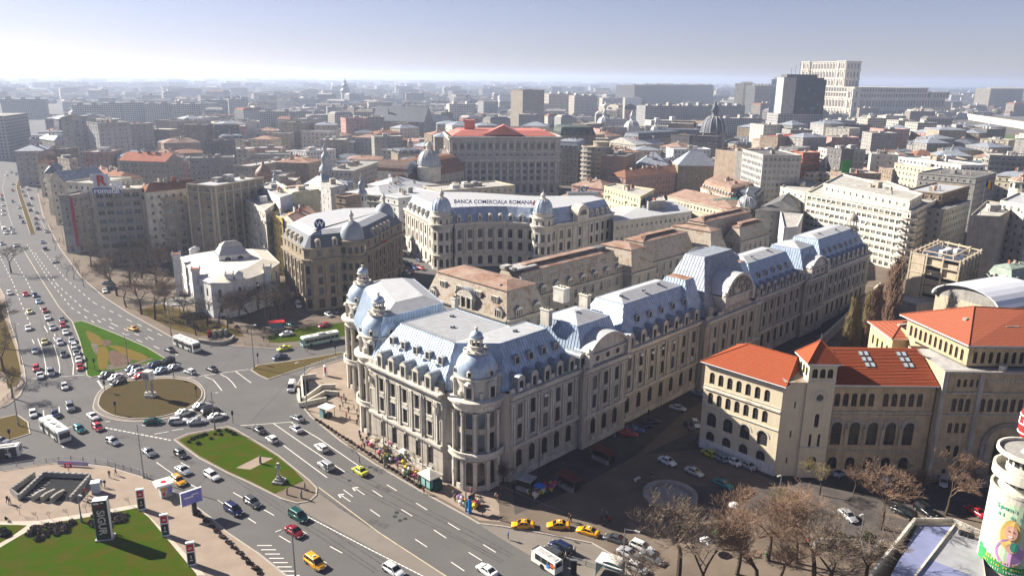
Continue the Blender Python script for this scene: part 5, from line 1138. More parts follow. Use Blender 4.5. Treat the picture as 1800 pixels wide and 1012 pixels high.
# onion dome, church and turret
def domed(name, label, cat, px, py, z0, r, kind, wall=STONE3, m=ZINCD, h=None):
 p = g(px, py, z0); t = thing(name, label, cat, (p.x, p.y, 0)); mb = MB(); h = h or r*1.3
 mb.lathe((p.x, p.y, 0), [(r*.95, 0), (r*.95, z0-.6), (r*1.12, z0-.3), (r*1.12, z0), (r*.9, z0+.05)], 16)
 for k in range(10): a = 2*math.pi*k/10; mb.box((p.x+r*.96*math.cos(a), p.y+r*.96*math.sin(a), z0-3.4), (.15, r*.28, 2.3), a, 1)
 part('drum', mb, [wall, GLASS], t); d_ = MB()
 if kind == 'onion': pr = [(.85, 0), (1.05, .25), (1.1, .5), (.95, .85), (.55, 1.2), (.22, 1.5), (.1, 1.9), (.03, 2.4)]
 elif kind == 'tier': pr = [(1, 0), (.95, .3), (.6, .6), (.62, .7), (.62, 1.1), (.7, 1.15), (.55, 1.5), (.25, 1.7), (.25, 2.0), (.32, 2.1), (.1, 2.5), (.03, 3)]
 else: pr = [(math.cos(t_*math.pi/20)**.8, math.sin(t_*math.pi/20)*1.1) for t_ in range(9)]+[(.25, 1.1), (.25, 1.35), (.33, 1.4), (.2, 1.7), (.04, 2.1)]
 d_.lathe((p.x, p.y, z0), [(a*r, b*h) for a, b in pr], 20); part('dome', d_, m, t, smooth=True); s_ = MB()
 if kind == 'rib':
  for k in range(12):
   a = 2*math.pi*k/12
   for (r0, q0), (r1, q1) in zip(pr[:8], pr[1:9]): s_.tube((p.x+r0*r*1.01*math.cos(a), p.y+r0*r*1.01*math.sin(a), z0+q0*h), (p.x+r1*r*1.01*math.cos(a), p.y+r1*r*1.01*math.sin(a), z0+q1*h), r*.04, n=4, cap=False)
  part('dome_ribs', s_, STONE2, t)
 return t
domed('church', 'brown copper onion dome with pointed tip behind the white balcony apartments', 'church', 464, 312, 20, 4.6, 'onion', wall=BROWN, m=mat('brown_copper', (.25, .15, .10), rough=.6, var=.2), h=5.2)
domed('church', 'small grey ornate turret beside the brown onion dome', 'tower', 484, 318, 22, 1.8, 'tier', wall=GREY2, h=2.6)
domed('church', 'tall grey church lantern dome rising over curved lead roofs', 'church', 573, 300, 22, 4.2, 'tier', h=6.6)
H('grey curved lead roofs of the church below its tall lantern', (566, 335), (612, 328), 19, 18, STONE3, mat('lead_roof', (.25, .28, .33), rough=.6, var=.25, metal=.2), 'hip', zr=27, step=4, cat='church', name='church', clutter=3)
H('stone block carrying the grey lead roofs at its corner', (612, 332), (632, 328), 18, 14, STONE3, MT['lead_roof'], 'mansard', zr=22, step=4)
domed('corner_turret', 'white ornate corner turret with stepped stone cap above the white roofs', 'tower', 636, 340, 24, 2.6, 'tier', wall=WHITE, m=ZINCD, h=3.6)
# savings palace with brown barrel roofs and ribbed dome
cec = thing('brown_roofed_palace', 'ornate palace with brown barrel roofs and grey ribbed dome beside the red roofed bank', 'palace', tuple(g(740, 345, 0)))
def bar(x1, y1, x2, y2, z, w_, m, nm, wall=STONE):
 a, b = g(x1, y1, z), g(x2, y2, z); d = (b-a); L = d.length; d /= L; n = Vector((-d.y, d.x, 0)); mb = MB(); K = 10
 P = [tuple((a)[:2]), tuple(b[:2]), tuple((b+n*w_)[:2]), tuple((a+n*w_)[:2])]; P = ccw(P); wb = MB(); wm = MB(); foot_all.append(P)
 for k in range(4): Lk = (Vector(P[k])-Vector(P[(k+1) % 4])).length; facade(wb, P[k], P[(k+1) % 4], 0, z, [(3+4.5*i, 2.6, 1.3, True, spaced(Lk, 3.6, 1)) for i in range(int(z/5))], merge_place(wm))
 for k in range(K):
  t0, t1 = math.pi*k/K, math.pi*(k+1)/K; f = lambda t, s_: a+d*(L*s_)+n*(w_/2-w_/2*math.cos(t))+Vector((0, 0, w_*.42*math.sin(t)))
  mb.face([f(t0, 0), f(t0, 1), f(t1, 1), f(t1, 0)][::-1]); mb.face([f(t0, 0), f(t1, 0), a+n*w_/2], 1); mb.face([f(t1, 1), f(t0, 1), b+n*w_/2], 1)
 part(nm, mb, [m, MT['blue_zinc']], cec); part('wall', wb, wall, cec); part('window', wm, [FRAMED, GLASS], cec, kind='stuff')
BRT = mat('brown_tin', (.13, .075, .055), rough=.6, var=.3, scale=.4)
bar(663, 300, 716, 303, 24, 15, BRT, 'barrel_roof'); bar(690, 322, 735, 320, 18, 12, BRT, 'barrel_roof'); bar(775, 275, 818, 279, 26, 16, BRT, 'barrel_roof'); bar(728, 316, 816, 300, 19, 26, TILEO, 'barrel_roof')
p = g(754, 292, 27); ribdome((p.x, p.y), 7.2, 27, 10, 12, cec, m=ZINCD, drum=9)
# red-roofed national bank with its colonnade
nb_ = thing('colonnaded_bank', 'huge grey stone bank block with column screen, square windows and pale red roof', 'bank building', tuple(g(890, 340, 0)))
a, b = g(790, 240, 41), g(985, 240, 41); d = (b-a).normalized(); n = Vector((-d.y, d.x, 0)); P = [tuple(v[:2]) for v in (a, b, b+n*45, a+n*45)]; foot_all.append(P); L = (b-a).length; wl, wn, tr = MB(), MB(), MB()
us = [3.6+(L-9)*k/14 for k in range(15)]
for k in (0, 1, 3):
 Lk = (Vector(P[k])-Vector(P[(k+1) % 4])).length; uu = us if k == 0 else spaced(Lk, 5, 3)
 facade(wl, P[k], P[(k+1) % 4], 0, 41, [(2, 6, 2.6, True, uu), (11, 2.5, 2.3, False, uu), (15.5, 2.5, 2.3, False, uu), (20, 2.7, 2.3, False, uu), (28.0, 1.2, 2.3, True, uu), (32.5, 3.8, 2.4, False, uu)], merge_place(wn), rec=.9)
 for z, h, o in ((9.2, .6, .8), (24.2, 1.2, 1.0), (26.5, .5, .5), (30.2, .6, .9), (38.2, .7, .5), (40, 1, 1.3)): band(tr, P[k], P[(k+1) % 4], z, h, o)
 dd = (Vector(P[(k+1) % 4])-Vector(P[k]))/Lk; nn = Vector((dd.y, -dd.x))
 for u in ([uu[0]-2.2]+[x+(uu[1]-uu[0])/2 for x in uu]):
  q = Vector(P[k])+dd*u+nn*.6
  if k == 0: tr.lathe((q.x, q.y, 9.6), [(.9, 0), (.9, .6), (.75, .8), (.65, 13.6), (.9, 14.4)], 10)
  tr.box((q.x, q.y, 30.6), (.9, .7, 8), math.atan2(dd.y, dd.x))
wl.face([(*P[2], 0), (*P[3], 0), (*P[3], 41), (*P[2], 41)]); part('wall', wl, GREY2, nb_); part('column_screen', tr, STONE2, nb_); part('window', wn, [FRAMED, GLASS], nb_, kind='stuff')
rf = MB(); RT = mat('pale_red_tin', (.50, .16, .12), rough=.6, var=.15, scale=.3); T = inset(P, 9); rf.frustum(inset(P, 1.5), 41.2, T, 44.5)
c = centroid(P); c = (c[0]+2, c[1]-12); rf.face([(c[0]-14, c[1]-10, 42), (c[0]+14, c[1]-10, 42), (c[0], c[1]-10, 48.5)]); rf.face([(c[0]-14, c[1]-10, 42), (c[0], c[1]-10, 48.5), (c[0], c[1]+8, 48.5), (c[0]-14, c[1]+8, 42)][::-1]); rf.face([(c[0]+14, c[1]-10, 42), (c[0], c[1]-10, 48.5), (c[0], c[1]+8, 48.5), (c[0]+14, c[1]+8, 42)]); rf.box((c[0]-24, c[1]+6, 43), (7, 7, 8), 0)
part('roof', rf, RT, nb_)
H('dark domed attic building with white parapet dashes and rows of arched windows', (984, 238), (1047, 238), 36, 30, STONED, mat('dark_green_roof', (.09, .11, .10), var=.3), 'mansard', zr=43, arch_top=True, step=4, clutter=4)
# round tower block
rt_ = thing('round_apartment_tower', 'grey round cornered apartment building with curved balcony bands like stacked rings', 'apartment block', tuple(g(1055, 325, 0)))
p = g(1053, 262, 30); wl, wn, bl = MB(), MB(), MB(); n = 18; R0 = 11.5; cc = (p.x, p.y+R0); pts = [(cc[0]+R0*math.cos(2*math.pi*k/n), cc[1]+R0*math.sin(2*math.pi*k/n)) for k in range(n)]
for k in range(n): facade(wl, pts[k], pts[(k+1) % n], 0, 31, [(1+3.4*i, 1.7, 1.7, False, [2]) for i in range(9)], merge_place(wn))
for i in range(1, 9): bl.lathe((cc[0], cc[1], 3.4*i), [(R0, -.1), (R0+1.0, -.1), (R0+1.0, .9), (R0+.9, .9), (R0+.9, 0), (R0, 0)], 28)
bl.lathe((cc[0], cc[1], 30.6), [(R0, 0), (R0+.6, 0), (R0+.6, .8), (R0, .9), (R0-.3, 0), (0.01, 0)], 28); bl.lathe((cc[0]+3, cc[1]+1, 30), [(6, 0), (6, 4), (6.4, 4), (6.4, 4.6), (.01, 4.7)], 20)
part('wall', wl, GREY, rt_); part('window', wn, [FRAME, GLASS], rt_, kind='stuff'); part('balcony_ring', bl, BEIGE, rt_); foot_all.append(pts)
H('tall narrow grey house with steep tin attic left of the round apartment tower', (1017, 262), (1034, 256), 28, 20, GREY, ZINCD, 'mansard', zr=34, sty='balcony', cat='apartment block', name='apartment_block')
H('blank brown party wall block with stepped balconies right of the round tower', (1100, 275), (1118, 268), 27, 18, BROWN, TAR, sty='blank', cat='apartment block', name='apartment_block')
H('old palace with big grey tin hip roof and small round dormers', (1118, 290), (1176, 292), 18, 24, STONED, ZINCD, 'hip', zr=27, arch_top=True, clutter=3, step=3.6)
H('old palace with steep grey tin roof and projecting centre, left of the grid office', (1192, 291), (1262, 292), 21, 22, STONED, ZINCD, 'hip', zr=31, arch_top=True, clutter=2, step=3.6)
H('white walled hall with bright side wall and flat tin roof', (1184, 262), (1250, 262), 25, 18, WHITE, TINW, clutter=3)
H('dark roofed pavilion with overhanging flat eaves above the steep tin roof', (1218, 238), (1262, 240), 31, 16, DARKST, TAR, clutter=1)
H('dark roofed pavilion, left twin of the overhanging eaves block', (1180, 236), (1212, 238), 30, 14, DARKST, TAR, clutter=1)
H('long dark grey palace with white string of small attic windows', (1122, 245), (1200, 240), 24, 20, STONE3, TIND, 'mansard', zr=30, clutter=3)
H('pale row of small houses with brown chimneys below the old palaces', (1100, 312), (1215, 300), 16, 16, PINK, TILEO, 'hip', zr=20, clutter=9)
for lab, px, py, r in (('pale ribbed dome, left one of the savings bank pair', 1062, 222, 9.0), ('pale ribbed dome, middle one in front of the portrait billboard', 1110, 230, 9.0), ('small grey dome right of the two pale ribbed domes', 1152, 232, 5.5)):
 domed('palace_dome', lab, 'dome', px, py, 26, r, 'rib', m=mat('pale_dome_tin', (.42, .44, .45), rough=.5, var=.15, metal=.1), h=r*1.15)
domed('palace_dome', 'largest dark grey dome with heavy lantern near the grid office', 'dome', 1254, 232, 32, 12, 'rib', m=TIND, h=14)
H('savings bank palace hall with ridged white glass roof between the domes', (1068, 250), (1118, 255), 20, 40, STONE2, TINW, 'gable', zr=26)
H('long low palace wing with blue grey mansard right of the small dome', (1160, 236), (1235, 238), 24, 16, STONE3, TIND, 'mansard', zr=30)
H('brown tower hotel with yellow side strip and green roof band on the hazy horizon', (919, 158), (957, 158), 62, 30, BEIGE, TAR, cat='tower', name='office_tower', step=3.5, clutter=2)
H('office slab with dense concrete grid facade and sunlit end', (1306, 262), (1342, 272), 40, 22, GREY2, TAR, cat='office', name='office_block', step=2.3, ww=1.5, wh=2.0, clutter=3)
H('blank grey twin wall block with dark stair recess right of the grid office', (1343, 270), (1396, 266), 38, 20, GREY, GRAV, sty='blank', cat='office', name='office_block', clutter=3)
H('dark brown poster wall block left of the grid office', (1258, 262), (1300, 268), 34, 20, BROWN, TAR, sty='blank', clutter=2)
H('flat building with bright red roof sheet below the glass tower', (1368, 240), (1422, 238), 30, 22, BROWN, mat('red_tin', (.45, .05, .04), var=.15, rough=.6), clutter=3)
# stepped terraces
for i, (x1, y1, x2, y2, z, w_, lab) in enumerate(((1397, 300, 1434, 303, 22, CREAM2, 'lowest pale terrace of the stepped reddish house'), (1403, 286, 1440, 284, 28, BRICK, 'red middle terrace of the stepped house'), (1412, 268, 1442, 268, 34, BRICK, 'red upper terrace of the stepped house'))):
 H(lab+' near the green banner', (x1, y1), (x2, y2), z, 16, w_, GRAV, sty='band', cat='apartment block', name='terraced_block', clutter=2)
for x1, y1, x2, y2, z, lab in ((1430, 300, 1490, 306, 22, 'lowest white terrace'), (1440, 286, 1482, 288, 27, 'second white terrace'), (1452, 274, 1480, 275, 32, 'third white terrace'), (1458, 262, 1478, 262, 36, 'top white terrace')):
 H(lab+' of the stepped house beside the green banner', (x1, y1), (x2, y2), z, 14, CREAM2, GRAV, sty='band', cat='apartment block', name='terraced_block', clutter=2)
gb = H('dark narrow tower block carrying a large green banner', (1480, 262), (1502, 262), 38, 18, DARKST, TAR, cat='apartment block', name='apartment_block', clutter=4, step=4)
p = g(1480, 285, 31); q = g(1494, 285, 31); mb = MB(); mb.box(((p.x+q.x)/2, p.y-.6, 18), ((q-p).length, .2, 14), 0); single('banner', mb, mat('green_banner', (.04, .28, .04), var=.1), 'large plain green banner hanging on the dark tower block', 'banner', (p.x, p.y, 18))
H('tall pale block with antennas and white cabin right of the green banner', (1500, 262), (1522, 262), 37, 18, GREY2, TAR, sty='band', cat='apartment block', name='apartment_block', clutter=6)
H('sunlit cream block with dark pointed side shade', (1532, 270), (1580, 272), 30, 22, CREAM2, GRAV, cat='apartment block', name='apartment_block', step=6)
# long cream block and its neighbours on the right
H('long cream apartment block with white attic terraces and brown shaded end', (1573, 286), (1687, 303), 29, 24, CREAM, GRAV, sty='grid', step=3.2, cat='apartment block', name='apartment_block', clutter=9)
H('white setback attic floor on the long cream block', (1580, 275), (1690, 290), 32.5, 18, WHITE, GRAV, sty='band', cat='penthouse', name='penthouse', clutter=6)
H('shaded brown grey block joined right of the long cream block', (1716, 312), (1752, 303), 30, 30, GREY, TAR, cat='apartment block', name='apartment_block', clutter=5)
H('grey banded block on the right edge with white roof cabins', (1740, 272), (1830, 276), 32, 24, GREY, GRAV, sty='band', cat='apartment block', name='apartment_block', clutter=6)
hp = [(1418, 338), (1590, 369), (1602, 371), (1613, 366), (1648, 349), (1560, 318), (1470, 310)]
cb = HP('large cream office hotel with ribbon windows and rounded corner balconies', hp, 27, CREAM2, GRAV, step=2.9, ww=2.3, wh=1.5, cat='office', name='office_block', clutter=6, floors=8)
HP('upper setback volume of the rounded cream office hotel', ((1448, 322), (1600, 352), (1622, 340), (1480, 305)), 31.5, CREAM2, GRAV, cat='penthouse', name='penthouse', step=4, clutter=5, floors=9)
p = g(1602, 371, 27); mb = MB()
for i in range(1, 8): mb.lathe((p.x-.2, p.y+2.2, 3.3*i), [(3.4, -.15), (4.3, -.15), (4.3, .95), (4.15, .95), (4.15, 0), (3.4, 0)], 18)
single('corner_balconies', mb, CREAM2, 'rounded stacked corner balconies of the cream office hotel', 'balcony', (p.x, p.y, 0))
H('grey corner house with three white light panels and flat roof', (1660, 368), (1706, 352), 25, 22, GREY2, TAR, step=3.4, cat='building', clutter=3)
H('brown terracotta sided block with white skylit roof behind the cream office hotel', (1655, 340), (1704, 326), 30, 16, BROWN, TINW, step=3, cat='building', clutter=4, sty='pilaster')
HP('tall blank beige party wall building with roof mast', ((1706, 378), (1758, 380), (1790, 360), (1735, 352)), 29, BEIGE, GRAV, sty='blank', cat='apartment block', name='apartment_block', clutter=4)
HP('cream modern block with balconies on the right edge beside the beige party wall', ((1759, 352), (1815, 362), (1850, 345), (1790, 338)), 32, CREAM2, TINW, sty='balcony', cat='apartment block', name='apartment_block', clutter=4)
domed('corner_turret', 'round cream corner turret with columns on the right edge', 'tower', 1796, 318, 30, 5.5, 'rib', wall=CREAM2, m=RUSTP, h=2.0)
# flag
p = g(1722, 382, 29); t = thing('flagpole', 'tall roof flagpole flying the blue, yellow and red tricolour', 'flag', (p.x, p.y, 29)); mb = MB(); mb.tube((p.x, p.y, 29), (p.x, p.y, 44), .12, .06); part('pole', mb, STEEL, t)
mb = MB()
for i, m_ in enumerate((0, 1, 2)):
 for j in range(3): x0 = .1+i*.9+j*.3; mb.face([(p.x+x0, p.y+.25*math.sin(x0*3), 41.2-x0*.5), (p.x+x0+.3, p.y+.25*math.sin(x0*3+.9), 41.05-x0*.5), (p.x+x0+.3, p.y+.25*math.sin(x0*3+.9), 43.7-x0*.4), (p.x+x0, p.y+.25*math.sin(x0*3), 43.85-x0*.4)], i)
part('flag', mb, [mat('flag_blue', (.02, .04, .3), var=0), mat('flag_yellow', (.7, .5, .02), var=0), mat('flag_red', (.55, .02, .02), var=0)], t)
# exposed concrete frame building
fr = thing('concrete_frame_office', 'sunlit concrete frame office with open grid bays and empty roof pergola', 'office', tuple(g(1650, 560, 0)))
P = [tuple(g(x, y, 21)[:2]) for x, y in ((1603, 440), (1689, 457), (1726, 437), (1650, 420))]; P = ccw(P); foot_all.append(P); mb, dkm, wn = MB(), MB(), MB()
Pi = inset(P, 1.2); dkm.prism(Pi, 0, 19.6, 0); 
for k in range(4):
 a, b = Vector(P[k]), Vector(P[(k+1) % 4]); L = (b-a).length; d = (b-a)/L; ang = math.atan2(d.y, d.x); n_ = max(2, int(L/4.4))
 for i in range(n_+1): q = a+d*(L*i/n_); mb.box((q.x, q.y, 0), (.5, .6, 21), ang)
 for i in range(1, 7): q = (a+b)/2; mb.box((q.x, q.y, 3.35*i), (L, .8, .3), ang, bottom=True); 
 for i in range(6):
  for j in range(n_):
   q = a+d*(L*(j+.5)/n_)+Vector((-d.y, d.x))*.7; mb.box((q.x, q.y, 3.35*i+.2), (L/n_-.5, .12, 1.6 if (i+j) % 3 else 2.6), ang)
for k in range(4):
 a, b = inset(P, 3.2)[k], inset(P, 3.2)[(k+1) % 4]; q = ((a[0]+b[0])/2, (a[1]+b[1])/2); L = math.hypot(b[0]-a[0], b[1]-a[1]); mb.box((q[0], q[1], 21.0), (L, .4, .35), math.atan2(b[1]-a[1], b[0]-a[0]), bottom=True); mb.box((a[0], a[1], 19.6), (.4, .4, 1.5), 0)
a, b = Vector(P[0]), Vector(P[1]); d = (b-a).normalized(); q = a+d*2.9; mb.box((q.x, q.y, 0), (4.6, .5, 20), math.atan2(d.y, d.x))
part('concrete_frame', mb, mat('warm_concrete', (.50, .42, .31), var=.15, streak=.25, scale=.5), fr); part('glazing', dkm, GLASS, fr)
mb = MB(); [mb.box((centroid(P)[0]+x, centroid(P)[1]+y, 19.6), (s_, 1.6, 1.4), .4) for x, y, s_ in ((0, 0, 3), (4, 1, 2), (-3, -2, 2), (2, 3, 1.5))]; part('roof_plant', mb, WHITE, fr)
H('white walled house with green tin mansard and paired dormers on the right edge', (1727, 488), (1778, 500), 14, 18, CREAM2, TING, 'mansard', zr=19.5, step=3.2, clutter=3)
# barrel vaulted hall
bv = thing('vaulted_hall', 'beige hall with a shiny white barrel vaulted tin roof and glazed lunette', 'hall', tuple(g(1700, 590, 0)))
a, b = g(1645, 515, 15), g(1755, 545, 15); d = b-a; L = d.length; d /= L; n = Vector((-d.y, d.x, 0)); W_ = 24
P = [tuple(v[:2]) for v in (a, b, b+n*W_, a+n*W_)]; foot_all.append(P); mb = MB(); mb.prism(P, 0, 15, 0, cap=False); ro = MB(); K = 12
for k in range(K):
 t0, t1 = math.pi*k/K, math.pi*(k+1)/K; f = lambda t, y, e=0: a+d*(L/2-(L/2+e)*math.cos(t))+n*y+Vector((0, 0, 4.6*math.sin(t)+e*.3))
 ro.face([f(t0, -1.2, .8), f(t1, -1.2, .8), f(t1, W_, .8), f(t0, W_, .8)]); mb.face([f(t0, 0), a+d*L/2, f(t1, 0)][::-1], 1); ro.face([f(t0, -1.2, .8), f(t0, -1.2, .2), f(t1, -1.2, .2), f(t1, -1.2, .8)])
part('wall', mb, [mat('sand_render', (.50, .43, .32), var=.15, streak=.2), GREY], bv); part('vaulted_roof', ro, mat('glossy_white_tin', (.70, .71, .74), rough=.3, metal=.2, var=.06), bv)
mb = MB(); q = a+d*(L*.8)-n*.1; mb.box((q.x, q.y, 9), (7, .2, 4), math.atan2(d.y, d.x)); part('window', mb, GLASS, bv)
for k in range(2): mb = MB(); q = a+d*(L*.62)+n*(5+k*9); mb.box((q.x, q.y, 18.9), (1.4, 6, .35), math.atan2(d.y, d.x)); part('skylight', mb, BEIGE, bv)
H('beige hall wing with low white roof right of the barrel vault', (1757, 535), (1860, 540), 14, 22, GREY, TINW, 'hip', zr=16, cat='hall', clutter=2, step=4)
# flat white-roofed library behind the courtyard wing, long rusty roofed ministry, yellow balcony house
HP('pale office wing with flat white tin roof and arched ground floor, behind the rusty roofs', ((1079, 389), (1216, 371), (1180, 352), (1068, 366)), 17, STONE2, TINW, 'hip', zr=18.4, step=3.1, cat='office', clutter=2, floors=3)
HP('cream ministry wing with long rusty roof and paired windows', ((1174, 344), (1294, 372), (1310, 355), (1205, 333)), 19, CREAM, RUSTP, 'hip', zr=22, step=2.6, clutter=3, floors=4)
HP('pale yellow house with iron balconies and flat pale roof', ((1062, 326), (1126, 345), (1150, 332), (1082, 322)), 24, YEL2, GRAV, step=3.2, clutter=5, sty='balcony')
HP('low grey box annex right of the yellow balcony house', ((1140, 355), (1170, 352), (1166, 343), (1128, 345)), 22, GREY, GRAV, sty='blank', clutter=1)
domed('corner_turret', 'bulbous lead corner dome with urn at the end of the rusty ministry roof', 'dome', 1313, 362, 20, 4.6, 'rib', m=ZINCD, wall=CREAM, h=4.6)
p = g(1275, 352, 23); t = thing('rooftop_sign', 'turquoise rooftop lettering strip along the rusty ministry roof', 'sign', (p.x, p.y, 20)); put_text('GRAND CENTRAL', 1.8, mat('turquoise_lettering', (.05, .35, .33), var=0), t, (p.x, p.y, 23.5), -math.pi/2+.35, ext=.05); mb = MB(); [mb.tube((p.x-8+k*4, p.y+.2-k*.3, 20), (p.x-8+k*4, p.y+.2-k*.3, 23), .06, n=4) for k in range(5)]; part('sign_support', mb, STEEL, t)
HP('cream house with many dormers, green tin corner and crowd of chimneys', ((1232, 330), (1284, 348), (1330, 336), (1262, 316)), 21, CREAM2, RUSTP, 'mansard', zr=26, step=3, clutter=16, cat='building')
HP('grey walled blind side with small blue grey mansard beside the dormer house', ((1284, 348), (1330, 352), (1342, 340), (1300, 334)), 20, STONE3, TIND, 'mansard', zr=24, step=3.5, clutter=4)
HP('white flat block with tall roof cabin left of the cream office hotel', ((1372, 328), (1416, 338), (1440, 320), (1400, 312)), 24, CREAM2, GRAV, step=4.5, clutter=4)
HP('dark brown hipped roof building between the lead dome and the cream hotel', ((1328, 370), (1406, 372), (1405, 352), (1372, 345)), 19, STONE3, TAR, 'hip', zr=23, step=4, clutter=3)
HP('white walled bay with corrugated side at the end of the rusty courtyard roofs', ((1378, 400), (1402, 398), (1412, 376), (1372, 372)), 20, WHITE, GRAV, sty='blank', clutter=1)
H('rusty hipped roof cluster behind the company lettering on the right', (985, 345), (1040, 352), 15, 16, BEIGE, RUSTP, 'hip', zr=19, clutter=5)
H('low pinkish tin roofs and sheds below the round apartment tower', (1005, 325), (1060, 332), 14, 18, PINK, RUSTP, 'hip', zr=18, clutter=5)
p = g(1025, 333, 25); t = thing('rooftop_sign', 'short blue rooftop lettering of three characters right of the bank palace', 'sign', (p.x, p.y, 18)); put_text('SCP', 3.6, LB, t, (p.x, p.y, 25), -math.pi/2, ext=.1); mb = MB(); [mb.tube((p.x-4+k*2, p.y+.2, 18), (p.x-4+k*2, p.y+.2, 26), .07, n=4) for k in range(5)]; mb.box((p.x, p.y+2, 18), (16, 5, 5.4), .1); part('sign_support', mb, STEEL, t)
# gate between school and frame building: low shed, garden wall
H('low grey flat shed in the yard between the university and the frame office', (1560, 520), (1612, 535), 5, 26, GREY, GREY2, sty='blank', clutter=1, cat='shed', name='shed')
mb = MB(); a, b = g(1400, 652), g(1545, 512); d = b-a; mb.box(((a.x+b.x)/2, (a.y+b.y)/2, 0), (d.length, .5, 3.4), math.atan2(d.y, d.x)); mb.box(((a.x+b.x)/2, (a.y+b.y)/2, 3.4), (d.length, .8, .15), math.atan2(d.y, d.x), 1, bottom=True); single('garden_wall', mb, [GREY, CREAM], 'long low garden wall running beside the shaded university street', 'wall', (a.x, a.y, 0))
# glass bank tower
bt = thing('glass_tower', 'tall bank tower with dark blue mirrored upper half and banded concrete base', 'tower', tuple(g(1400, 262, 0)))
X = [g(x, 262) for x in (1366, 1385, 1441, 1448)]; s_ = X[2]-X[1]; s_.normalize(); nrm = Vector((-s_.y, s_.x, 0))
P0 = [X[0]+nrm*6, X[1], X[2], X[2]+nrm*34, X[0]+nrm*36]; P0 = ccw([tuple(v[:2]) for v in P0]); foot_all.append(P0)
mb = MB(); mb.prism(P0, 0, 42, 0, uv=True); part('banded_base', mb, FAR[1], bt); mb = MB(); mb.prism(inset(P0, 1), 42, 82, 0); part('mirror_glass', mb, mat('blue_mirror_glass', (.025, .035, .055), rough=.12, metal=.1, scale=.18, col2=(.13, .16, .19), cut=.62, wid=.05), bt)
mb = MB(); q = X[1]+nrm*9; mb.box((q.x-6, q.y, 42), (16, 18, 42), math.atan2(s_.y, s_.x)); mb.prism(inset(P0, 3), 82, 84.5, 1); mb.prism(inset(P0, 9), 84.5, 88, 1)
for k in range(6): mb.tube((q.x+k*5, q.y+4, 86), (q.x+k*5, q.y+4, 96+3*(k % 3)), .25, n=4, mi=1)
part('stair_core', mb, [GREY2, DARKST], bt)
# parliament palace on its hill
pal = thing('parliament_palace', 'gigantic cream marble parliament palace in stepped tiers on the hill at the horizon', 'palace', tuple(g(1495, 209, 0)))
c0 = g(1494, 209); cl = g(1366, 204); cr_ = g(1656, 213)
ux = Vector((math.cos(112*D2R), math.sin(112*D2R))); uy = Vector((-ux.y, ux.x)); uy = -uy if uy.dot(Vector((1, .3))) < 0 else uy
def loc2(px_, dirv, z=0):   # distance along dirv from c0 so that it shows at px_
 best = min((abs(_proj(c0.x+dirv.x*k, c0.y+dirv.y*k, z)-px_), k) for k in range(0, 600, 3)); return best[1]
def _proj(x, y, z):
 v = Vector((x, y, z-CAMH)); return 900+FPX*(v@_R2 if False else v.dot(_R2))/v.dot(_F)
def _projy(x, y, z):
 v = Vector((x, y, z-CAMH)); return 506-FPX*v.dot(_U2)/v.dot(_F)
def zat(py, x, y): return min(range(0, 200), key=lambda k: abs(_projy(x, y, k)-py))
LX, LY = loc2(1362, ux), loc2(1657, uy)
def pb(x0, x1, y0, y1, z0, z1, nm='wing', rows=2, wv=9):
 P = ccw([(c0.x+ux.x*a+uy.x*b_, c0.y+ux.y*a+uy.y*b_) for a, b_ in ((x0, y0), (x1, y0), (x1, y1), (x0, y1))]); mb, dm, cm = MB(), MB(), MB(); mb.prism(P, z0, z1, 0); hh = (z1-z0)/rows
 for k in range(4):
  a, b_ = Vector(P[k]), Vector(P[(k+1) % 4]); L = (b_-a).length; d = (b_-a)/L; n_ = Vector((d.y, -d.x))
  if n_.dot(-(a+b_)/2) < 0: continue
  for i in range(rows):
   cm.box((*((a+b_)/2+n_*.6), z0+(i+1)*hh-1.6), (L+2.5, 2.4, 1.5), math.atan2(d.y, d.x))
   for u in spaced(L, wv, 3): q = a+d*u+n_*.15; dm.box((*q, z0+i*hh+hh*.12), (wv*.42, .5, hh*.62), math.atan2(d.y, d.x))
   for u in spaced(L, wv, 3)+[0]: q = a+d*(u+wv/2)+n_*.5; cm.box((*q, z0+i*hh), (wv*.16, 1.4, hh-1.5), math.atan2(d.y, d.x))
 part(nm, mb, PALS, pal); part('window', dm, mat('palace_window', (.12, .11, .10), var=0), pal, kind='stuff'); part('cornice', cm, PALS, pal)
PALS = mat('palace_marble', (.68, .62, .50), rough=.8, var=.08, scale=.02)
zb1, zb2, zt_ = zat(192, c0.x, c0.y), zat(153, c0.x, c0.y), 0
ztow = zat(107, c0.x+ux.x*10, c0.y+ux.y*10)
zmid = zat(172, c0.x, c0.y)
pb(0, LX, 0, LY, -1, zmid, rows=2); pb(2, LX-4, 4, LY*.80, zmid, zb2, rows=2, wv=8)
a0 = loc2(1478, ux, 100); a1 = loc2(1403, ux, 100); pb(a0, a1, 14, 54, zb2, ztow, rows=3, wv=9, nm='central_tower')
pb(-6, 10, LY*.82, LY+4, zmid, zmid+14, rows=1, nm='corner_pavilion'); pb(-4, 14, -5, 16, -1, zb2-4, rows=3, nm='corner_pavilion'); pb(a1-24, a1+3, 11, 56, zb2, ztow+1, rows=3, nm='corner_pavilion'); pb(a0-3, a0+24, 11, 56, zb2, ztow+1, rows=3, nm='corner_pavilion')
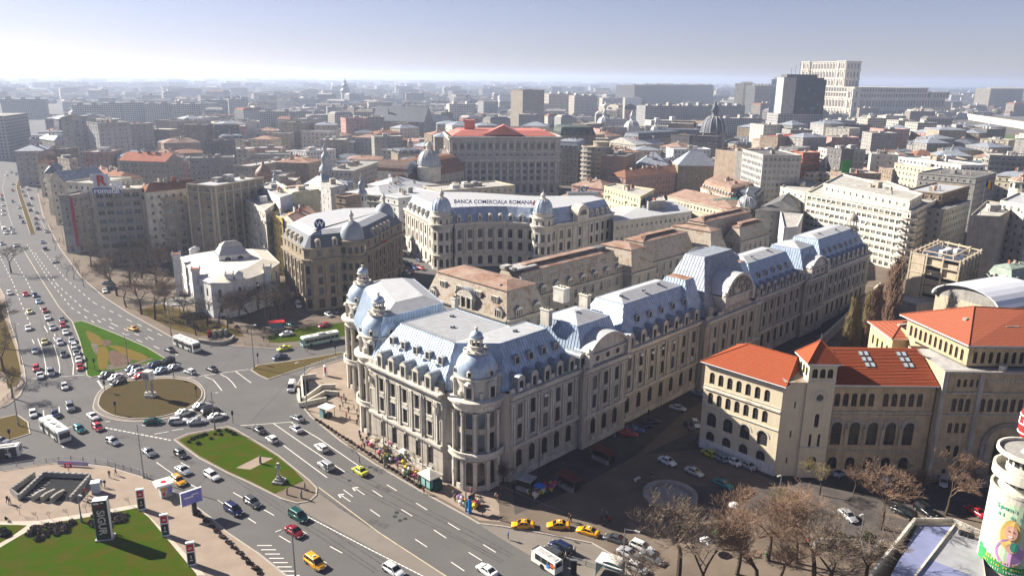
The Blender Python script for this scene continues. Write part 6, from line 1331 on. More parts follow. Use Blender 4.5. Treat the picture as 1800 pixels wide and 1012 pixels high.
# ------------------------------------------------ fillers: old-town houses, then the far city
WALLS = (('pale cream', CREAM2), ('cream', CREAM), ('grey', GREY), ('light grey', GREY2), ('brown', BROWN), ('beige', BEIGE), ('stone grey', STONE3), ('dull pink', PINK), ('sooty brown', STONED), ('dark grey', DARKST))
ROOFS = (('flat gravel roof', GRAV, 'flat'), ('flat tar roof', TAR, 'flat'), ('grey tin hip roof', ZINCD, 'hip'), ('rusty tin hip roof', RUSTP, 'hip'), ('old tile hip roof', TILEO, 'hip'), ('dark slate mansard', TIND, 'mansard'), ('brown tin hip roof', RUST, 'hip'), ('dark slate hip roof', TIND, 'hip'), ('light flat roof', GREY2, 'flat'))
LAND = (('the red roofed bank', 0, 560), ('the bank palace domes', -8, 345), ('the round apartment tower', 40, 590), ('the grid facade office', 190, 600), ('the green banner tower', 290, 560), ('the long cream block', 330, 470), ('the dark red sign', -210, 400), ('the dark rooftop billboard', -560, 900), ('the black banded cube', -270, 640), ('the onion dome', -170, 560), ('the brown tower hotel', 30, 1400), ('the glass bank tower', 330, 950), ('the ribbed dome palace', -75, 560), ('the parliament palace', 760, 1700))
def inpoly(x, y, P):
 c = False; n = len(P)
 for i in range(n):
  x1, y1 = P[i]; x2, y2 = P[i-1]
  if (y1 > y) != (y2 > y) and x < (x2-x1)*(y-y1)/(y2-y1)+x1: c = not c
 return c
_cells = {}
def reg(x, y, r):
 for i in range(int((x-r)//40), int((x+r)//40)+1):
  for j in range(int((y-r)//40), int((y+r)//40)+1): _cells.setdefault((i, j), []).append((x, y, r))
def freeat(x, y, r):
 for q in _cells.get((int(x//40), int(y//40)), ()): 
  if (q[0]-x)**2+(q[1]-y)**2 < (q[2]+r)**2: return False
 for i in (-1, 0, 1):
  for j in (-1, 0, 1):
   for q in _cells.get((int(x//40)+i, int(y//40)+j), ()):
    if (q[0]-x)**2+(q[1]-y)**2 < (q[2]+r)**2: return False
 return True
def free_foot(P, marg=3):
 c = centroid(P)
 for F in foot_all:
  if any(inpoly(p[0], p[1], F) for p in P) or any(inpoly(p[0], p[1], P) for p in F) or inpoly(c[0], c[1], F): return False
 return True
rr = random.Random(11); used = {}; fillers = 0
def keepout(x, y):
 if y < 330: return True
 px_, py_ = _proj(x, y, 0), _projy(x, y, 0)
 if py_ > 330 and px_ < 470: return True
 if px_ < 66+(py_-190)*.02 and py_ > 240: return True            # the boulevard and beyond the frame
 bl_ = 118-(py_-190)*.45                                         # boulevard corridor
 if py_ < 330 and px_ < max(66, bl_+10) and py_ > 187: return True
 if 180 < px_ < 360 and 218 < py_ < 236: return True
 if 640 < px_ < 1250 and py_ > 352: return True
 if 975 < px_ < 1030 and 260 < py_ < 330: return True
 return False
yy = 335
while yy < 1150:
 dx = 20+yy*.012; x = -yy*.72-30
 while x < yy*.74+30:
  cx, cy = x+rr.uniform(-4, 4), yy+rr.uniform(-5, 5); w_, d_ = rr.uniform(.72, 1.0)*dx, rr.uniform(.6, .9)*dx; a = rr.choice((.35, .45, -.2, .1, .75))+rr.uniform(-.06, .06)
  if not keepout(cx, cy):
   P = ob(cx, cy, w_, d_, a)
   if free_foot(P):
    z = rr.choice((11, 13, 14, 16, 17, 19, 22, 25)) if yy < 700 else rr.choice((12, 15, 18, 22, 26, 30, 33))
    if fillers >= 285: break
    W_n, W_m = rr.choice(WALLS); R_n, R_m, R_k = rr.choice(ROOFS if z < 23 else ROOFS[:3]); lm = min(LAND, key=lambda l: (l[1]-cx)**2+(l[2]-cy)**2)
    rel = 'beyond' if cy > lm[2]+25 else ('in front of' if cy < lm[2]-25 else ('left of' if cx < lm[1] else 'right of')); k = (W_n, R_n, rel, lm[0]); used[k] = used.get(k, 0)+1
    ordn = ('nearest', 'second', 'third', 'fourth', 'fifth', 'sixth', 'seventh', 'eighth')[min(7, used[k]-1)]
    st = 'balcony' if z > 24 and rr.random() < .4 else 'grid'
    building('town_house' if z < 22 else 'apartment_block', f'{W_n} {"house" if z < 22 else "block"} with {R_n}, {ordn} {rel} {lm[0]}', P, z, W_m, R_m, R_k, zr=z+rr.uniform(2.5, 4.5), cat='house' if z < 22 else 'apartment block', step=rr.choice((3, 3.4, 4.0)) if yy < 650 else 4.4, sty=st, group='houses of the old town' if z < 22 else 'apartment blocks of the inner city', clutter=rr.randint(3, 7) if yy < 600 else rr.randint(1, 3), seed=fillers)
    foot_all.append(P); fillers += 1
  x += dx
 yy += 19+yy*.014
# far rows as individual hazy slabs, then one mass beyond
FN = ('cream', 'grey', 'white', 'brown', 'beige')
def slabp(px1, px2, ytop, z, lab, m=1, depth=22, cuts=1):
 a, b = g(px1, ytop, z), g(px2, ytop, z); d = b-a; L = d.length; d /= L; n = Vector((-d.y, d.x, 0)); P = [tuple(v[:2]) for v in (a, b, b+n*depth, a+n*depth)]; foot_all.append(P)
 mb = MB(); mb.prism(P, 0, z, 0, 1, uv=True); t = thing('apartment_slab', lab, 'apartment block', (a.x, a.y, 0), group='hazy apartment slabs'); part('wall', mb, [FAR[m], GREY], t); r2 = random.Random(int(px1)); mb = MB()
 for k in range(max(1, int(L/18))): q = a+d*(L*(k+.5)/max(1, int(L/18)))+n*8; mb.box((q.x, q.y, z), (r2.uniform(4, 9), 7, r2.uniform(2, 5)), math.atan2(d.y, d.x))
 part('roof_hut', mb, FAR[m], t, kind='stuff')
for a in ((126, 176, 184, 34, 'hazy slab with white lettering, first right of the boulevard towers'), (177, 213, 181, 34, 'hazy grey slab, second right of the boulevard towers'), (214, 252, 180, 35, 'hazy slab carrying the reddish rooftop board'), (253, 300, 182, 34, 'hazy grey slab, fourth right of the boulevard towers'), (301, 350, 183, 34, 'hazy grey slab before the bare construction ground'), (352, 400, 176, 34, 'hazy slab right of the bare construction ground'), (401, 436, 174, 34, 'hazy slab with stepped roof left of the pink sunlit facade'), (437, 452, 182, 32, 'sunlit pinkish narrow facade in the haze', 0),
          (455, 520, 196, 28, 'dark glazed roofed slab in the left centre haze'), (520, 570, 195, 26, 'balcony slab, second from the pink facade'), (575, 640, 188, 24, 'pale hazy slab below the church dome'), (640, 700, 190, 24, 'grey slab behind the long slate roof'), (790, 835, 183, 34, 'white banded hotel slab left of the brown tower', 2), (965, 1010, 165, 48, 'cream sunlit blocks right of the brown tower', 0), (1010, 1050, 168, 46, 'sunlit cream stepped blocks, second right of the brown tower', 0),
          (1115, 1135, 178, 42, 'cream block edge beside the portrait billboard', 0), (1116, 1255, 150, 64, 'long hazy ministry block on the horizon', 1, 60), (1135, 1310, 186, 40, 'long grey boulevard slab below the ministry', 1, 30), (1308, 1328, 147, 73, 'sunlit cream tower end left of the glass tower', 0), (1328, 1364, 151, 69, 'grey long side of the cream tower end', 1),
          (1450, 1520, 212, 26, 'hazy slab at the foot of the parliament palace'), (1526, 1550, 208, 34, 'sunlit cream gable, leftmost of the four below the palace', 0), (1550, 1580, 208, 34, 'sunlit cream gable, second of the four below the palace', 0), (1580, 1612, 212, 34, 'sunlit cream gable, third of the four below the palace', 0), (1614, 1650, 216, 34, 'sunlit cream gable, rightmost of the four below the palace', 0), (1650, 1705, 226, 32, 'grey shaded slab right of the four cream gables'),
          (1742, 1800, 156, 66, 'pale round cornered hotel on the right horizon', 0, 40), (1145, 1200, 212, 28, 'white grid block left of the largest dark dome', 2), (1270, 1340, 208, 28, 'pale grid block right of the largest dark dome'), (-50, 8, 204, 40, 'dark hazy slab on the left frame edge', 1, 60), (0, 78, 174, 34, 'long reddish hazy slab left of the boulevard', 3, 40)):
 slabp(a[0], a[1], a[2], a[3], a[4], a[5] if len(a) > 5 else 1, a[6] if len(a) > 6 else 22)
# long slate-roofed palace of justice
H('long slate roofed palace with white gable edge in the left centre haze', (655, 212), (745, 215), 26, 26, STONE3, TIND, 'gable', zr=44, step=6, clutter=2); H('lower slate wing right of the long slate palace', (746, 214), (800, 214), 24, 24, STONE3, TIND, 'hip', zr=32, step=6, clutter=1); H('lower slate wing left of the long slate palace', (600, 216), (655, 216), 24, 24, STONE3, TIND, 'hip', zr=32, step=6, clutter=1)
domed('cathedral', 'small hazy cathedral dome on the hill above the left centre roofs', 'church', 607, 160, 38, 14, 'tier', wall=GREY2, h=12)
# portrait billboard, plain
a, b = g(1099, 172, 48), g(1128, 172, 48); t = thing('building_billboard', 'huge white building banner with a cropped portrait, beyond the pale domes', 'billboard', (a.x, a.y, 0)); mb = MB(); mb.prism([tuple(v[:2]) for v in (a, b, b+Vector((0, 25, 0)), a+Vector((0, 25, 0)))], 0, 48, 0); part('wall', mb, GREY, t); mb = MB(); mb.face([(a.x, a.y-.5, 8), (b.x, b.y-.5, 8), (b.x, b.y-.5, 47), (a.x, a.y-.5, 47)]); part('banner', mb, WHITEP, t)
mb = MB(); c = ((a.x+b.x)/2-6, a.y-1.0); mb.face([(c[0]+10*math.cos(k*math.pi/8), c[1], 22+13*math.sin(k*math.pi/8)) for k in range(16)]); part('portrait', mb, mat('skin_print', (.50, .30, .24), var=0), t); mb = MB(); mb.face([(c[0]+11*math.cos(k*math.pi/8), c[1]-.3, 28+9*math.sin(k*math.pi/8)) for k in range(9)]); part('portrait_hair', mb, mat('dark_print', (.06, .05, .05), var=0), t)
# arcade wall and park by the palace
p1_, p2_ = g(1682, 207), g(1830, 232); d = p2_-p1_; mb = MB(); mb.box(((p1_.x+p2_.x)/2, (p1_.y+p2_.y)/2, 0), (d.length, 3, 12), math.atan2(d.y, d.x)); dd_ = d.normalized()
for k in range(34): q = p1_+dd_*(d.length*(k+.5)/34); mb.box((q.x+1, q.y-2, 0), (5, 3, 13), math.atan2(d.y, d.x))
single('arcade_wall', mb, PALS, 'long sunlit cream arcaded terrace wall right of the parliament palace', 'wall', (p1_.x, p1_.y, 0))
sheet('park_lawn', pp((1690, 232), (1830, 240), (1830, 262), (1700, 254)), -.25, mat('park_grass', (.10, .14, .05), var=.2, scale=.02))
sheet('bare_ground', pp((182, 221), (350, 221), (356, 233), (176, 233)), -.25, mat('bare_soil', (.40, .36, .29), scale=.02, col2=(.20, .18, .13), var=.1))
# woods and the endless city as masses
rr = random.Random(21); MS = [MB() for _ in range(5)]; tr_ = MB(); RM = (TILEO, GRAV, TAR, BEIGE, GREY)
fm = MB(); y = 640
def keep2(x, y):
 px_, py_ = _proj(x, y, 0), _projy(x, y, 0)
 return (y < 1150 and fillers and False) or (180 < px_ < 360 and 218 < py_ < 236) or (px_ < max(66, 128-(py_-187)*.6) and 184 < py_ < 300) or (1655 < px_ < 1900 and 205 < py_ < 262) or (98 < px_ < 124 and 178 < py_ < 190)
while y < 14000:
 stp = 20+y*.0235; x = -y*.74-60
 while x < y*.78+60:
  cx, cy = x+rr.uniform(-.4, .4)*stp, y+rr.uniform(-.4, .4)*stp; r = rr.random()
  if _proj(cx, cy, 0) > 1880 or _proj(cx, cy, 0) < -80: x += stp; continue
  if keep2(cx, cy): x += stp; continue
  big = stp*rr.uniform(.45, .85); P = ob(cx, cy, big, min(24, big)*rr.uniform(.6, 1.2), rr.uniform(-.5, .9))
  if y > 1120 or cx < -480:
   if r < (.62 if y < 3500 else .42):
    if free_foot(P) if y < 2300 else True:
     z = rr.choice((8, 10, 14, 18, 24, 30)) if y < 3500 else rr.choice((8, 12, 20, 30, 34))
     if rr.random() < .35: z = 9
     fm.prism(P, 0, z, rr.randint(0, 4), 5+rr.randint(0, 4), uv=True)
     if y < 4000:
      e = rr.choice((.0, 3.5)); Pe = inset(ccw(P), 0); fm.frustum(Pe, z+.01, inset(Pe, 4), z+e, 5+rr.randint(0, 4)) if e else None
      for _ in range(2): fm.box((cx+rr.uniform(-6, 6), cy+rr.uniform(-5, 5), z), (rr.uniform(2, 6), rr.uniform(2, 5), rr.uniform(1.5, 4)+e), 0, rr.randint(0, 4))
  if y > 900 and r > .45 or y > 3500:
   for _ in range(3 if y < 5000 else 2):
    tx, ty = cx+rr.uniform(-.6, .6)*stp, cy+rr.uniform(-.5, .5)*stp; R0 = rr.uniform(4, 7)+y*.0012; h = rr.uniform(6, 11)+y*.0004
    if not keep2(tx, ty): tr_.lathe((tx, ty, 0), [(R0*.7, 0), (R0, h*.4), (R0*.8, h*.8), (R0*.25, h)], 6)
  x += stp
 y += stp*.95
for k in range(len(tr_.v)):
 v = tr_.v[k]; tr_.v[k] = (v[0]+rr.uniform(-1.2, 1.2), v[1]+rr.uniform(-1.2, 1.2), v[2]+rr.uniform(-.8, .8))
struct('distant_city', fm, FAR+list(RM), kind='stuff'); struct('distant_woods', tr_, mat('bare_woods', (.10, .085, .06), rough=1, scale=.01, col2=(.075, .085, .045), detail=8), kind='stuff')
# ------------------------------------------------ vehicles
CARP = {}
def paint(n, c, metal=.3): CARP[n] = mat('car_paint_'+n.replace(' ', '_'), c, rough=.28, metal=metal, var=0, spec=.6); return CARP[n]
for n, c in (('white', (.68, .68, .66)), ('silver', (.48, .49, .50)), ('grey', (.24, .25, .26)), ('dark grey', (.085, .09, .095)), ('black', (.018, .018, .02)), ('red', (.42, .02, .03)), ('dark red', (.26, .015, .025)), ('blue', (.05, .12, .32)), ('dark blue', (.02, .03, .09)),
             ('pale blue', (.32, .42, .52)), ('teal', (.02, .20, .21)), ('dark green', (.01, .085, .07)), ('yellow', (.68, .50, .03)), ('orange yellow', (.72, .33, .01)), ('lime', (.50, .52, .04)), ('pale yellow', (.60, .54, .22))): paint(n, c, 0 if n in ('white', 'yellow', 'orange yellow', 'red', 'lime') else .4)
CGL = mat('car_glass', (.015, .02, .022), rough=.06, var=0, spec=.7); TYRE = mat('tyre_rubber', (.02, .02, .02), var=0); RIM = mat('wheel_rim', (.35, .35, .36), metal=.7, rough=.35, var=0)
HLT = mat('headlight_glass', (.75, .77, .78), rough=.1, var=0); TLT = mat('taillight_glass', (.35, .01, .01), rough=.2, var=0); TRIMB = mat('black_trim', (.025, .025, .027), var=0, rough=.6)
def objslot(o, m):
 o.material_slots[0].link = 'OBJECT'; o.material_slots[0].material = m
KD = {  # length, width, height, hood z, belt z, cabin base rear/front x, roof rear/front x, boot z
 'saloon': (4.3, 1.7, 1.42, .78, .92, -1.45, 1.05, -.75, .30, .95), 'hatchback': (3.85, 1.65, 1.43, .80, .92, -1.75, .95, -1.35, .25, .92), 'estate car': (4.4, 1.7, 1.45, .80, .92, -2.05, 1.0, -1.75, .30, .92),
 'off roader': (4.5, 1.85, 1.75, 1.0, 1.12, -2.1, 1.0, -1.9, .40, 1.1), 'people carrier': (4.6, 1.8, 1.7, .92, 1.02, -2.15, 1.35, -1.95, .55, 1.0), 'van': (4.9, 1.95, 2.1, 1.05, 1.15, -2.4, 1.75, -2.35, 1.15, 1.12), 'coupe': (4.3, 1.74, 1.30, .76, .86, -1.7, 1.0, -.8, .25, .92)}
proto = {}
def make_car(kind):
 L, W, Hh, hz, bz, cr, cf, rr_, rf_, boot = KD[kind]; h = L/2; w2 = W/2
 root = thing('parked_car' if False else 'car', kind, 'car', (0, 0, 0))
 b = MB(); st = [(-h, .35, boot-.22, w2*.86), (-h+.08, .24, boot-.06, w2*.95), (-h+.35, .2, boot, w2), (cr, .2, max(boot, bz), w2), (0, .2, bz, w2), (cf, .2, bz, w2), (h-.7, .2, hz, w2*.98), (h-.25, .22, hz-.1, w2*.92), (h-.03, .3, hz-.24, w2*.82)]
 rings = []
 for x, z0, z1, ww in st:
  zm = (z0+z1)/2+.05; rings.append([(x, -ww*.93, z0), (x, -ww, zm-.1), (x, -ww*.985, zm+.12), (x, -ww*.92, z1-.03), (x, -ww*.8, z1), (x, 0, z1+.02), (x, ww*.8, z1), (x, ww*.92, z1-.03), (x, ww*.985, zm+.12), (x, ww, zm-.1), (x, ww*.93, z0)])
 i0 = len(b.v)
 for r in rings: b.v.extend(r)
 n = 11
 for i in range(len(rings)-1):
  for j in range(n-1): b.f.append((i*n+j, i*n+j+1, (i+1)*n+j+1, (i+1)*n+j)[::-1]); b.m.append(0); b.uv.append(None)
 b.f.append(tuple(range(n))); b.m.append(0); b.uv.append(None); b.f.append(tuple(range((len(rings)-1)*n, len(rings)*n))[::-1]); b.m.append(0); b.uv.append(None)
 o = link('body', b.mesh('body', CARP['white'], None, True), root); objslot(o, CARP['white'])
 # glasshouse
 gm = MB(); tw_ = w2*.72; bw = w2*.93; zb_ = bz-.02; zt_ = Hh-.05
 A = [(cr, -bw*.94, zb_), (cf, -bw*.9, zb_), (cf, bw*.9, zb_), (cr, bw*.94, zb_)]; T = [(rr_, -tw_, zt_), (rf_, -tw_, zt_), (rf_, tw_, zt_), (rr_, tw_, zt_)]
 for k in range(4): gm.face([A[k], A[(k+1) % 4], T[(k+1) % 4], T[k]])
 gm.face(T); link('glasshouse', gm.mesh('glasshouse', CGL), root)
 rm = MB(); e = .05; n2 = 5
 P0 = [(rr_-.02, -tw_-.02, zt_), (rf_+.04, -tw_-.02, zt_), (rf_+.04, tw_+.02, zt_), (rr_-.02, tw_+.02, zt_)]; P1 = [(rr_+.15, -tw_+.12, zt_+.07), (rf_-.12, -tw_+.12, zt_+.07), (rf_-.12, tw_-.12, zt_+.07), (rr_+.15, tw_-.12, zt_+.07)]
 for k in range(4): rm.face([P0[k], P0[(k+1) % 4], P1[(k+1) % 4], P1[k]])
 rm.face(P1)
 for s in (-1, 1):
  for (x0, x1, t) in ((cf, rf_, .05), (cr, rr_, .09), ((cf+cr)/2, (rf_+rr_)/2, .04)): rm.tube((x0, s*bw*.95, zb_), (x1, s*(tw_+.02), zt_+.02), t, n=4)
 if kind == 'van':
  for s in (-1, 1): rm.face([(cr+.05, s*(bw+.0), zb_), (.6, s*bw, zb_), (.45, s*(tw_+.05), zt_), (rr_, s*(tw_+.05), zt_)])
  rm.face([(cr-.03, -bw, zb_), (rr_-.03, -tw_, zt_), (rr_-.03, tw_, zt_), (cr-.03, bw, zb_)])
 o = link('roof', rm.mesh('roof', CARP['white']), root); objslot(o, CARP['white'])
 wm = MB()
 for s in (-1, 1): pass
 wm.v = []; K = 14; R = .31
 wm.lathe((0, 0, 0), [(R*.6, -.1), (R, -.09), (R, .09), (R*.6, .1)], K); wm.lathe((0, 0, 0), [(.02, .075), (R*.6, .1)], K, mi=1); wm.lathe((0, 0, 0), [(.02, -.075), (R*.6, -.1)], K, mi=1)
 wmesh = wm.mesh('wheel', [TYRE, RIM])
 for sx in (-h+.78, h-.85):
  for s in (-1, 1): o = link('wheel', wmesh, root, (sx, s*(w2-.09), R)); o.rotation_euler = (math.pi/2, 0, 0)
 hm_ = MB(); hm_.box((0, 0, 0), (.16, .34, .15)); hm1 = hm_.mesh('headlight', HLT); hm2 = hm_.mesh('taillight', TLT)
 for s in (-1, 1): link('headlight', hm1, root, (h-.12, s*w2*.66, hz-.34)); link('taillight', hm2, root, (-h+.07, s*w2*.70, boot-.27))
 bm_ = MB(); bm_.box((0, 0, 0), (.1, W*.8, .14)); bmm = bm_.mesh('bumper', TRIMB); link('bumper', bmm, root, (h-.02, 0, .3)); link('bumper', bmm, root, (-h+.02, 0, .33))
 pm = MB(); pm.box((0, 0, 0), (.02, .5, .11)); pmm = pm.mesh('number_plate', WHITEP); link('number_plate', pmm, root, (h+.04, 0, .38)); link('number_plate', pmm, root, (-h-.04, 0, .42))
 mm = MB(); mm.box((0, 0, 0), (.1, .16, .12))
 for s in (-1, 1): o = link('wing_mirror', mm.mesh('wing_mirror', TRIMB), root, (cf-.3, s*(w2+.05), bz))
 if kind == 'estate car' or kind == 'off roader':
  rl = MB(); 
  for s in (-1, 1): rl.tube((rr_+.2, s*(tw_-.1), zt_+.12), (rf_-.1, s*(tw_-.1), zt_+.12), .025, n=4)
  link('roof_rail', rl.mesh('roof_rail', TRIMB), root)
 return root
for k in KD: proto[k] = make_car(k)
pfirst = {k: True for k in KD}
taxi_sign = MB(); taxi_sign.box((0, 0, 0), (.22, .5, .16)); taxi_m = taxi_sign.mesh('taxi_sign', WHITEP); stripe = MB(); stripe.box((0, 0, 0), (2.6, .01, .1)); 
PLACES = {
 'q': ('in the queue above the roundabout', (160, 664), (.25, 1)), 'u': ('on the boulevard above the flower island', (60, 540), (.55, 1)), 'f': ('on the far boulevard', (60, 412), (.3, -1)),
 'r': ('along the upper rim of the roundabout', (187, 659), (-1, .38)), 's': ('at the lower right rim of the roundabout', (320, 741), (1, -.28)), 'b': ('in the junction left of the roundabout', (160, 733), (.7, .55)),
 'e': ('on the cross street behind the roundabout', (372, 649), (1, .45)), 'l': ('in the lanes beside the grassy statue island', (318, 800), (1, .62)), 'm': ('in the lanes passing the university front', (453, 757), (-1, -.72)),
 't': ('in the taxi row at the square kerb', (919, 924), (-1, -.25)), 'k': ('at the kerb near the bus shelter', (975, 970), (-.9, -.5)), 'p': ('parked against the whitewashed school wall', (1246, 799), (-.6, -.35)), 'z': ('driving out of the shaded square', (1173, 814), (1, .45)),
 'h': ('in the shaded university side street', (1140, 745), (1, -.2)), 'g': ('among the bare trees before the school', (1490, 908), (.7, .6)), 'c': ('parked before the bank palace', (757, 463), (.9, .35)), 'v': ('near the white villa and kiosk', (499, 613), (-1, .25))}
V = []
def add(place, *items): V.extend([(place,)+it for it in items])
add('q', (50, 579, 'saloon', 'white'), (93, 578, 'saloon', 'silver'), (109, 564, 'saloon', 'grey'), (111, 574, 'hatchback', 'red'), (116, 586, 'saloon', 'white'), (127, 601, 'saloon', 'silver'), (131, 611, 'hatchback', 'white'), (135, 623, 'saloon', 'grey'), (139, 635, 'saloon', 'white'), (141, 648, 'saloon', 'red'),
 (79, 603, 'saloon', 'pale yellow'), (62, 619, 'hatchback', 'white'), (106, 604, 'estate car', 'silver'), (112, 625, 'saloon', 'dark grey'), (64, 650, 'hatchback', 'red'), (71, 663, 'saloon', 'white'), (90, 658, 'off roader', 'grey'), (114, 682, 'hatchback', 'white'))
add('u', (17, 517, 'hatchback', 'white'), (45, 519, 'saloon', 'red'), (62, 521, 'saloon', 'dark blue'), (68, 532, 'saloon', 'pale blue'), (52, 550, 'saloon', 'pale yellow'), (79, 548, 'saloon', 'dark red'), (84, 561, 'saloon', 'white'), (28, 433, 'saloon', 'silver'), (4, 430, 'saloon', 'grey'), (8, 406, 'van', 'white'), (20, 403, 'saloon', 'grey'), (10, 411, 'saloon', 'white'), (23, 410, 'estate car', 'silver'), (41, 392, 'saloon', 'dark blue'), (35, 383, 'saloon', 'dark grey'), (34, 366, 'saloon', 'silver'), (22, 355, 'saloon', 'grey'), (5, 362, 'saloon', 'white'), (3, 345, 'hatchback', 'red'), (4, 352, 'saloon', 'dark green'), (22, 336, 'saloon', 'dark red'), (23, 325, 'saloon', 'grey'), (29, 307, 'saloon', 'dark grey'), (20, 304, 'saloon', 'grey'), (11, 309, 'saloon', 'pale yellow'), (5, 371, 'saloon', 'silver'), (5, 378, 'hatchback', 'white'))
add('f', (96, 461, 'saloon', 'white'), (80, 439, 'hatchback', 'dark blue'), (75, 427, 'saloon', 'pale blue'), (83, 408, 'saloon', 'silver'), (67, 403, 'saloon', 'dark grey'), (64, 394, 'saloon', 'grey'), (64, 386, 'saloon', 'dark red'), (65, 375, 'saloon', 'pale blue'), (54, 371, 'saloon', 'dark blue'), (51, 361, 'van', 'grey'), (56, 350, 'hatchback', 'black'), (44, 345, 'saloon', 'silver'), (40, 338, 'saloon', 'pale blue'), (49, 334, 'van', 'white'), (39, 330, 'saloon', 'grey'), (40, 324, 'saloon', 'white'), (46, 315, 'saloon', 'silver'), (60, 300, 'saloon', 'white'), (66, 293, 'saloon', 'grey'), (52, 298, 'saloon', 'dark grey'), (86, 250, 'saloon', 'white'), (92, 240, 'saloon', 'grey'), (78, 243, 'van', 'white'), (98, 226, 'saloon', 'silver'), (84, 226, 'saloon', 'white'), (102, 215, 'saloon', 'white'), (70, 262, 'saloon', 'silver'), (94, 217, 'saloon', 'grey'))
add('r', (187, 661, 'saloon', 'dark grey'), (204, 666, 'saloon', 'white'), (208, 675, 'coupe', 'black'), (234, 650, 'saloon', 'dark blue'), (239, 657, 'estate car', 'silver'), (245, 664, 'hatchback', 'red'), (270, 646, 'people carrier', 'dark blue'), (283, 654, 'saloon', 'pale blue'), (294, 639, 'off roader', 'black'), (304, 649, 'saloon', 'silver'))
add('s', (325, 728, 'saloon', 'white'), (355, 716, 'saloon', 'silver', (1, -.3)), (371, 726, 'off roader', 'black', (1, -.3)), (382, 735, 'saloon', 'white'), (270, 744, 'saloon', 'dark green', (1, -.05)), (314, 743, 'estate car', 'white', (1, -.12)), (346, 744, 'saloon', 'silver', (1, -.15)))
add('b', (59, 730, 'hatchback', 'white', (.2, 1)), (97, 731, 'saloon', 'dark blue', (.25, 1)), (124, 719, 'off roader', 'grey', (.3, 1)), (164, 735, 'saloon', 'white', (.7, .6)), (140, 757, 'hatchback', 'teal'), (172, 754, 'hatchback', 'red'), (199, 779, 'hatchback', 'silver', (.9, .4)), (1, 779, 'saloon', 'silver', (1, .1)))
add('e', (334, 656, 'hatchback', 'white', (-1, -.35)), (372, 651, 'saloon', 'dark grey', (-1, -.4)), (298, 617, 'saloon', 'dark grey', (-1, -.4)))
add('l', (262, 798, 'saloon', 'grey', (.8, .6)), (318, 801, 'hatchback', 'dark grey'), (322, 830, 'saloon', 'silver'), (373, 839, 'estate car', 'white'), (411, 900, 'people carrier', 'dark blue'), (444, 886, 'estate car', 'dark grey'), (525, 911, 'people carrier', 'dark green'), (518, 938, 'saloon', 'dark red'), (692, 1006, 'estate car', 'white'))
add('m', (455, 758, 'saloon', 'dark grey'), (478, 775, 'hatchback', 'white'), (521, 757, 'saloon', 'silver'), (523, 738, 'saloon', 'grey', (-1, -.5)), (513, 684, 'van', 'white', (-.35, 1)), (565, 790, 'estate car', 'white'), (573, 822, 'off roader', 'silver'), (856, 1006, 'coupe', 'white'))
add('t', (1081, 951, 'saloon', 'dark grey', (-1, -.35)))
add('k', (985, 966, 'people carrier', 'dark blue'), (969, 978, 'off roader', 'dark grey'))
add('p', (1246, 801, 'hatchback', 'lime'), (1264, 808, 'estate car', 'pale blue'), (1288, 815, 'saloon', 'white'), (1313, 822, 'saloon', 'silver'))
add('z', (1173, 815, 'saloon', 'white'), (1220, 834, 'saloon', 'silver'), (1270, 855, 'saloon', 'teal'))
add('h', (1191, 721, 'saloon', 'silver', (1, .2)), (1105, 766, 'saloon', 'red', (1, .1)), (1116, 759, 'saloon', 'blue', (1, .1)), (1134, 753, 'saloon', 'dark blue'), (1145, 746, 'saloon', 'dark blue'), (1212, 752, 'saloon', 'dark grey', (.6, .8)), (1222, 749, 'hatchback', 'white', (.6, .8)), (1229, 695, 'saloon', 'pale blue', (1, .3)))
add('g', (1490, 911, 'saloon', 'silver'), (1588, 906, 'people carrier', 'black', (-1, -.5)), (1625, 903, 'off roader', 'black', (1, .7)), (1556, 850, 'hatchback', 'white', (-.3, -1)), (1657, 852, 'hatchback', 'silver', (.1, 1)), (1714, 903, 'saloon', 'red', (-1, -.6)), (1477, 835, 'saloon', 'pale blue', (1, -.5)), (1120, 1003, 'hatchback', 'white', (1, .5)), (1105, 978, 'saloon', 'silver', (1, .5)), (1145, 985, 'saloon', 'grey', (1, .5)), (1128, 966, 'estate car', 'white', (1, .4)))
add('c', (700, 489, 'saloon', 'dark grey'), (708, 485, 'saloon', 'black'), (716, 482, 'hatchback', 'silver'), (724, 481, 'saloon', 'dark red'), (728, 473, 'saloon', 'blue'), (734, 471, 'hatchback', 'dark red'), (741, 474, 'saloon', 'red'), (706, 469, 'saloon', 'dark grey'), (714, 464, 'saloon', 'teal'), (722, 467, 'saloon', 'dark blue'), (737, 459, 'saloon', 'dark blue'), (757, 464, 'saloon', 'black'), (766, 466, 'saloon', 'dark grey'), (777, 466, 'saloon', 'silver'), (791, 466, 'saloon', 'white'), (693, 444, 'saloon', 'white'), (705, 449, 'saloon', 'dark red'), (716, 449, 'hatchback', 'grey'))
add('v', (492, 630, 'saloon', 'dark blue', (-1, .25)), (503, 590, 'saloon', 'white', (-1, .2)), (569, 575, 'hatchback', 'red', (-1, .25)), (513, 574, 'saloon', 'dark green', (1, .4)), (578, 556, 'saloon', 'silver', (1, .5)), (588, 550, 'saloon', 'grey', (1, .5)), (525, 540, 'van', 'white', (.4, 1)), (185, 514, 'saloon', 'white', (.2, 1)), (197, 509, 'estate car', 'dark grey', (1, -.1)), (190, 500, 'saloon', 'grey', (1, 0)))
def head(px_, py_, v): a = g(px_, py_); b = g(px_+v[0]*6, py_+v[1]*6); return math.atan2(b.y-a.y, b.x-a.x)
from collections import defaultdict
grp = defaultdict(list)
for i, v in enumerate(V): grp[(v[0], v[3], v[4])].append(i)
ORD = ['nearest to us', 'second nearest', 'third nearest', 'fourth nearest', 'fifth nearest', 'sixth nearest', 'seventh nearest', 'eighth nearest']
clab = {}
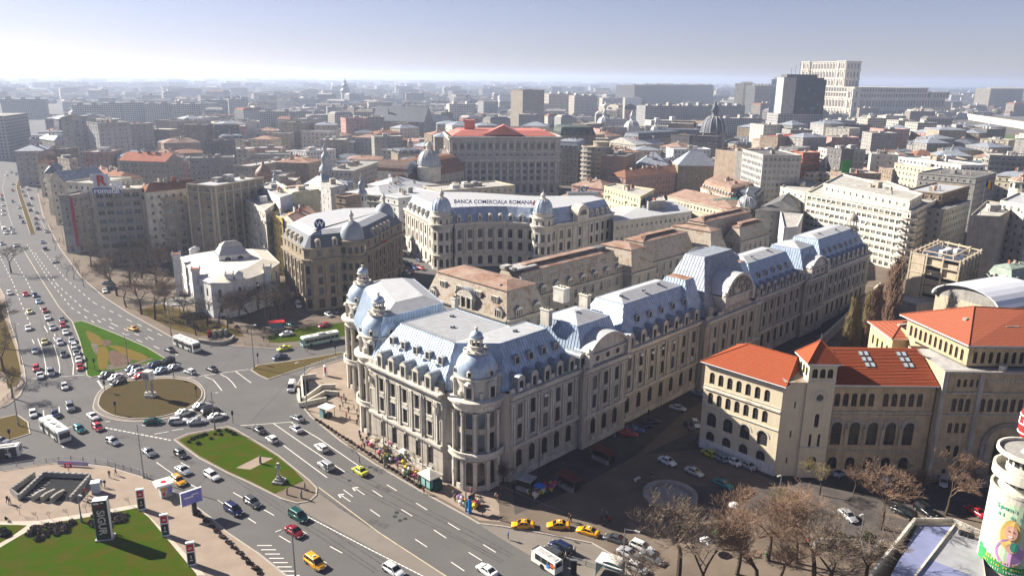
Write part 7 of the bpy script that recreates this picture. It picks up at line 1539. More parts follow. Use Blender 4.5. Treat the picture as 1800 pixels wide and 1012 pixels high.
for k, ids in grp.items():
 ids.sort(key=lambda i: -V[i][2])
 for n_, i in enumerate(ids): clab[i] = f'{k[2]} {k[1]} {PLACES[k[0]][0]}'+(f', {ORD[min(7, n_)]}' if len(ids) > 1 else '')
def place_vehicle(kind, col, p, rz, label, group):
 mats = {0: CARP[col]}
 if pfirst[kind]:
  r = proto[kind]; pfirst[kind] = False; r.location = p; r.rotation_euler = (0, 0, rz); r['label'] = label; r['group'] = group
  for ch in r.children:
   for s in ch.material_slots:
    if s.link == 'OBJECT': s.material = CARP[col]
  return r
 return dup(proto[kind], p, rz, label, group, mats)
for i, v in enumerate(V):
 pl, x, y, kd, col = v[:5]; hv = v[5] if len(v) > 5 else PLACES[pl][2]; p = g(x, y); p.z = .14 if pl in 'pzhgcv' and not (pl == 'v' and y > 610) else 0.0
 if pl == 'c' or pl == 'm' or pl == 'l': pass
 if pl in 'pzh': p.z = .15
 place_vehicle(kd, col, p, head(x, y, hv)+R_.uniform(-.04, .04), clab[i], 'cars '+PLACES[pl][0])
# taxis
def taxi(x, y, kd, col, hv, label, z=0.0):
 r = place_vehicle(kd, col, g(x, y)*1, 0, label, 'yellow taxis'); p = g(x, y); p.z = z; r.location = p; r.rotation_euler = (0, 0, head(x, y, hv)); o = link('taxi_sign', taxi_m, r, (-.2, 0, KD[kd][2]+.02)); r['category'] = 'taxi'
 for s in (-1, 1):
  q = MB()
  for k in range(9): q.box((-1.1+k*.28, s*(KD[kd][1]/2+.012), .66+.06*(k % 2)), (.14, .01, .06))
  link('checker_stripe', q.mesh('checker_stripe', BLACK), r)
taxi(919, 926, 'saloon', 'orange yellow', (-1, -.02), 'leftmost yellow taxi of the kerb row by the square'); taxi(981, 927, 'saloon', 'orange yellow', (-1, -.03), 'middle yellow taxi of the kerb row by the square'); taxi(1033, 938, 'saloon', 'orange yellow', (-1, -.3), 'rightmost yellow taxi of the kerb row by the square')
taxi(633, 831, 'saloon', 'lime', (-1, -.65), 'bright yellow taxi in the boulevard lanes before the university front'); taxi(554, 993, 'people carrier', 'orange yellow', (.8, .6), 'big yellow taxi van at the bottom of the left carriageway'); taxi(314, 848, 'estate car', 'orange yellow', (.8, .65), 'orange yellow taxi stopped beside the red topped newspaper kiosk')
taxi(234, 580, 'saloon', 'orange yellow', (-1, -.35), 'lone orange taxi on the road right of the flower island'); taxi(499, 615, 'saloon', 'lime', (-1, .25), 'yellow taxi behind the brown traffic island, left of the trolleybus')
# buses
def bus(x, y, hv, L, body, label, stripe=None, trolley=False, cat='bus', W=2.5, Hh=3.0, z=0.0):
 p = g(x, y); p.z = z; t = thing('trolleybus' if trolley else 'city_bus', label, cat, p, head(x, y, hv)); h = L/2; b = MB()
 prof = [(-h, .35), (-h, 2.7), (-h+.2, Hh-.05), (h-.35, Hh-.05), (h-.05, 2.5), (h+.02, 1.2), (h, .35)]
 for s in (-1, 1): b.face([(q[0], s*W/2, q[1]) for q in (prof if s < 0 else prof[::-1])])
 for (x0, z0), (x1, z1) in zip(prof, prof[1:]+prof[:1]): b.face([(x0, -W/2, z0), (x0, W/2, z0), (x1, W/2, z1), (x1, -W/2, z1)])
 link('body', b.mesh('body', body), t); r = MB(); r.box((-.1, 0, Hh-.05), (L-.5, W-.25, .12)); link('roof', r.mesh('roof', WHITEP), t)
 n_ = int(L/1.45)
 for s in (-1, 1):
  wm_ = MB()
  for k in range(n_): wm_.box((-h+.75+k*(L-1.2)/n_+.3, s*(W/2+.01), 1.25), ((L-1.2)/n_-.12, .03, 1.05))
  link('side_window_row', wm_.mesh('side_window_row', CGL), t, kind='stuff')
 wm_ = MB(); wm_.box((h-.02, 0, 1.2), (.1, W-.3, 1.35)); link('windscreen', wm_.mesh('windscreen', CGL), t); wm_ = MB(); wm_.box((-h, 0, 1.5), (.06, W-.5, .9)); link('rear_window', wm_.mesh('rear_window', CGL), t)
 dm = MB(); dm.box((0, 0, 0), (1.1, .04, 2.1)); dmm = dm.mesh('door', TRIMB)
 for k in (h-1.1, 0, -h+2.4): link('door', dmm, t, (k, -(W/2+.02), .4))
 wl_ = MB(); wl_.lathe((0, 0, 0), [(.02, -.12), (.3, -.14), (.48, -.14), (.48, .14), (.3, .14), (.02, .12)], 14); wlm = wl_.mesh('wheel', TYRE)
 for k in (-h+2.9, h-2.6):
  for s in (-1, 1): o = link('wheel', wlm, t, (k, s*(W/2-.1), .48)); o.rotation_euler = (math.pi/2, 0, 0)
 hh_ = MB(); hh_.box((0, 0, 0), (1.4, .9, .14)); hhm = hh_.mesh('roof_hatch', GREY2)
 for k in (-h*.55, 0, h*.45): link('roof_hatch', hhm, t, (k, 0, Hh+.06))
 if stripe:
  s_ = MB()
  for s in (-1, 1): s_.box((0, s*(W/2+.012), .95), (L-.1, .02, .22)); s_.box((0, s*(W/2+.012), 2.42), (L-.1, .02, .3))
  link('side_stripe', s_.mesh('side_stripe', stripe), t)
 hl = MB(); hl.box((0, 0, 0), (.08, .3, .2)); hlm = hl.mesh('headlight', HLT)
 for s in (-1, 1): link('headlight', hlm, t, (h+.01, s*.85, .6))
 if trolley:
  bx = MB(); bx.box((-.5, 0, Hh+.05), (2.4, 1.6, .35)); link('pole_base', bx.mesh('pole_base', GREY2), t)
  for s in (-1, 1): q = MB(); q.tube((-1, s*.3, Hh+.4), (-h-1.0, s*.4, 5.6), .04, n=4); link('trolley_pole', q.mesh('trolley_pole', BLACK), t)
 return t
BUSW = mat('bus_white', (.66, .65, .60), rough=.4, var=0); BUSG = mat('bus_turquoise', (.22, .42, .38), rough=.4, var=0)
bus(98, 765, (.82, .62), 11.5, BUSW, 'white city bus seen from above in the junction left of the roundabout'); bus(329, 612, (1, .42), 11.5, BUSW, 'white city bus driving past the subway stairs behind the flower island')
bus(563, 603, (-1, .2), 12, BUSG, 'turquoise and white trolleybus on the cross street beside the university', stripe=mat('bus_cream_stripe', (.6, .58, .45), var=0), trolley=True, cat='trolleybus')
bus(8, 803, (1, -.12), 6.5, BUSW, 'white minibus cut by the left picture edge below the junction', cat='minibus', W=2.1, Hh=2.6)
v_ = bus(961, 996, (-.85, -.55), 5.6, BUSW, 'white delivery van with orange corner and blue logo near the bus shelter', cat='van', W=2.0, Hh=2.4)
q = MB(); q.box((-2.2, 1.02, 1.5), (1.0, .02, .6)); link('orange_print', q.mesh('orange_print', mat('orange_print', (.55, .12, .03), var=0)), v_); q = MB(); q.box((-1.2, 1.02, .9), (.7, .02, .7)); link('blue_print', q.mesh('blue_print', mat('blue_print', (.05, .2, .5), var=0)), v_)
# ------------------------------------------------ bare winter trees
BARK = mat('tree_bark', (.085, .065, .05), rough=1, var=.3, scale=3); TWIG = mat('tree_twigs', (.19, .145, .11), rough=1, var=.25, scale=.8); TWIGR = mat('reddish_twigs', (.23, .15, .105), rough=1, var=.25, scale=.8); TWIGG = mat('budding_twigs', (.22, .175, .09), rough=1, var=.3, scale=.8); TWIGD = mat('grey_twigs', (.13, .10, .08), rough=1, var=.25, scale=.8)
def grow(seed, h, spread=.8, levels=5, up=.25, trunk=.30, thick=.028, first=.30, rad=None):
 rr = random.Random(seed); tk, tw = MB(), MB()
 def br(p, d, L, r, lv):
  q = p; dd = d.copy(); seg = 2 if lv < 3 else 1; r0 = r
  for s in range(seg):
   dd = (dd+Vector((rr.uniform(-.16, .16), rr.uniform(-.16, .16), rr.uniform(-.05, .12)))).normalized(); q2 = q+dd*(L/seg); r1 = r0*(.82 if seg == 2 else .6)
   (tk if lv < 2 else tw).tube(q, q2, max(r0, thick*.5), max(r1, thick*.4), n=6 if lv < 2 else (4 if lv < 3 else 3), cap=False)
   if lv >= 1 and lv < levels and s < seg-1+1:
    for _ in range(1 if lv < 3 else 1):
     a = rr.uniform(0, 6.28); side = Vector((math.cos(a), math.sin(a), 0)); nd = (dd*.6+side*spread+Vector((0, 0, up*.6))).normalized(); br(q2 if s else q.lerp(q2, .7), nd, L*rr.uniform(.55, .75), r1*.62, lv+1)
   q, r0 = q2, r1
  if lv < levels:
   for _ in range(rr.choice((2, 3)) if lv < levels-1 else 3):
    a = rr.uniform(0, 6.28); side = Vector((math.cos(a), math.sin(a), 0)); nd = (dd+side*spread*rr.uniform(.7, 1.3)+Vector((0, 0, up*rr.uniform(-.2, 1)))).normalized(); br(q, nd, L*rr.uniform(.62, .82), r0*.72, lv+1)
 br(Vector((0, 0, 0)), Vector((rr.uniform(-.06, .06), rr.uniform(-.06, .06), 1)).normalized(), h*first, trunk, 0)
 return tk, tw
def grow_poplar(seed, h):
 rr = random.Random(seed); tk, tw = MB(), MB(); tk.tube((0, 0, 0), (0, 0, h*.9), .28, .05, n=6)
 for i in range(150):
  z = h*(.08+.85*(i/150)); a = rr.uniform(0, 6.28); L = h*.22*(1-.55*i/150)*rr.uniform(.6, 1.1); p = Vector((0, 0, z)); q = p+Vector((math.cos(a)*L*.4, math.sin(a)*L*.4, L)); tw.tube(p, q, .055, .035, n=3, cap=False)
  for j in range(5):
   s = p.lerp(q, rr.uniform(.3, 1)); b = rr.uniform(0, 6.28); tw.tube(s, s+Vector((math.cos(b)*.35, math.sin(b)*.35, rr.uniform(.8, 1.6))), .034, .022, n=3, cap=False)
 return tk, tw
TV = []; SCF = {6: 1.3, 4: 1.25, 5: 1.2}
for sd_, lv in ((1, 6), (2, 6), (3, 6), (4, 6)): tk, tw = grow(sd_, 12, levels=lv); TV.append((tk.mesh('trunk', BARK), tw.mesh('crown', TWIG)))
for sd_ in (11, 12): tk, tw = grow(sd_, 5, spread=.7, levels=4, trunk=.09, thick=.022, first=.3); TV.append((tk.mesh('trunk', BARK), tw.mesh('crown', TWIG)))
tk, tw = grow_poplar(5, 17); TV.append((tk.mesh('trunk', BARK), tw.mesh('crown', TWIG)))
tk, tw = grow(21, 3.0, spread=.9, levels=5, trunk=.06, thick=.03, first=.14, up=.4); TV.append((tk.mesh('stem', BARK), tw.mesh('crown', TWIG)))
def tree(v, x, y, label, sc=1.0, tm=TWIG, group='bare trees', name='bare_tree', cat='tree', z=.1, rz=None):
 p = g(x, y); p.z = z; t = thing(name, label, cat, p, R_.uniform(0, 6.28) if rz is None else rz, group); sc = sc*SCF.get(v, 1)*(1.35 if x < 700 and v < 4 else 1); t.scale = (sc, sc, sc)
 link('trunk', TV[v][0], t); o = link('crown', TV[v][1], t); o.material_slots[0].link = 'OBJECT'; o.material_slots[0].material = tm
 return t
def trees(lst, place, group, tm=TWIG, name='bare_tree'):
 for i, it in enumerate(sorted(lst, key=lambda q: q[1])): v, x, y, sc = it[:4]; tree(v, x, y, f'{["leftmost","second","third","fourth","fifth","sixth","seventh","eighth","ninth","tenth","eleventh","twelfth","thirteenth","fourteenth","fifteenth","sixteenth","seventeenth","eighteenth","nineteenth","twentieth"][min(19, i)]} {place}'+(' from the left' if i else ''), sc, it[4] if len(it) > 4 else tm, group, name)
trees([(0, 1190, 1035, 1.85), (1, 1295, 1010, 1.3, TWIGR), (2, 1430, 1020, 1.5, TWIGR), (0, 1350, 985, 1.2, TWIGR), (1, 1520, 1035, 1.2), (3, 1385, 950, 1.0, TWIGG), (0, 1465, 960, .8), (2, 1330, 1050, 1.5, TWIGR), (1, 1230, 1060, 1.4), (3, 1450, 1060, 1.5), (1, 1400, 990, 1.0, TWIGR), (2, 1370, 1030, 1.1, TWIGR), (3, 1110, 1060, 1.0)], 'bare tree in the park corner below the square', 'bare trees in the park corner', TWIG)
trees([(0, 1548, 930, 1.45, TWIGR), (1, 1662, 905, 1.1, TWIGR), (2, 1620, 870, .6, TWIGR), (3, 1500, 868, .62, TWIGR), (0, 1440, 870, .7, TWIGG), (1, 1735, 885, .8, TWIGR), (2, 1785, 920, .9, TWIGR), (3, 1695, 850, .6, TWIGR), (1, 1580, 858, .5, TWIGR)], 'bare reddish tree before the stone school', 'bare trees before the school', TWIGR)
trees([(1, 273, 562, 1.0, TWIG), (0, 249, 553, .95, TWIG), (2, 206, 520, 1.05, TWIG), (3, 222, 540, .75), (0, 230, 500, .95), (1, 250, 490, 1.0), (2, 275, 500, 1.0), (3, 300, 480, .95), (0, 185, 480, .8), (1, 160, 470, .8), (2, 290, 545, .8), (0, 215, 470, .9), (3, 240, 520, .9), (1, 262, 470, .9), (2, 195, 500, .8), (0, 285, 520, .8)], 'bare brown tree between boulevard and white villa', 'bare trees beside the white villa', TWIG)
trees([(0, 330, 430, .9), (1, 355, 425, .9), (2, 300, 440, .95), (3, 380, 430, .8), (0, 270, 445, .9), (1, 410, 425, .8), (2, 240, 450, .8)], 'bare tree behind the villa, before the dark apartment block', 'bare trees behind the villa', TWIGD)
trees([(0, 365, 575, .75), (1, 400, 580, .8), (2, 440, 570, .85), (3, 475, 565, .85), (0, 500, 545, .8), (1, 345, 590, .6), (2, 420, 560, .75), (3, 455, 550, .75), (0, 490, 560, .8), (2, 385, 570, .7), (1, 465, 530, .8), (3, 325, 560, .7)], 'bare grey tree in front of the white villa', 'bare trees in front of the villa', TWIGD)
trees([(2, 885, 850, .5), (3, 905, 825, .45), (0, 700, 470, .6), (4, 633, 815, .9), (4, 727, 838, .9), (5, 665, 790, .8), (4, 848, 905, .7)], 'small bare tree near the university walls', 'small bare trees by the university', TWIGD)
trees([(6, 1485, 648, .92, TWIGG), (6, 1503, 640, .6, TWIGG), (6, 1520, 640, 1.0, TWIGR), (6, 1556, 610, 1.25, TWIGR), (6, 1548, 600, 1.1, TWIGR), (6, 1567, 590, 1.15, TWIGR), (6, 1492, 655, 1.0, TWIGG), (6, 1512, 632, .95, TWIGG), (6, 1530, 628, 1.0, TWIGR), (6, 1478, 660, .8, TWIGG), (6, 1552, 620, 1.2, TWIGR)], 'slender poplar behind the school garden wall', 'slender poplars', TWIGR, 'poplar')
trees([(5, 108, 470, 1.1), (5, 118, 488, 1.1), (4, 130, 492, 1.2), (5, 98, 440, 1.0), (4, 85, 400, 1.0), (5, 76, 370, 1.0), (4, 148, 505, 1.2), (5, 140, 480, 1.1)], 'small street tree along the sunlit boulevard houses', 'street trees on the boulevard', TWIGD)
trees([(4, 67, 914, .35), (4, 88, 912, .35), (4, 121, 908, .35), (4, 152, 902, .35), (4, 195, 893, .35), (4, 229, 888, .35), (5, 35, 905, .4)], 'tiny staked sapling along the plaza lawn path', 'saplings on the plaza', TWIG, 'sapling')
trees([(0, 20, 480, .9, TWIGD), (1, 8, 655, .9, TWIGD), (2, -8, 610, 1.0, TWIGD), (3, 22, 700, .6, TWIGD)], 'dark bare tree at the left picture edge', 'trees at the left edge', TWIGD)
trees([(3, 1700, 640, .9, TWIGD), (2, 1780, 620, 1.0, TWIGD), (1, 1760, 580, .9, TWIGD), (0, 1350, 470, .5, TWIGD), (1, 985, 345, .7, TWIGR), (0, 540, 520, .5, TWIGD), (2, 1480, 290, 1.3, TWIGD)], 'bare tree glimpsed between buildings', 'trees between buildings', TWIGD)
# shrubs and hedges
HEDGE = mat('dark_shrub', (.05, .06, .035), rough=1, var=.4, scale=2); HEDGEB = mat('brown_shrub', (.13, .10, .085), rough=1, var=.35, scale=2)
def shrub_mesh(seed, m, r=.6, n=90):
 rr = random.Random(seed); mb = MB()
 for k in range(n):
  a, u = rr.uniform(0, 6.28), rr.random(); R0 = r*rr.uniform(.55, 1); p = Vector((math.cos(a)*R0*math.sqrt(1-u*u), math.sin(a)*R0*math.sqrt(1-u*u), .1+R0*.8*u)); s = .16*r/.6
  d1 = Vector((rr.uniform(-1, 1), rr.uniform(-1, 1), rr.uniform(-.3, 1))).normalized()*s; d2 = Vector((rr.uniform(-1, 1), rr.uniform(-1, 1), rr.uniform(-1, .3))).normalized()*s; mb.face([p-d1, p-d2, p+d1, p+d2])
 mb.lathe((0, 0, 0), [(r*.6, 0), (r*.7, r*.3), (r*.45, r*.62), (.05, r*.7)], 8); return mb.mesh('shrub', m)
SH = [shrub_mesh(1, HEDGE), shrub_mesh(2, HEDGEB), shrub_mesh(3, HEDGEB), shrub_mesh(4, HEDGE)]
def shrubs(lst, label, group, v=(0, 3), sc=1.0):
 for i, (x, y) in enumerate(lst): p = g(x, y); p.z = .15; o = link('shrub', SH[v[i % len(v)]], None, p, R_.uniform(0, 6), label=label, category='shrub', group=group); o.scale = (sc*R_.uniform(.8, 1.25),)*3
shrubs([(332, 778), (338, 773), (345, 770), (352, 768), (360, 765), (371, 772), (348, 781), (378, 764), (388, 765), (398, 757), (405, 760), (412, 764), (384, 758)], 'dark round evergreen shrub on the grassy statue island', 'shrubs on the statue island', sc=.85)
_r3 = random.Random(4)
def scat(poly, n):
 out = []; xs = [p[0] for p in poly]; ys = [p[1] for p in poly]
 while len(out) < n:
  x, y = _r3.uniform(min(xs), max(xs)), _r3.uniform(min(ys), max(ys))
  if inpoly(x, y, poly): out.append((x, y))
 return out
shrubs(scat(((48, 940), (62, 926), (130, 918), (133, 930), (75, 952), (55, 948)), 46), 'low brown shrub in the winter bed on the plaza lawn', 'brown shrubs on the plaza lawn', (1, 2), 1.0)
shrubs(scat(((152, 912), (168, 906), (225, 905), (222, 918), (200, 928), (160, 925)), 34), 'low brown shrub in the bed around the black sign tower', 'brown shrubs by the sign tower', (1, 2), 1.0)
shrubs([(6, 937), (2, 941), (10, 941)], 'dark clipped bush on the small left lawn', 'bushes on the small lawn', (0, 3), 1.5)
shrubs([(342+k*9.5, 898+k*9.2) for k in range(13)]+[(347+k*9.5, 900+k*9.2) for k in range(12)], 'low dark hedge bush along the plaza kerb', 'hedge along the plaza kerb', (1, 2), .8)
shrubs([(556+k*6.7, 739+k*4.35) for k in range(28)], 'low twiggy hedge bush along the university pavement kerb', 'hedge along the university kerb', (2, 1), .8)
shrubs([(1460+_r3.uniform(-8, 70), 945+_r3.uniform(-6, 10)) for k in range(18)], 'dark evergreen bush beside the low park wall', 'bushes by the park wall', (0, 3), 1.2)
shrubs([(320+k*12, 560+(k % 3)*8) for k in range(12)], 'bush in the villa garden behind the railing', 'bushes in the villa garden', (1, 2), 1.6)
# ------------------------------------------------ street furniture and small structures
REDP = mat('red_poster', (.50, .03, .03), var=0); DKP = mat('dark_poster', (.035, .03, .03), rough=.4, var=0); ORP = mat('orange_poster', (.6, .25, .03), var=0); BLP = mat('blue_poster', (.05, .18, .5), rough=.4, col2=(.35, .25, .6), scale=.6, var=.1); GRG = mat('pale_green_glass', (.25, .45, .42), rough=.2, var=0); PURP = mat('lilac_banner', (.42, .38, .60), var=.1)
def mk(name, label, cat, x, y, z=.14, hv=(1, 0), group=None): p = g(x, y); p.z = z; return thing(name, label, cat, p, head(x, y, hv), group)
def sub(t, name, m, *boxes, lathe=(), tubes=()):
 q = MB()
 for b in boxes: q.box(b[:3], b[3:6], b[6] if len(b) > 6 else 0, 0, bottom=True)
 for l in lathe: q.lathe(l[0], l[1], l[2] if len(l) > 2 else 12)
 for u in tubes: q.tube(*u[:3], n=6)
 return link(name, q.mesh(name, m), t)
# clock on the roundabout
t = mk('clock_monument', 'white box clock on two grey columns in the roundabout lawn', 'clock', 265, 698, .22, (1, .1))
sub(t, 'plinth', STONE2, (0, 0, 0, 2.4, 1.8, .7), (-.8, 0, .7, 1, 1.2, .5), (.8, 0, .7, 1, 1.2, .5)); sub(t, 'column', GREY2, (-.75, 0, 1.2, .35, .35, 3.6)); sub(t, 'column', GREY2, (.75, 0, 1.2, .35, .35, 3.6)); sub(t, 'clock_case', WHITEP, (0, 0, 4.8, 2.0, 1.9, 2.0)); sub(t, 'clock_cap', STONE2, (0, 0, 6.8, 2.2, 2.1, .25))
for a in range(4): o = sub(t, 'clock_face', GREY, (0, -.97, 4.95, 1.6, .05, 1.6)); o.rotation_euler = (0, 0, a*math.pi/2); o = sub(t, 'clock_hand', BLACK, (0, -1.01, 5.7, .08, .04, .7), (.2, -1.01, 5.7, .5, .04, .08)); o.rotation_euler = (0, 0, a*math.pi/2)
# lamp posts
lampm = {}
def lamp(x, y, h, label, arm=2.0, hv=(0, 1), z=.1, dbl=False):
 t = mk('street_lamp', label, 'lamp post', x, y, z, hv, 'street lamps'); k = (h, arm, dbl)
 if k not in lampm:
  a, b = MB(), MB(); a.tube((0, 0, 0), (0, 0, h), .15, .08, n=8); a.tube((0, 0, 0), (0, 0, 1.2), .22, .2, n=8); 
  for s in ((1, -1) if dbl else (1,)): a.tube((0, 0, h-.2), (s*arm, 0, h+.25), .05, n=5); b.box((s*(arm+.35), 0, h+.15), (.9, .32, .16), 0, bottom=True)
  lampm[k] = (a.mesh('pole', STEEL), b.mesh('lamp_head', GREY2))
 link('pole', lampm[k][0], t); link('lamp_head', lampm[k][1], t); return t
for x, y, h, l in ((253, 840, 12, 'tall lamp pole at the plaza edge left of the newspaper kiosk'), (378, 755, 9.5, 'lamp pole at the tip of the grassy statue island'), (226, 643, 9.5, 'lamp pole in the flower island'), (447, 647, 13, 'tall wire pole on the brown traffic island tip'), (540, 722, 13, 'tall wire pole at the university subway stairs'), (33, 748, 12, 'tall dark pole on the small left island'), (520, 1022, 10, 'lamp pole at the bottom edge of the left carriageway'), (819, 899, 12, 'wire pole before the university corner rotunda'), (676, 822, 12, 'slim pole before the university arched windows'), (1094, 1012, 9, 'pole beside the bus shelter'), (301, 590, 11, 'pole at the boulevard kerb before the villa'), (144, 437, 12, 'pole on the sunlit boulevard pavement'), (113, 432, 11, 'first pole beside the boulevard side street'), (38, 640, 12, 'dark pole along the left park edge'), (144, 918, 5.5, 'short plaza lamp beside the black sign tower'), (466, 560, 12, 'wire pole in front of the villa garden'), (860, 440, 9, 'thin lamp pole before the bank palace'), (94, 425, 9, 'second pole beside the boulevard side street'), (1368, 885, 6, 'small lamp post among the park trees'), (1466, 945, 5, 'globe lamp by the park hedge'), (1512, 948, 5, 'right globe lamp by the park hedge')):
 lamp(x, y, h, l, arm=1.8 if h > 7 else .4, hv=(R_.choice((-1, 1)), .4))
# sign tower, poster columns, billboard, kiosks
t = mk('sign_tower', 'tall leaning looking black advertising tower on the lawn with vertical lettering', 'advertising tower', 186, 946, .14, (1, -.12)); sub(t, 'tower', DKP, (0, 0, .2, 2.3, 1.5, 7.6)); sub(t, 'green_edge', mat('green_edge', (.1, .4, .2), var=0), (-1.2, -.3, .2, .1, .9, 7.5)); sub(t, 'white_edge', WHITEP, (1.2, -.3, .2, .1, .9, 7.5), (0, 0, 7.8, 2.3, 1.5, .06)); sub(t, 'footing', CONC, (0, 0, -.05, 3, 2, .3)); sub(t, 'top_strip', WHITEP, (-.55, -.78, 7.2, .9, .05, .3), (.4, -.78, 7.3, .5, .05, .2)); sub(t, 'red_strip', REDP, (-.3, -.78, 6.75, 1.2, .05, .12))
e = link('lettering', text_mesh('SIGUR', 1.75, STONE2), t, (-.05, -.8, 3.6)); e.rotation_euler = (Matrix.Rotation(math.pi/2, 3, 'X')@Matrix.Rotation(-math.pi/2, 3, 'Z')).to_euler()
for x, y, l in ((250, 896, 'red and black poster column nearest the newspaper kiosk'), (292, 942, 'middle red and black poster column along the plaza path'), (338, 993, 'red and black poster column lowest on the plaza')):
 t = mk('poster_column', l, 'advertising column', x, y, .14, (1, -.18), 'poster columns'); sub(t, 'frame', WHITEP, (0, 0, 0, 1.35, .5, 4.4)); sub(t, 'red_poster', REDP, (0, -.27, 2.75, 1.05, .06, 1.35)); sub(t, 'dark_poster', DKP, (0, -.27, .3, 1.1, .06, 2.2)); sub(t, 'letter_mark', WHITEP, (0, -.31, 1.0, .5, .04, .14), (0, -.31, 1.4, .12, .04, .6)); sub(t, 'poster_text', WHITEP, (0, -.31, 3.2, .7, .04, .1), (0, -.31, 3.45, .5, .04, .1))
t = mk('billboard', 'blue and purple billboard on a thick post beside the plaza kerb', 'billboard', 343, 905, .14, (1, -.35)); sub(t, 'post', DKP, (0, 0, 0, .8, .5, 2.6)); sub(t, 'board_frame', WHITEP, (-.3, 0, 2.4, 3.9, .35, 2.9)); sub(t, 'poster', BLP, (-.3, -.2, 2.55, 3.6, .06, 2.6)); sub(t, 'poster_swoosh', WHITEP, (-.8, -.24, 3.9, 1.6, .03, .3), (.3, -.24, 4.3, 1.2, .03, .2))
t = mk('newspaper_kiosk', 'white newspaper kiosk with overhanging tray roof, red disc and posters', 'kiosk', 292, 870, .14, (1, -.3)); sub(t, 'booth', GREY2, (0, 0, 0, 2.1, 2.1, 2.4)); sub(t, 'roof', WHITEP, (-.2, .2, 2.4, 3.2, 2.9, .45)); sub(t, 'red_disc', REDP, lathe=(((-.2, .1, 2.86), [(.02, .1), (.5, .08), (.55, 0)], 16),)); sub(t, 'poster', ORP, (-.4, -1.08, 1.5, .8, .05, .6)); sub(t, 'poster', BLP, (.6, -1.08, .7, .7, .05, 1.3)); sub(t, 'poster', REDP, (-.6, -1.08, .5, .4, .05, .7))
t = mk('glass_booth', 'pale blue glass ticket booth beside the sunken stairs', 'booth', 170, 866, .14, (1, -.15)); sub(t, 'glazing', mat('booth_glass', (.35, .42, .48), rough=.15, var=0), (0, 0, 0, 1.5, 1.3, 2.3)); sub(t, 'roof', WHITEP, (0, 0, 2.3, 1.7, 1.5, .12))
t = mk('metro_sign', 'red square metro sign on a pole behind the sunken stairs', 'sign', 122, 833, .14, (1, 0)); sub(t, 'post', STEEL, (0, 0, 0, .1, .1, 1.6)); sub(t, 'panel', REDP, (0, 0, 1.3, 1.5, .12, 1.1)); e = link('lettering', text_mesh('M', .9, WHITEP), t, (0, -.08, 1.85)); e.rotation_euler = (math.pi/2, 0, 0)
# sunken metro stairs on the plaza
def wallseg(mb, p1, p2, h, w_=.3, z=.14, mi=0): a, b = g(*p1), g(*p2); d = b-a; mb.box(((a.x+b.x)/2, (a.y+b.y)/2, z), (d.length, w_, h), math.atan2(d.y, d.x), mi)
def ballrow(mb, p1, p2, h, n): a, b = g(*p1), g(*p2); [mb.box((*a.lerp(b, (k+.5)/n)[:2], .14+h), (.35, .35, .12), 0, 0) for k in range(n)]
t = thing('metro_entrance', 'sunken metro entrance with stone parapets and three escalators on the left plaza', 'metro entrance', tuple(g(90, 870)))
mb = MB()
for p1, p2 in (((34, 880), (78, 838)), ((78, 838), (160, 842)), ((160, 842), (125, 882)), ((34, 880), (20, 868)), ((20, 868), (62, 838))): wallseg(mb, p1, p2, 1.0); wallseg(mb, p1, p2, .12, .5, 1.14); ballrow(mb, p1, p2, 1.1, 8)
part('parapet', mb, STONE3, t); sheet_ = MB(); sheet_.face([(*g(x, y)[:2], .15) for x, y in ((34, 880), (125, 882), (160, 842), (78, 838))]); part('stair_well_shade', sheet_, DARK, t); sheet_ = MB(); sheet_.face([(*g(x, y)[:2], .16) for x, y in ((20, 868), (34, 880), (74, 842), (62, 840))]); part('planted_slope', sheet_, SOIL, t)  # flat dark sheet painted in for the shade down the well
for x1, y1, x2, y2 in ((60, 880, 82, 862), (76, 881, 98, 863), (93, 883, 114, 864)):
 mb = MB(); a, b = g(x1, y1), g(x2, y2); d = b-a; an = math.atan2(d.y, d.x)
 for k in range(6): f = k/6; q = a.lerp(b, f); mb.box((q.x, q.y, .14), (d.length/6+.05, .5, 1.15-.9*max(0, f-.25)), an)
 part('escalator', mb, STONE3, t)
mb = MB(); 
for k in range(9): q = g(40+k*1.5, 876-k*1.0); 
for k in range(7): p1, p2 = (42+k*5, 876-k*4.6), (58+k*5, 877-k*4.6); wallseg(mb, p1, p2, .42-.06*k, .3)
part('stair', mb, DARKST, t)  # stair and escalators in darker tones to paint the well's shade
# second stairs at the university corner
t = thing('underpass_stairs', 'underpass stairs with stone parapets before the university corner', 'underpass', tuple(g(550, 690))); mb = MB()
for p1, p2 in (((533, 708), (530, 668)), ((530, 668), (556, 664)), ((533, 708), (566, 684)), ((566, 684), (590, 683)), ((540, 712), (572, 694)), ((572, 694), (594, 696)), ((527, 716), (574, 706)), ((525, 690), (527, 716))): wallseg(mb, p1, p2, 1.1); wallseg(mb, p1, p2, .12, .5, 1.24)
part('parapet', mb, STONE2, t); sheet_ = MB(); sheet_.face([(*g(x, y)[:2], .17) for x, y in ((533, 706), (566, 684), (552, 668), (532, 670))]); part('stair_well_shade', sheet_, DARK, t); sheet_ = MB(); sheet_.face([(*g(x, y)[:2], .17) for x, y in ((540, 710), (572, 694), (594, 696), (574, 706))]); part('stair_well_shade', sheet_, DARK, t)  # dark sheets stand in for the shade between the parapets
t = thing('underpass_stairs', 'curved grey escalator housings of the far underpass beside the white bus', 'underpass', tuple(g(375, 590))); 
for k, c_ in ((0, REDP), (1, GREY2), (2, WHITEP), (3, GREY2)):
 mb = MB(); q = g(366+k*10, 594-k); n = 8
 for j in range(n): t0 = math.pi/2*j/n; mb.box((q.x, q.y+2.6*math.cos(t0), 0), (.5, .7, .3+1.9*math.sin(t0)), 0)
 part('escalator', mb, c_ if k == 0 else GREY2, t)
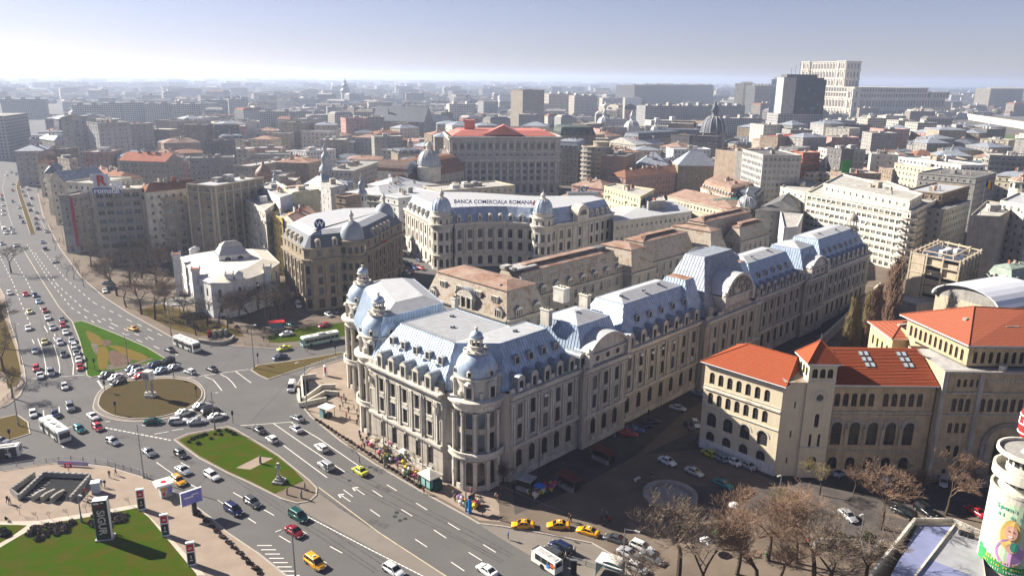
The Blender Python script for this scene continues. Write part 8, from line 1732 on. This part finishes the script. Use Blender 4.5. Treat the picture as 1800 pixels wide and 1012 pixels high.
mb = MB(); P = [(350, 602), (372, 606), (390, 606), (405, 602), (412, 594)]
for p1, p2 in zip(P, P[1:]): wallseg(mb, p1, p2, .9); wallseg(mb, p1, p2, .12, .5, 1.04)
part('parapet', mb, STONE3, t)
# kiosks and stalls
t = mk('cafe_kiosk', 'open white cafe kiosk with tilted flat roof beside the underpass stairs', 'kiosk', 575, 733, .14, (1, .35)); sub(t, 'roof', WHITEP, (0, 0, 2.6, 3.4, 2.8, .14)); sub(t, 'glazing', GRG, (-1.3, -.2, 0, .1, 1.8, 2.5), (-.6, -1.1, 0, 1.2, .1, 2.4)); sub(t, 'post', TRIMB, (1.4, -1.1, 0, .1, .1, 2.6), (1.4, 1.1, 0, .1, .1, 2.6), (0, -1.1, 0, .1, .1, 2.6)); sub(t, 'counter', TRIMB, (.5, 0, 0, 1.2, 1.6, 1.1))
t = mk('flower_kiosk', 'pale green glass kiosk with pyramid stone coloured roof before the university', 'kiosk', 756, 855, .14, (1, .62)); sub(t, 'glazing', GRG, (0, 0, .3, 3.2, 2.3, 2.3)); sub(t, 'frame', mat('dark_green_frame', (.02, .07, .05), var=0), *[(x, y, 0, .16, .16, 2.8) for x in (-1.6, 0, 1.6) for y in (-1.15, 1.15)], (0, 0, 0, 3.3, 2.4, .4), (2.3, .2, 0, .8, 1.6, 2.2)); q = MB(); q.frustum([(-2.1, -1.6), (2.1, -1.6), (2.1, 1.6), (-2.1, 1.6)], 2.75, [(-.1, -.1), (.1, -.1), (.1, .1), (-.1, .1)], 3.7); q.prism([(-2.1, -1.6), (2.1, -1.6), (2.1, 1.6), (-2.1, 1.6)], 2.6, 2.75); link('roof', q.mesh('roof', CREAM2), t)
for x, y, hv, L, rm, l in ((925, 858, (1, .3), 3.6, GREY2, 'flower stall with pale flat roof in the shade of the university'), (1002, 855, (1, .55), 5.2, mat('maroon_awning', (.16, .05, .04), var=.2), 'market stall with maroon awning in the shaded square'), (1062, 808, (1, .5), 5.5, MT['maroon_awning'], 'brown shed stall against the university side'), (487, 578, (1, -.1), 5.0, REDP, 'blue kiosk with red advert roof on the far pavement')):
 t = mk('market_stall', l, 'stall', x, y, .14, hv); sub(t, 'booth', TRIMB if rm != REDP else mat('kiosk_blue', (.10, .18, .26), var=.2), (0, 0, 0, L*.8, 2.0, 2.2)); sub(t, 'roof', rm, (0, -.2, 2.3, L, 2.8, .2)); sub(t, 'post', STEEL, (-L/2+.1, -1.5, 0, .08, .08, 2.3), (L/2-.1, -1.5, 0, .08, .08, 2.3)); sub(t, 'counter', STONE3, (0, -1.4, 0, L*.8, .7, .8))
BK = [mat('flowers_'+n, c, var=.3, scale=4) for n, c in (('pink', (.6, .12, .2)), ('white', (.7, .68, .62)), ('red', (.5, .03, .03)), ('yellow', (.65, .5, .05)), ('violet', (.25, .12, .4)), ('green', (.06, .14, .04)))]
bkm = []
for i, m_ in enumerate(BK): q = MB(); q.lathe((0, 0, 0), [(.16, 0), (.24, .35), (.42, .5), (.4, .75), (.1, .95)], 8); bkm.append(q.mesh('flower_bucket', m_))
def buckets(poly, n, l, grp):
 for x, y in scat(poly, n):
  i = _r3.randrange(6); p = g(x, y); p.z = .15; o = link('flower_bucket', bkm[i], None, p, 0, label=f'{BK[i].name.split("_")[1]} flower bucket {l}', category='flower bucket', group=grp); o.scale = (_r3.uniform(.8, 1.4),)*3
buckets(((925, 866), (975, 846), (978, 862), (940, 878)), 46, 'crowding the shaded flower stall', 'flower buckets at the shaded stall')
buckets(((640, 778), (700, 800), (712, 818), (690, 822), (655, 795)), 26, 'on the pavement by the arched windows', 'flower buckets by the arched windows'); buckets(((805, 876), (845, 888), (842, 900), (810, 890)), 20, 'at the pole near the corner rotunda', 'flower buckets near the corner rotunda'); buckets(((708, 822), (738, 838), (736, 846), (710, 834)), 12, 'left of the green glass kiosk', 'flower buckets by the glass kiosk')
t = mk('map_panel', 'narrow bright blue information panel with dark top on the boulevard pavement', 'sign', 826, 902, .14, (1, -.5)); sub(t, 'panel', mat('bright_blue_panel', (.03, .22, .6), var=0), (0, 0, 0, .8, .2, 3.0)); sub(t, 'top_panel', DKP, (.6, .2, 2.3, 1.6, .15, 1.3))
t = mk('poster_column', 'red and white cylinder advert column on the far university pavement', 'advertising column', 573, 661, .14); sub(t, 'column', WHITEP, lathe=(((0, 0, 0), [(.55, 0), (.55, 3.0), (.2, 3.2)], 14),)); sub(t, 'poster', REDP, (0, -.56, 1, .5, .05, 1.6))
t = mk('bus_shelter', 'grey bus shelter with curved ribbed canopy roof and white frame', 'bus shelter', 1072, 1012, .14, (1, .35)); q = MB()
for k in range(8): t0, t1 = math.pi*k/8, math.pi*(k+1)/8; q.face([(-1.6*math.cos(t0)+.5, -1.2, 2.9+.5*math.sin(t0)), (-1.6*math.cos(t1)+.5, -1.2, 2.9+.5*math.sin(t1)), (-1.6*math.cos(t1)+.5, 1.2, 2.9+.5*math.sin(t1)), (-1.6*math.cos(t0)+.5, 1.2, 2.9+.5*math.sin(t0))])
link('canopy', q.mesh('canopy', STONE2), t); sub(t, 'frame', WHITEP, (-1.5, 0, 2.7, 1.3, 3, .25), (.3, -1.4, 2.7, 4.6, .15, .2), (.3, 1.4, 2.7, 4.6, .15, .2)); sub(t, 'glazing', GRG, (0, 1.3, .2, 4.2, .08, 2.3), (-2, 0, .2, .08, 2.4, 2.3)); sub(t, 'post', STEEL, (-2, -1.3, 0, .1, .1, 2.7), (2.4, -1.3, 0, .1, .1, 2.7), (2.4, 1.3, 0, .1, .1, 2.7))
t = mk('poster_column', 'dark slab advertising column left of the bus shelter', 'advertising column', 1008, 1010, .14, (1, .1)); sub(t, 'frame', TRIMB, (0, 0, 0, 1.0, .3, 2.7)); sub(t, 'cap', STEEL, (0, 0, 2.7, 1.3, .5, .15))
t = thing('fountain_basin', 'round empty stone basin with wide rim in the half shaded square', 'basin', tuple(g(1178, 872)+Vector((0, 0, .14)))); sub(t, 'rim', STONE3, lathe=(((0, 0, 0), [(5.4, 0), (5.4, .55), (4.3, .55), (4.3, .05)], 48),)); sub(t, 'floor', GREY, lathe=(((0, 0, 0), [(4.3, .06), (.01, .06)], 48),))
t = mk('bench', 'pale stone bench beside the round basin', 'bench', 1120, 845, .14, (1, -.5)); sub(t, 'seat', STONE2, (0, 0, .4, 1.7, .55, .15)); sub(t, 'foot', STONE2, (-.6, 0, 0, .25, .45, .4), (.6, 0, 0, .25, .45, .4))
# statues
t = mk('stone_cross', 'tall weathered stone cross on a stepped pedestal at the grassy island tip', 'monument', 491, 848, .16, (1, .1)); sub(t, 'pedestal', STONE3, (0, 0, 0, 2.2, 2.2, .45), (0, 0, .45, 1.4, 1.4, .45), (0, 0, .9, .8, .8, .5)); sub(t, 'cross', STONE2, (0, 0, 1.4, .45, .4, 2.9), (0, 0, 3.1, 1.0, .4, .4)); sub(t, 'carving', STONE3, (0, 0, 3.6, .6, .5, .6))
for x, y, s, l in ((505, 870, .8, 'small dark bust on a post, left of three at the island tip'), (530, 876, 1.0, 'dark bust on a post, lowest of three at the island tip'), (536, 862, .8, 'small dark bust on a post, right of three at the island tip'), (458, 815, 1.1, 'small stone cross lying path monument on the statue island')):
 t = mk('bust', l, 'statue', x, y, .16, (1, 0), 'small statues on the island'); sub(t, 'post', STONE3, (0, 0, 0, .35*s, .35*s, 1.2*s)); sub(t, 'head', STONED, lathe=(((0, 0, 1.2*s), [(.14, 0), (.26, .12), (.2, .3), (.1, .34), (.15, .44), (.15, .6), (.04, .72)], 8),))
# traffic lights
for x, y, l in ((155, 648, 'at the left corner of the flower island'), (167, 650, 'beside the left corner of the flower island'), (185, 690, 'on the left rim of the roundabout'), (204, 728, 'on the lower left rim of the roundabout'), (306, 667, 'on the upper rim of the roundabout'), (346, 700, 'on the right rim of the roundabout'), (410, 745, 'at the tip of the statue island'), (19, 778, 'on the small left island'), (454, 640, 'on the brown traffic island'), (590, 625, 'on the far end of the brown island')):
 t = mk('traffic_light', 'dark traffic light '+l, 'traffic light', x, y, .2, (1, 0), 'traffic lights'); sub(t, 'post', TRIMB, (0, 0, 0, .1, .1, 2.6)); sub(t, 'signal_head', BLACK, (0, 0, 2.2, .42, .35, 1.05)); sub(t, 'visor', BLACK, (0, -.25, 2.9, .3, .2, .05), (0, -.25, 2.6, .3, .2, .05))
# railings
def railing(pts, label, h=1.05, step=2.3, m=GREY2):
 t = thing('railing', label, 'railing', tuple(g(*pts[0]))); rl = MB(); pm = MB(); pm.box((0, 0, 0), (.12, .12, h+.15)); pmm = pm.mesh('post', m)
 for p1, p2 in zip(pts, pts[1:]):
  a, b = g(*p1), g(*p2); d = b-a; n = max(1, int(d.length/step))
  for z in (.3, .65, h): rl.box(((a.x+b.x)/2, (a.y+b.y)/2, z+.1), (d.length, .05, .05), math.atan2(d.y, d.x), bottom=True)
  for k in range(n): q = a.lerp(b, k/n); link('post', pmm, t, Vector((q.x, q.y, .12))-t.location, math.atan2(d.y, d.x))
  for k in range(int(d.length/.4)): q = a+d*(k*.4/d.length); rl.box((q.x, q.y, .3), (.03, .03, h-.2))
 part('rail', rl, m, t, kind='stuff')
railing(((0, 826), (60, 816), (125, 809), (190, 817), (245, 834), (272, 846)), 'long metal railing along the junction side of the left plaza'); railing(((0, 714), (14, 700), (30, 682), (42, 665)), 'railing curving round the left park corner'); railing(((430, 606), (485, 610), (526, 606), (610, 595)), 'low bollard rail on the far side of the trolleybus road', .8); railing(((548, 644), (580, 633), (612, 626)), 'low rail along the far university pavement', .8)
railing(((285, 556), (330, 575), (370, 590)), 'dark garden railing before the white villa', 1.3, m=TRIMB); railing(((1000, 985), (1060, 1003)), 'short rail beside the bus shelter', .9)
mb = MB(); a, b = g(101, 819), g(155, 822); d = b-a; mb.box(((a.x+b.x)/2, (a.y+b.y)/2+.2, .3), (d.length, .06, 1.0), math.atan2(d.y, d.x)); single('banner', mb, PURP, 'long lilac banner tied to the plaza railing', 'banner', (a.x, a.y, .3))
# park wall, blue roofed pavilion, cylinder tower
mb = MB(); [wallseg(mb, p, q, 1.3, .5) for p, q in (((1430, 965), (1445, 958)), ((1445, 958), (1512, 960)), ((1512, 960), (1530, 978)), ((1530, 978), (1550, 960)))]; single('park_wall', mb, STONE3, 'low pale retaining wall round the sunken park corner', 'wall', tuple(g(1445, 958)))
pv_ = thing('blue_roofed_pavilion', 'low building with pale lilac and grey ribbed roof panels at the bottom right', 'pavilion', tuple(g(1640, 960, 5)[:2])+(0,)); zP = 6.0
cs = [g(x, y, zP) for x, y in ((1530, 1014), (1607, 918), (1673, 918), (1722, 940), (1740, 1060), (1500, 1060))]; mb = MB(); mb.prism(ccw([tuple(c[:2]) for c in cs]), 0, zP, 0, cap=False); part('wall', mb, BEIGE, pv_)
LIL = mat('lilac_roof_panel', (.20, .22, .36), rough=.45, var=.12, scale=.3); GRR = mat('grey_roof_panel', (.30, .30, .32), rough=.5, var=.15, scale=.4)
def roofp(pts, m, nm, z=zP-.5): q = MB(); q.face([g(x, y, z) for x, y in pts]); part(nm, q, m, pv_)
def lerp2(a, b, f): return (a[0]+(b[0]-a[0])*f, a[1]+(b[1]-a[1])*f)
for i in range(6):
 A, B = lerp2((1614, 922), (1565, 1012), i/6), lerp2((1614, 922), (1565, 1012), (i+1)/6); A2, B2 = lerp2((1677, 922), (1608, 1012), i/6), lerp2((1677, 922), (1608, 1012), (i+1)/6); roofp((B, B2, A2, A), LIL, 'roof_panel', zP-.55+.01*(i % 2))
 A, B = lerp2((1680, 924), (1612, 1012), i/6), lerp2((1680, 924), (1612, 1012), (i+1)/6); A2, B2 = lerp2((1724, 944), (1740, 1060), i/6), lerp2((1724, 944), (1740, 1060), (i+1)/6); roofp((B, B2, A2, A), LIL if i > 3 else GRR, 'roof_panel', zP-.55+.01*(i % 2))
mb = MB()
def wz(p1, p2, z, h, w_, mi=0): a, b = g(*p1, z), g(*p2, z); d = b-a; mb.box(((a.x+b.x)/2, (a.y+b.y)/2, z), (d.length, w_, h), math.atan2(d.y, d.x), mi, bottom=True)
wz((1530, 1014), (1607, 918), zP-.5, .9, .45); wz((1607, 918), (1673, 918), zP-.5, .9, .4); wz((1673, 918), (1722, 940), zP-.5, .9, .4); wz((1679, 922), (1608, 1014), zP-.5, .35, .3); part('parapet', mb, STONE2, pv_)
mb = MB()
for k in range(7): p1 = lerp2((1607, 922), (1545, 1000), k/7); wz(p1, (p1[0]+14, p1[1]+6), zP-.3, .1, .08)
part('bracket', mb, STEEL, pv_); mb = MB(); [mb.box((*g(1690+k*6, 934+k*2, zP)[:2], zP-.5), (.7, .6, .7), k) for k in range(4)]; part('roof_plant', mb, TRIMB, pv_)
ct = thing('round_billboard_tower', 'round cream tower at the right edge with stacked ring balconies and green poster', 'tower', (80.6, 107.2, 0)); cx, cy, R0 = 81.6, 107.4, 4.5
mb = MB(); mb.lathe((cx, cy, 0), [(R0, 2), (R0, 18.4)], 48); mb.lathe((cx, cy, 0), [(3.0, 0), (3.0, 24.4)], 32); part('shaft', mb, CREAM2, ct)
for z0, z1, r in ((18.2, 18.7, 4.6), (20.4, 22.0, 4.75), (24.3, 24.95, 4.7)): mb = MB(); mb.lathe((cx, cy, 0), [(r-.35, z0), (r, z0), (r, z1), (r-.35, z1), (r-.35, z0+.1), (3, z0+.1)], 48); part('ring_balcony', mb, CREAM2, ct)
mb = MB(); mb.lathe((cx, cy, 24.5), [(4.4, 0), (0.01, .05)], 48); part('roof', mb, GREY, ct)
mb = MB()
for k in range(16): a = 2*math.pi*k/16; [mb.box((cx+3.02*math.cos(a), cy+3.02*math.sin(a), z), (.1, .7, 1.2), a) for z in (19.2, 22.6)]
part('window', mb, GLASS, ct)
PG = mat('pale_green_poster', (.50, .62, .42), var=.12, scale=.3); PGD = mat('dark_green_poster', (.05, .30, .10), var=.1)
def cyl(z0, z1, a0, a1, r, m, nm, n=14): q = MB(); q.lathe((cx, cy, 0), [(r, z0), (r, z1)], n, a0=a0, a1=a1); part(nm, q, m, ct)
A0, A1 = math.radians(165), math.radians(282)
cyl(5, 17.2, A0, A1, R0+.05, PG, 'poster'); 
def cpoly(pts, r, m, nm):
 q = MB(); q.face([(cx+r*math.cos(a), cy+r*math.sin(a), z) for a, z in pts]); part(nm, q, m, ct)
for i in range(10): a0, a1 = A0+(A1-A0)*i/10, A0+(A1-A0)*(i+1)/10; cyl(5, 8.2-1.6*math.sin(math.pi*i/12), a0, a1, R0+.09, PGD, 'poster_band', 2)
am = math.radians(228); E_ = lambda za, zh, aa, zz, n=14: [(am+aa+za*math.cos(2*math.pi*k/n), zz+zh*math.sin(2*math.pi*k/n)) for k in range(n)]
SK = mat('print_skin', (.62, .36, .26), var=0); cpoly(E_(.30, 2.6, -.03, 12.0), R0+.12, mat('print_blond', (.62, .40, .12), var=0), 'poster_hair'); cpoly(E_(.42, 2.4, .04, 8.9), R0+.14, mat('print_lilac', (.50, .28, .50), var=0), 'poster_dress'); cpoly(E_(.19, 1.25, 0, 12.4), R0+.2, SK, 'poster_face'); cpoly(E_(.20, .8, .1, 9.8), R0+.2, SK, 'poster_hand'); cpoly(E_(.12, .9, .16, 10.2), R0+.24, mat('print_green', (.05, .3, .2), var=0), 'poster_cup')
cpoly(E_(.03, .1, -.07, 12.7, 8), R0+.24, BLACK, 'poster_eye'); cpoly(E_(.03, .1, .06, 12.7, 8), R0+.24, BLACK, 'poster_eye'); cpoly(E_(.07, .12, 0, 11.8, 8), R0+.24, WHITEP, 'poster_mouth')
TXG = mat('print_text_green', (.08, .35, .25), var=0); TXY = mat('print_text_yellow', (.65, .6, .1), var=0)
def ctext(s_, a0, z, size, m, slope=0.0):
 for i, ch in enumerate(s_):
  if ch == ' ': continue
  a = a0+i*size*.62/R0; e = link('lettering', text_mesh(ch, size, m, .01), ct, Vector((cx+(R0+.13)*math.cos(a), cy+(R0+.13)*math.sin(a), z+i*slope))-ct.location); e.rotation_euler = (math.pi/2, 0, a+math.pi/2)
ctext('Spuni pe ca', math.radians(196), 16.2, 1.0, TXG); ctext('ai o baza?', math.radians(201), 15.0, 1.0, TXG); ctext('Baza solida,', math.radians(192), 7.0, .7, TXY); ctext('mai ales pe decat sau', math.radians(188), 6.2, .55, TXY); ctext('sutii incepoli', math.radians(200), 5.5, .6, WHITEP)
mb = MB(); mb.lathe((cx-.7, cy, 24.5), [(.9, 0), (.5, .6), (.35, 1.6), (.35, 2.8)], 12); part('sign_mast', mb, WHITEP, ct)
mb = MB(); mb.lathe((cx-.75, cy, 26.6), [(.4, 0), (1.4, .6), (1.8, 1.6), (1.8, 4.4), (1.4, 5.6), (.3, 6.2)], 18); part('red_drum_sign', mb, REDP, ct); mb = MB()
for k in range(3): mb.lathe((cx-.75, cy, 27.9+k*1.4), [(1.78, 0), (1.9, .05), (1.9, .16), (1.78, .2)], 18)
for k in range(9): a = 2*math.pi*k/9; mb.box((cx-.75+1.86*math.cos(a), cy+1.86*math.sin(a), 29.5), (.08, .5, .9), a)
part('white_neon_tubes', mb, WHITEP, ct)
# overhead trolley wires
def wire(p1, z1, p2, z2, sag=.5):
 a, b = g(*p1), g(*p2); mb = MB(); pr = None
 for k in range(11): f = k/10; q = a.lerp(b, f); q.z = z1+(z2-z1)*f-sag*4*f*(1-f); (mb.tube(pr, q, .022, n=3, cap=False) if pr else None); pr = q
 return mb
for i, (p1, z1, p2, z2, l) in enumerate((((447, 647), 8.5, (540, 722), 8.5, 'pair of overhead wires from the brown island to the subway pole'), ((540, 722), 8.5, (819, 899), 8.5, 'overhead wire along the university pavement'), ((253, 840), 8.5, (33, 748), 9, 'overhead wire across the left junction'), ((253, 840), 8, (447, 647), 8.5, 'overhead wire over the roundabout'), ((819, 899), 9, (1094, 1012), 8, 'overhead wire towards the bus shelter pole'), ((301, 590), 8.5, (447, 647), 9, 'overhead wire across the cross street'), ((38, 640), 9, (253, 840), 8.5, 'long overhead wire over the stop line'), ((447, 647), 9, (600, 600), 9, 'trolleybus feed wire over the turquoise trolleybus'))):
 q = wire(p1, z1, p2, z2); p = g(*p1); single('overhead_wire', q, BLACK, l, 'wire', (p.x, p.y, 0))
# ------------------------------------------------ people
def person_mesh(pose):
 J = {'walk': [(0, 0, .95), (0, 0, 1.2), (.02, 0, 1.42), (.03, 0, 1.52), (.04, 0, 1.68), (0, .1, .9), (.16, .1, .5), (.1, .1, .09), (.24, .1, .04), (0, -.1, .9), (-.08, -.1, .5), (-.32, -.1, .14), (-.2, -.1, .05), (0, .2, 1.42), (-.12, .25, 1.14), (0, .26, .9), (0, -.2, 1.42), (.14, -.25, 1.16), (.3, -.24, .98)],
         'stand': [(0, 0, .95), (0, 0, 1.2), (0, 0, 1.42), (.01, 0, 1.52), (.02, 0, 1.68), (0, .1, .9), (.02, .11, .5), (0, .12, .09), (.15, .13, .04), (0, -.1, .9), (.02, -.11, .5), (0, -.12, .09), (.15, -.13, .04), (0, .2, 1.42), (-.02, .27, 1.14), (.12, .2, .98), (0, -.2, 1.42), (-.02, -.27, 1.14), (.05, -.27, .88)],
         'sit': [(0, 0, .3), (.0, 0, .55), (.06, 0, .78), (.09, 0, .88), (.12, 0, 1.03), (0, .1, .27), (.38, .12, .5), (.45, .12, .09), (.6, .12, .04), (0, -.1, .27), (.36, -.12, .5), (.5, -.12, .09), (.64, -.12, .04), (.04, .2, .76), (.12, .25, .52), (.34, .16, .52), (.04, -.2, .76), (.12, -.25, .52), (.34, -.16, .52)]}[pose]
 E = [(0, 1), (1, 2), (2, 3), (3, 4), (0, 5), (5, 6), (6, 7), (7, 8), (0, 9), (9, 10), (10, 11), (11, 12), (2, 13), (13, 14), (14, 15), (2, 16), (16, 17), (17, 18)]
 Rr = [.14, .15, .14, .06, .105, .1, .075, .055, .05, .1, .075, .055, .05, .07, .055, .04, .07, .055, .04]
 me = bpy.data.meshes.new('b'); me.from_pydata(J, E, []); o = bpy.data.objects.new('b', me); C.objects.link(o); m_ = o.modifiers.new('s', 'SKIN')
 for i, r in enumerate(Rr): me.skin_vertices[0].data[i].radius = (r, r)
 me.skin_vertices[0].data[0].use_root = True
 s_ = o.modifiers.new('d', 'SUBSURF'); s_.levels = 1; dg = bpy.context.evaluated_depsgraph_get(); nm = bpy.data.meshes.new_from_object(o.evaluated_get(dg)); bpy.data.objects.remove(o); nm.name = 'person'
 for k in range(4): nm.materials.append(SKN)
 hz_, wz_ = J[3][2]-.02, J[0][2]+.02
 for p in nm.polygons:
  c = p.center; p.use_smooth = True; arm = abs(c.y) > .17; hand = arm and min((Vector(J[15])-c).length, (Vector(J[18])-c).length) < .09
  p.material_index = 3 if c.z > J[4][2]+.02 or (c.z > hz_+.06 and c.x < J[4][0]-.03) else (0 if c.z > hz_ or hand else (1 if c.z > wz_ or arm else 2))
 return nm
SKN = mat('skin', (.45, .27, .19), var=0); PMS = {k: person_mesh(k) for k in ('walk', 'stand', 'sit')}
CLO = {'black': (.02, .02, .022), 'dark blue': (.02, .03, .08), 'red': (.42, .03, .03), 'white': (.62, .6, .56), 'brown': (.12, .07, .04), 'grey': (.2, .2, .2), 'blue': (.04, .12, .42), 'beige': (.4, .33, .24), 'pink': (.5, .2, .25), 'green': (.05, .16, .07)}; CM = {k: mat('cloth_'+k.replace(' ', '_'), v, var=0, rough=.9) for k, v in CLO.items()}
HAIR = mat('dark_hair', (.025, .018, .012), var=0); pcount = defaultdict(int)
def person(x, y, pose, jc, where, z=.15, tr=None):
 k = (jc, pose, where); pcount[k] += 1; n_ = pcount[k]; vb = {'walk': 'walking', 'stand': 'standing', 'sit': 'sitting'}[pose]; p = g(x, y); p.z = z
 o = link('person', PMS[pose], None, p, R_.uniform(0, 6.28), label=f'person in {jc} jacket {vb} {where}'+(f', {ORD[min(7, n_-1)]} such' if n_ > 1 else ''), category='person', group='people '+where); o.scale = (1.02,)*3
 for i, m_ in ((1, CM[jc]), (2, CM[tr or R_.choice(('black', 'dark blue', 'brown', 'grey'))]), (3, HAIR)): o.material_slots[i].link = 'OBJECT'; o.material_slots[i].material = m_
JC = list(CLO)
def crowd(where, pts, pose=None):
 for i, (x, y) in enumerate(sorted(pts, key=lambda q: -q[1])): person(x, y, pose or _r3.choice(('walk', 'stand', 'walk')), _r3.choice(JC[:6]+['black', 'black', 'brown']) if i % 4 else _r3.choice(JC), where)
crowd('near the underpass stairs', [(600, 706), (605, 702), (608, 709), (603, 717), (598, 722), (613, 726), (609, 736), (615, 742), (622, 720), (628, 728), (596, 700)]); crowd('below the arched university windows', [(634, 775), (638, 782), (632, 768), (641, 790), (636, 792), (645, 779), (630, 740), (628, 748), (660, 798), (668, 806), (671, 812), (680, 800), (692, 812), (699, 825), (695, 818), (705, 806), (715, 812), (652, 785), (648, 772)]); crowd('by the green glass kiosk', [(768, 862), (735, 850), (722, 838), (728, 846), (745, 868), (770, 858)])
crowd('near the corner rotunda', [(797, 876), (800, 882), (812, 888), (828, 870), (832, 878), (840, 892), (872, 880), (875, 884), (880, 872)]); crowd('on the left plaza by the sunken stairs', [(14, 885), (18, 887), (193, 840), (204, 836), (179, 857), (185, 857), (148, 876), (151, 870), (155, 888), (144, 880), (116, 876), (165, 906)]); person(11, 917, 'sit', 'black', 'on the pale kerb of the left plaza')
person(893, 948, 'stand', 'blue', 'alone at the lay by kerb left of the taxis'); crowd('on the square near the taxis', [(1000, 916), (1003, 920), (1057, 918), (1062, 925), (1066, 912), (1058, 908), (1145, 843), (960, 868), (985, 858), (1071, 920), (994, 985), (1010, 975)]); crowd('in the shaded university street', [(1058, 790), (1220, 780), (1225, 786), (1080, 775), (1140, 730), (1100, 752), (1210, 760)]); crowd('in the park corner by the stalls', [(1240, 935), (1290, 902), (1310, 975), (1345, 985), (1420, 960), (1260, 962), (1463, 948), (1288, 965)]); crowd('on the far villa pavement', [(435, 588), (464, 600), (540, 620), (395, 585), (455, 545), (560, 545), (340, 575), (120, 445), (105, 425), (130, 460)])
for x, y, c_, l in ((1240, 968, WHITEP, 'white market umbrella in the park corner'), (1262, 955, CM['green'], 'green market umbrella in the park corner'), (1290, 905, WHITEP, 'white umbrella at the edge of the square shadow'), (660, 790, CM['beige'], 'beige umbrella beside the arched windows'), (712, 808, CM['white'], 'white umbrella among the flower sellers'), (690, 792, CM['pink'], 'pink umbrella among the flower sellers'), (948, 870, CM['blue'], 'small blue umbrella at the shaded flower stall')):
 t = mk('umbrella', l, 'umbrella', x, y, .15); sub(t, 'canopy', c_, lathe=(((0, 0, 2.0), [(1.25, 0), (.7, .4), (.05, .6)], 8),)); sub(t, 'pole', STEEL, (0, 0, 0, .06, .06, 2.2))
# ------------------------------------------------ haze
hm = bpy.data.materials.new('haze_air'); hm.use_nodes = True; t = hm.node_tree; t.nodes.clear()
pv = t.nodes.new('ShaderNodeVolumePrincipled'); pv.inputs['Color'].default_value = (.66, .77, 1, 1); pv.inputs['Density'].default_value = 0.00015; pv.inputs['Anisotropy'].default_value = .3
om = t.nodes.new('ShaderNodeOutputMaterial'); t.links.new(pv.outputs[0], om.inputs['Volume'])
mb = MB(); mb.box((0, 9900, -2), (24000, 20200, 142), 0, bottom=True)
link('haze', mb.mesh('haze', hm), None, kind='stuff')
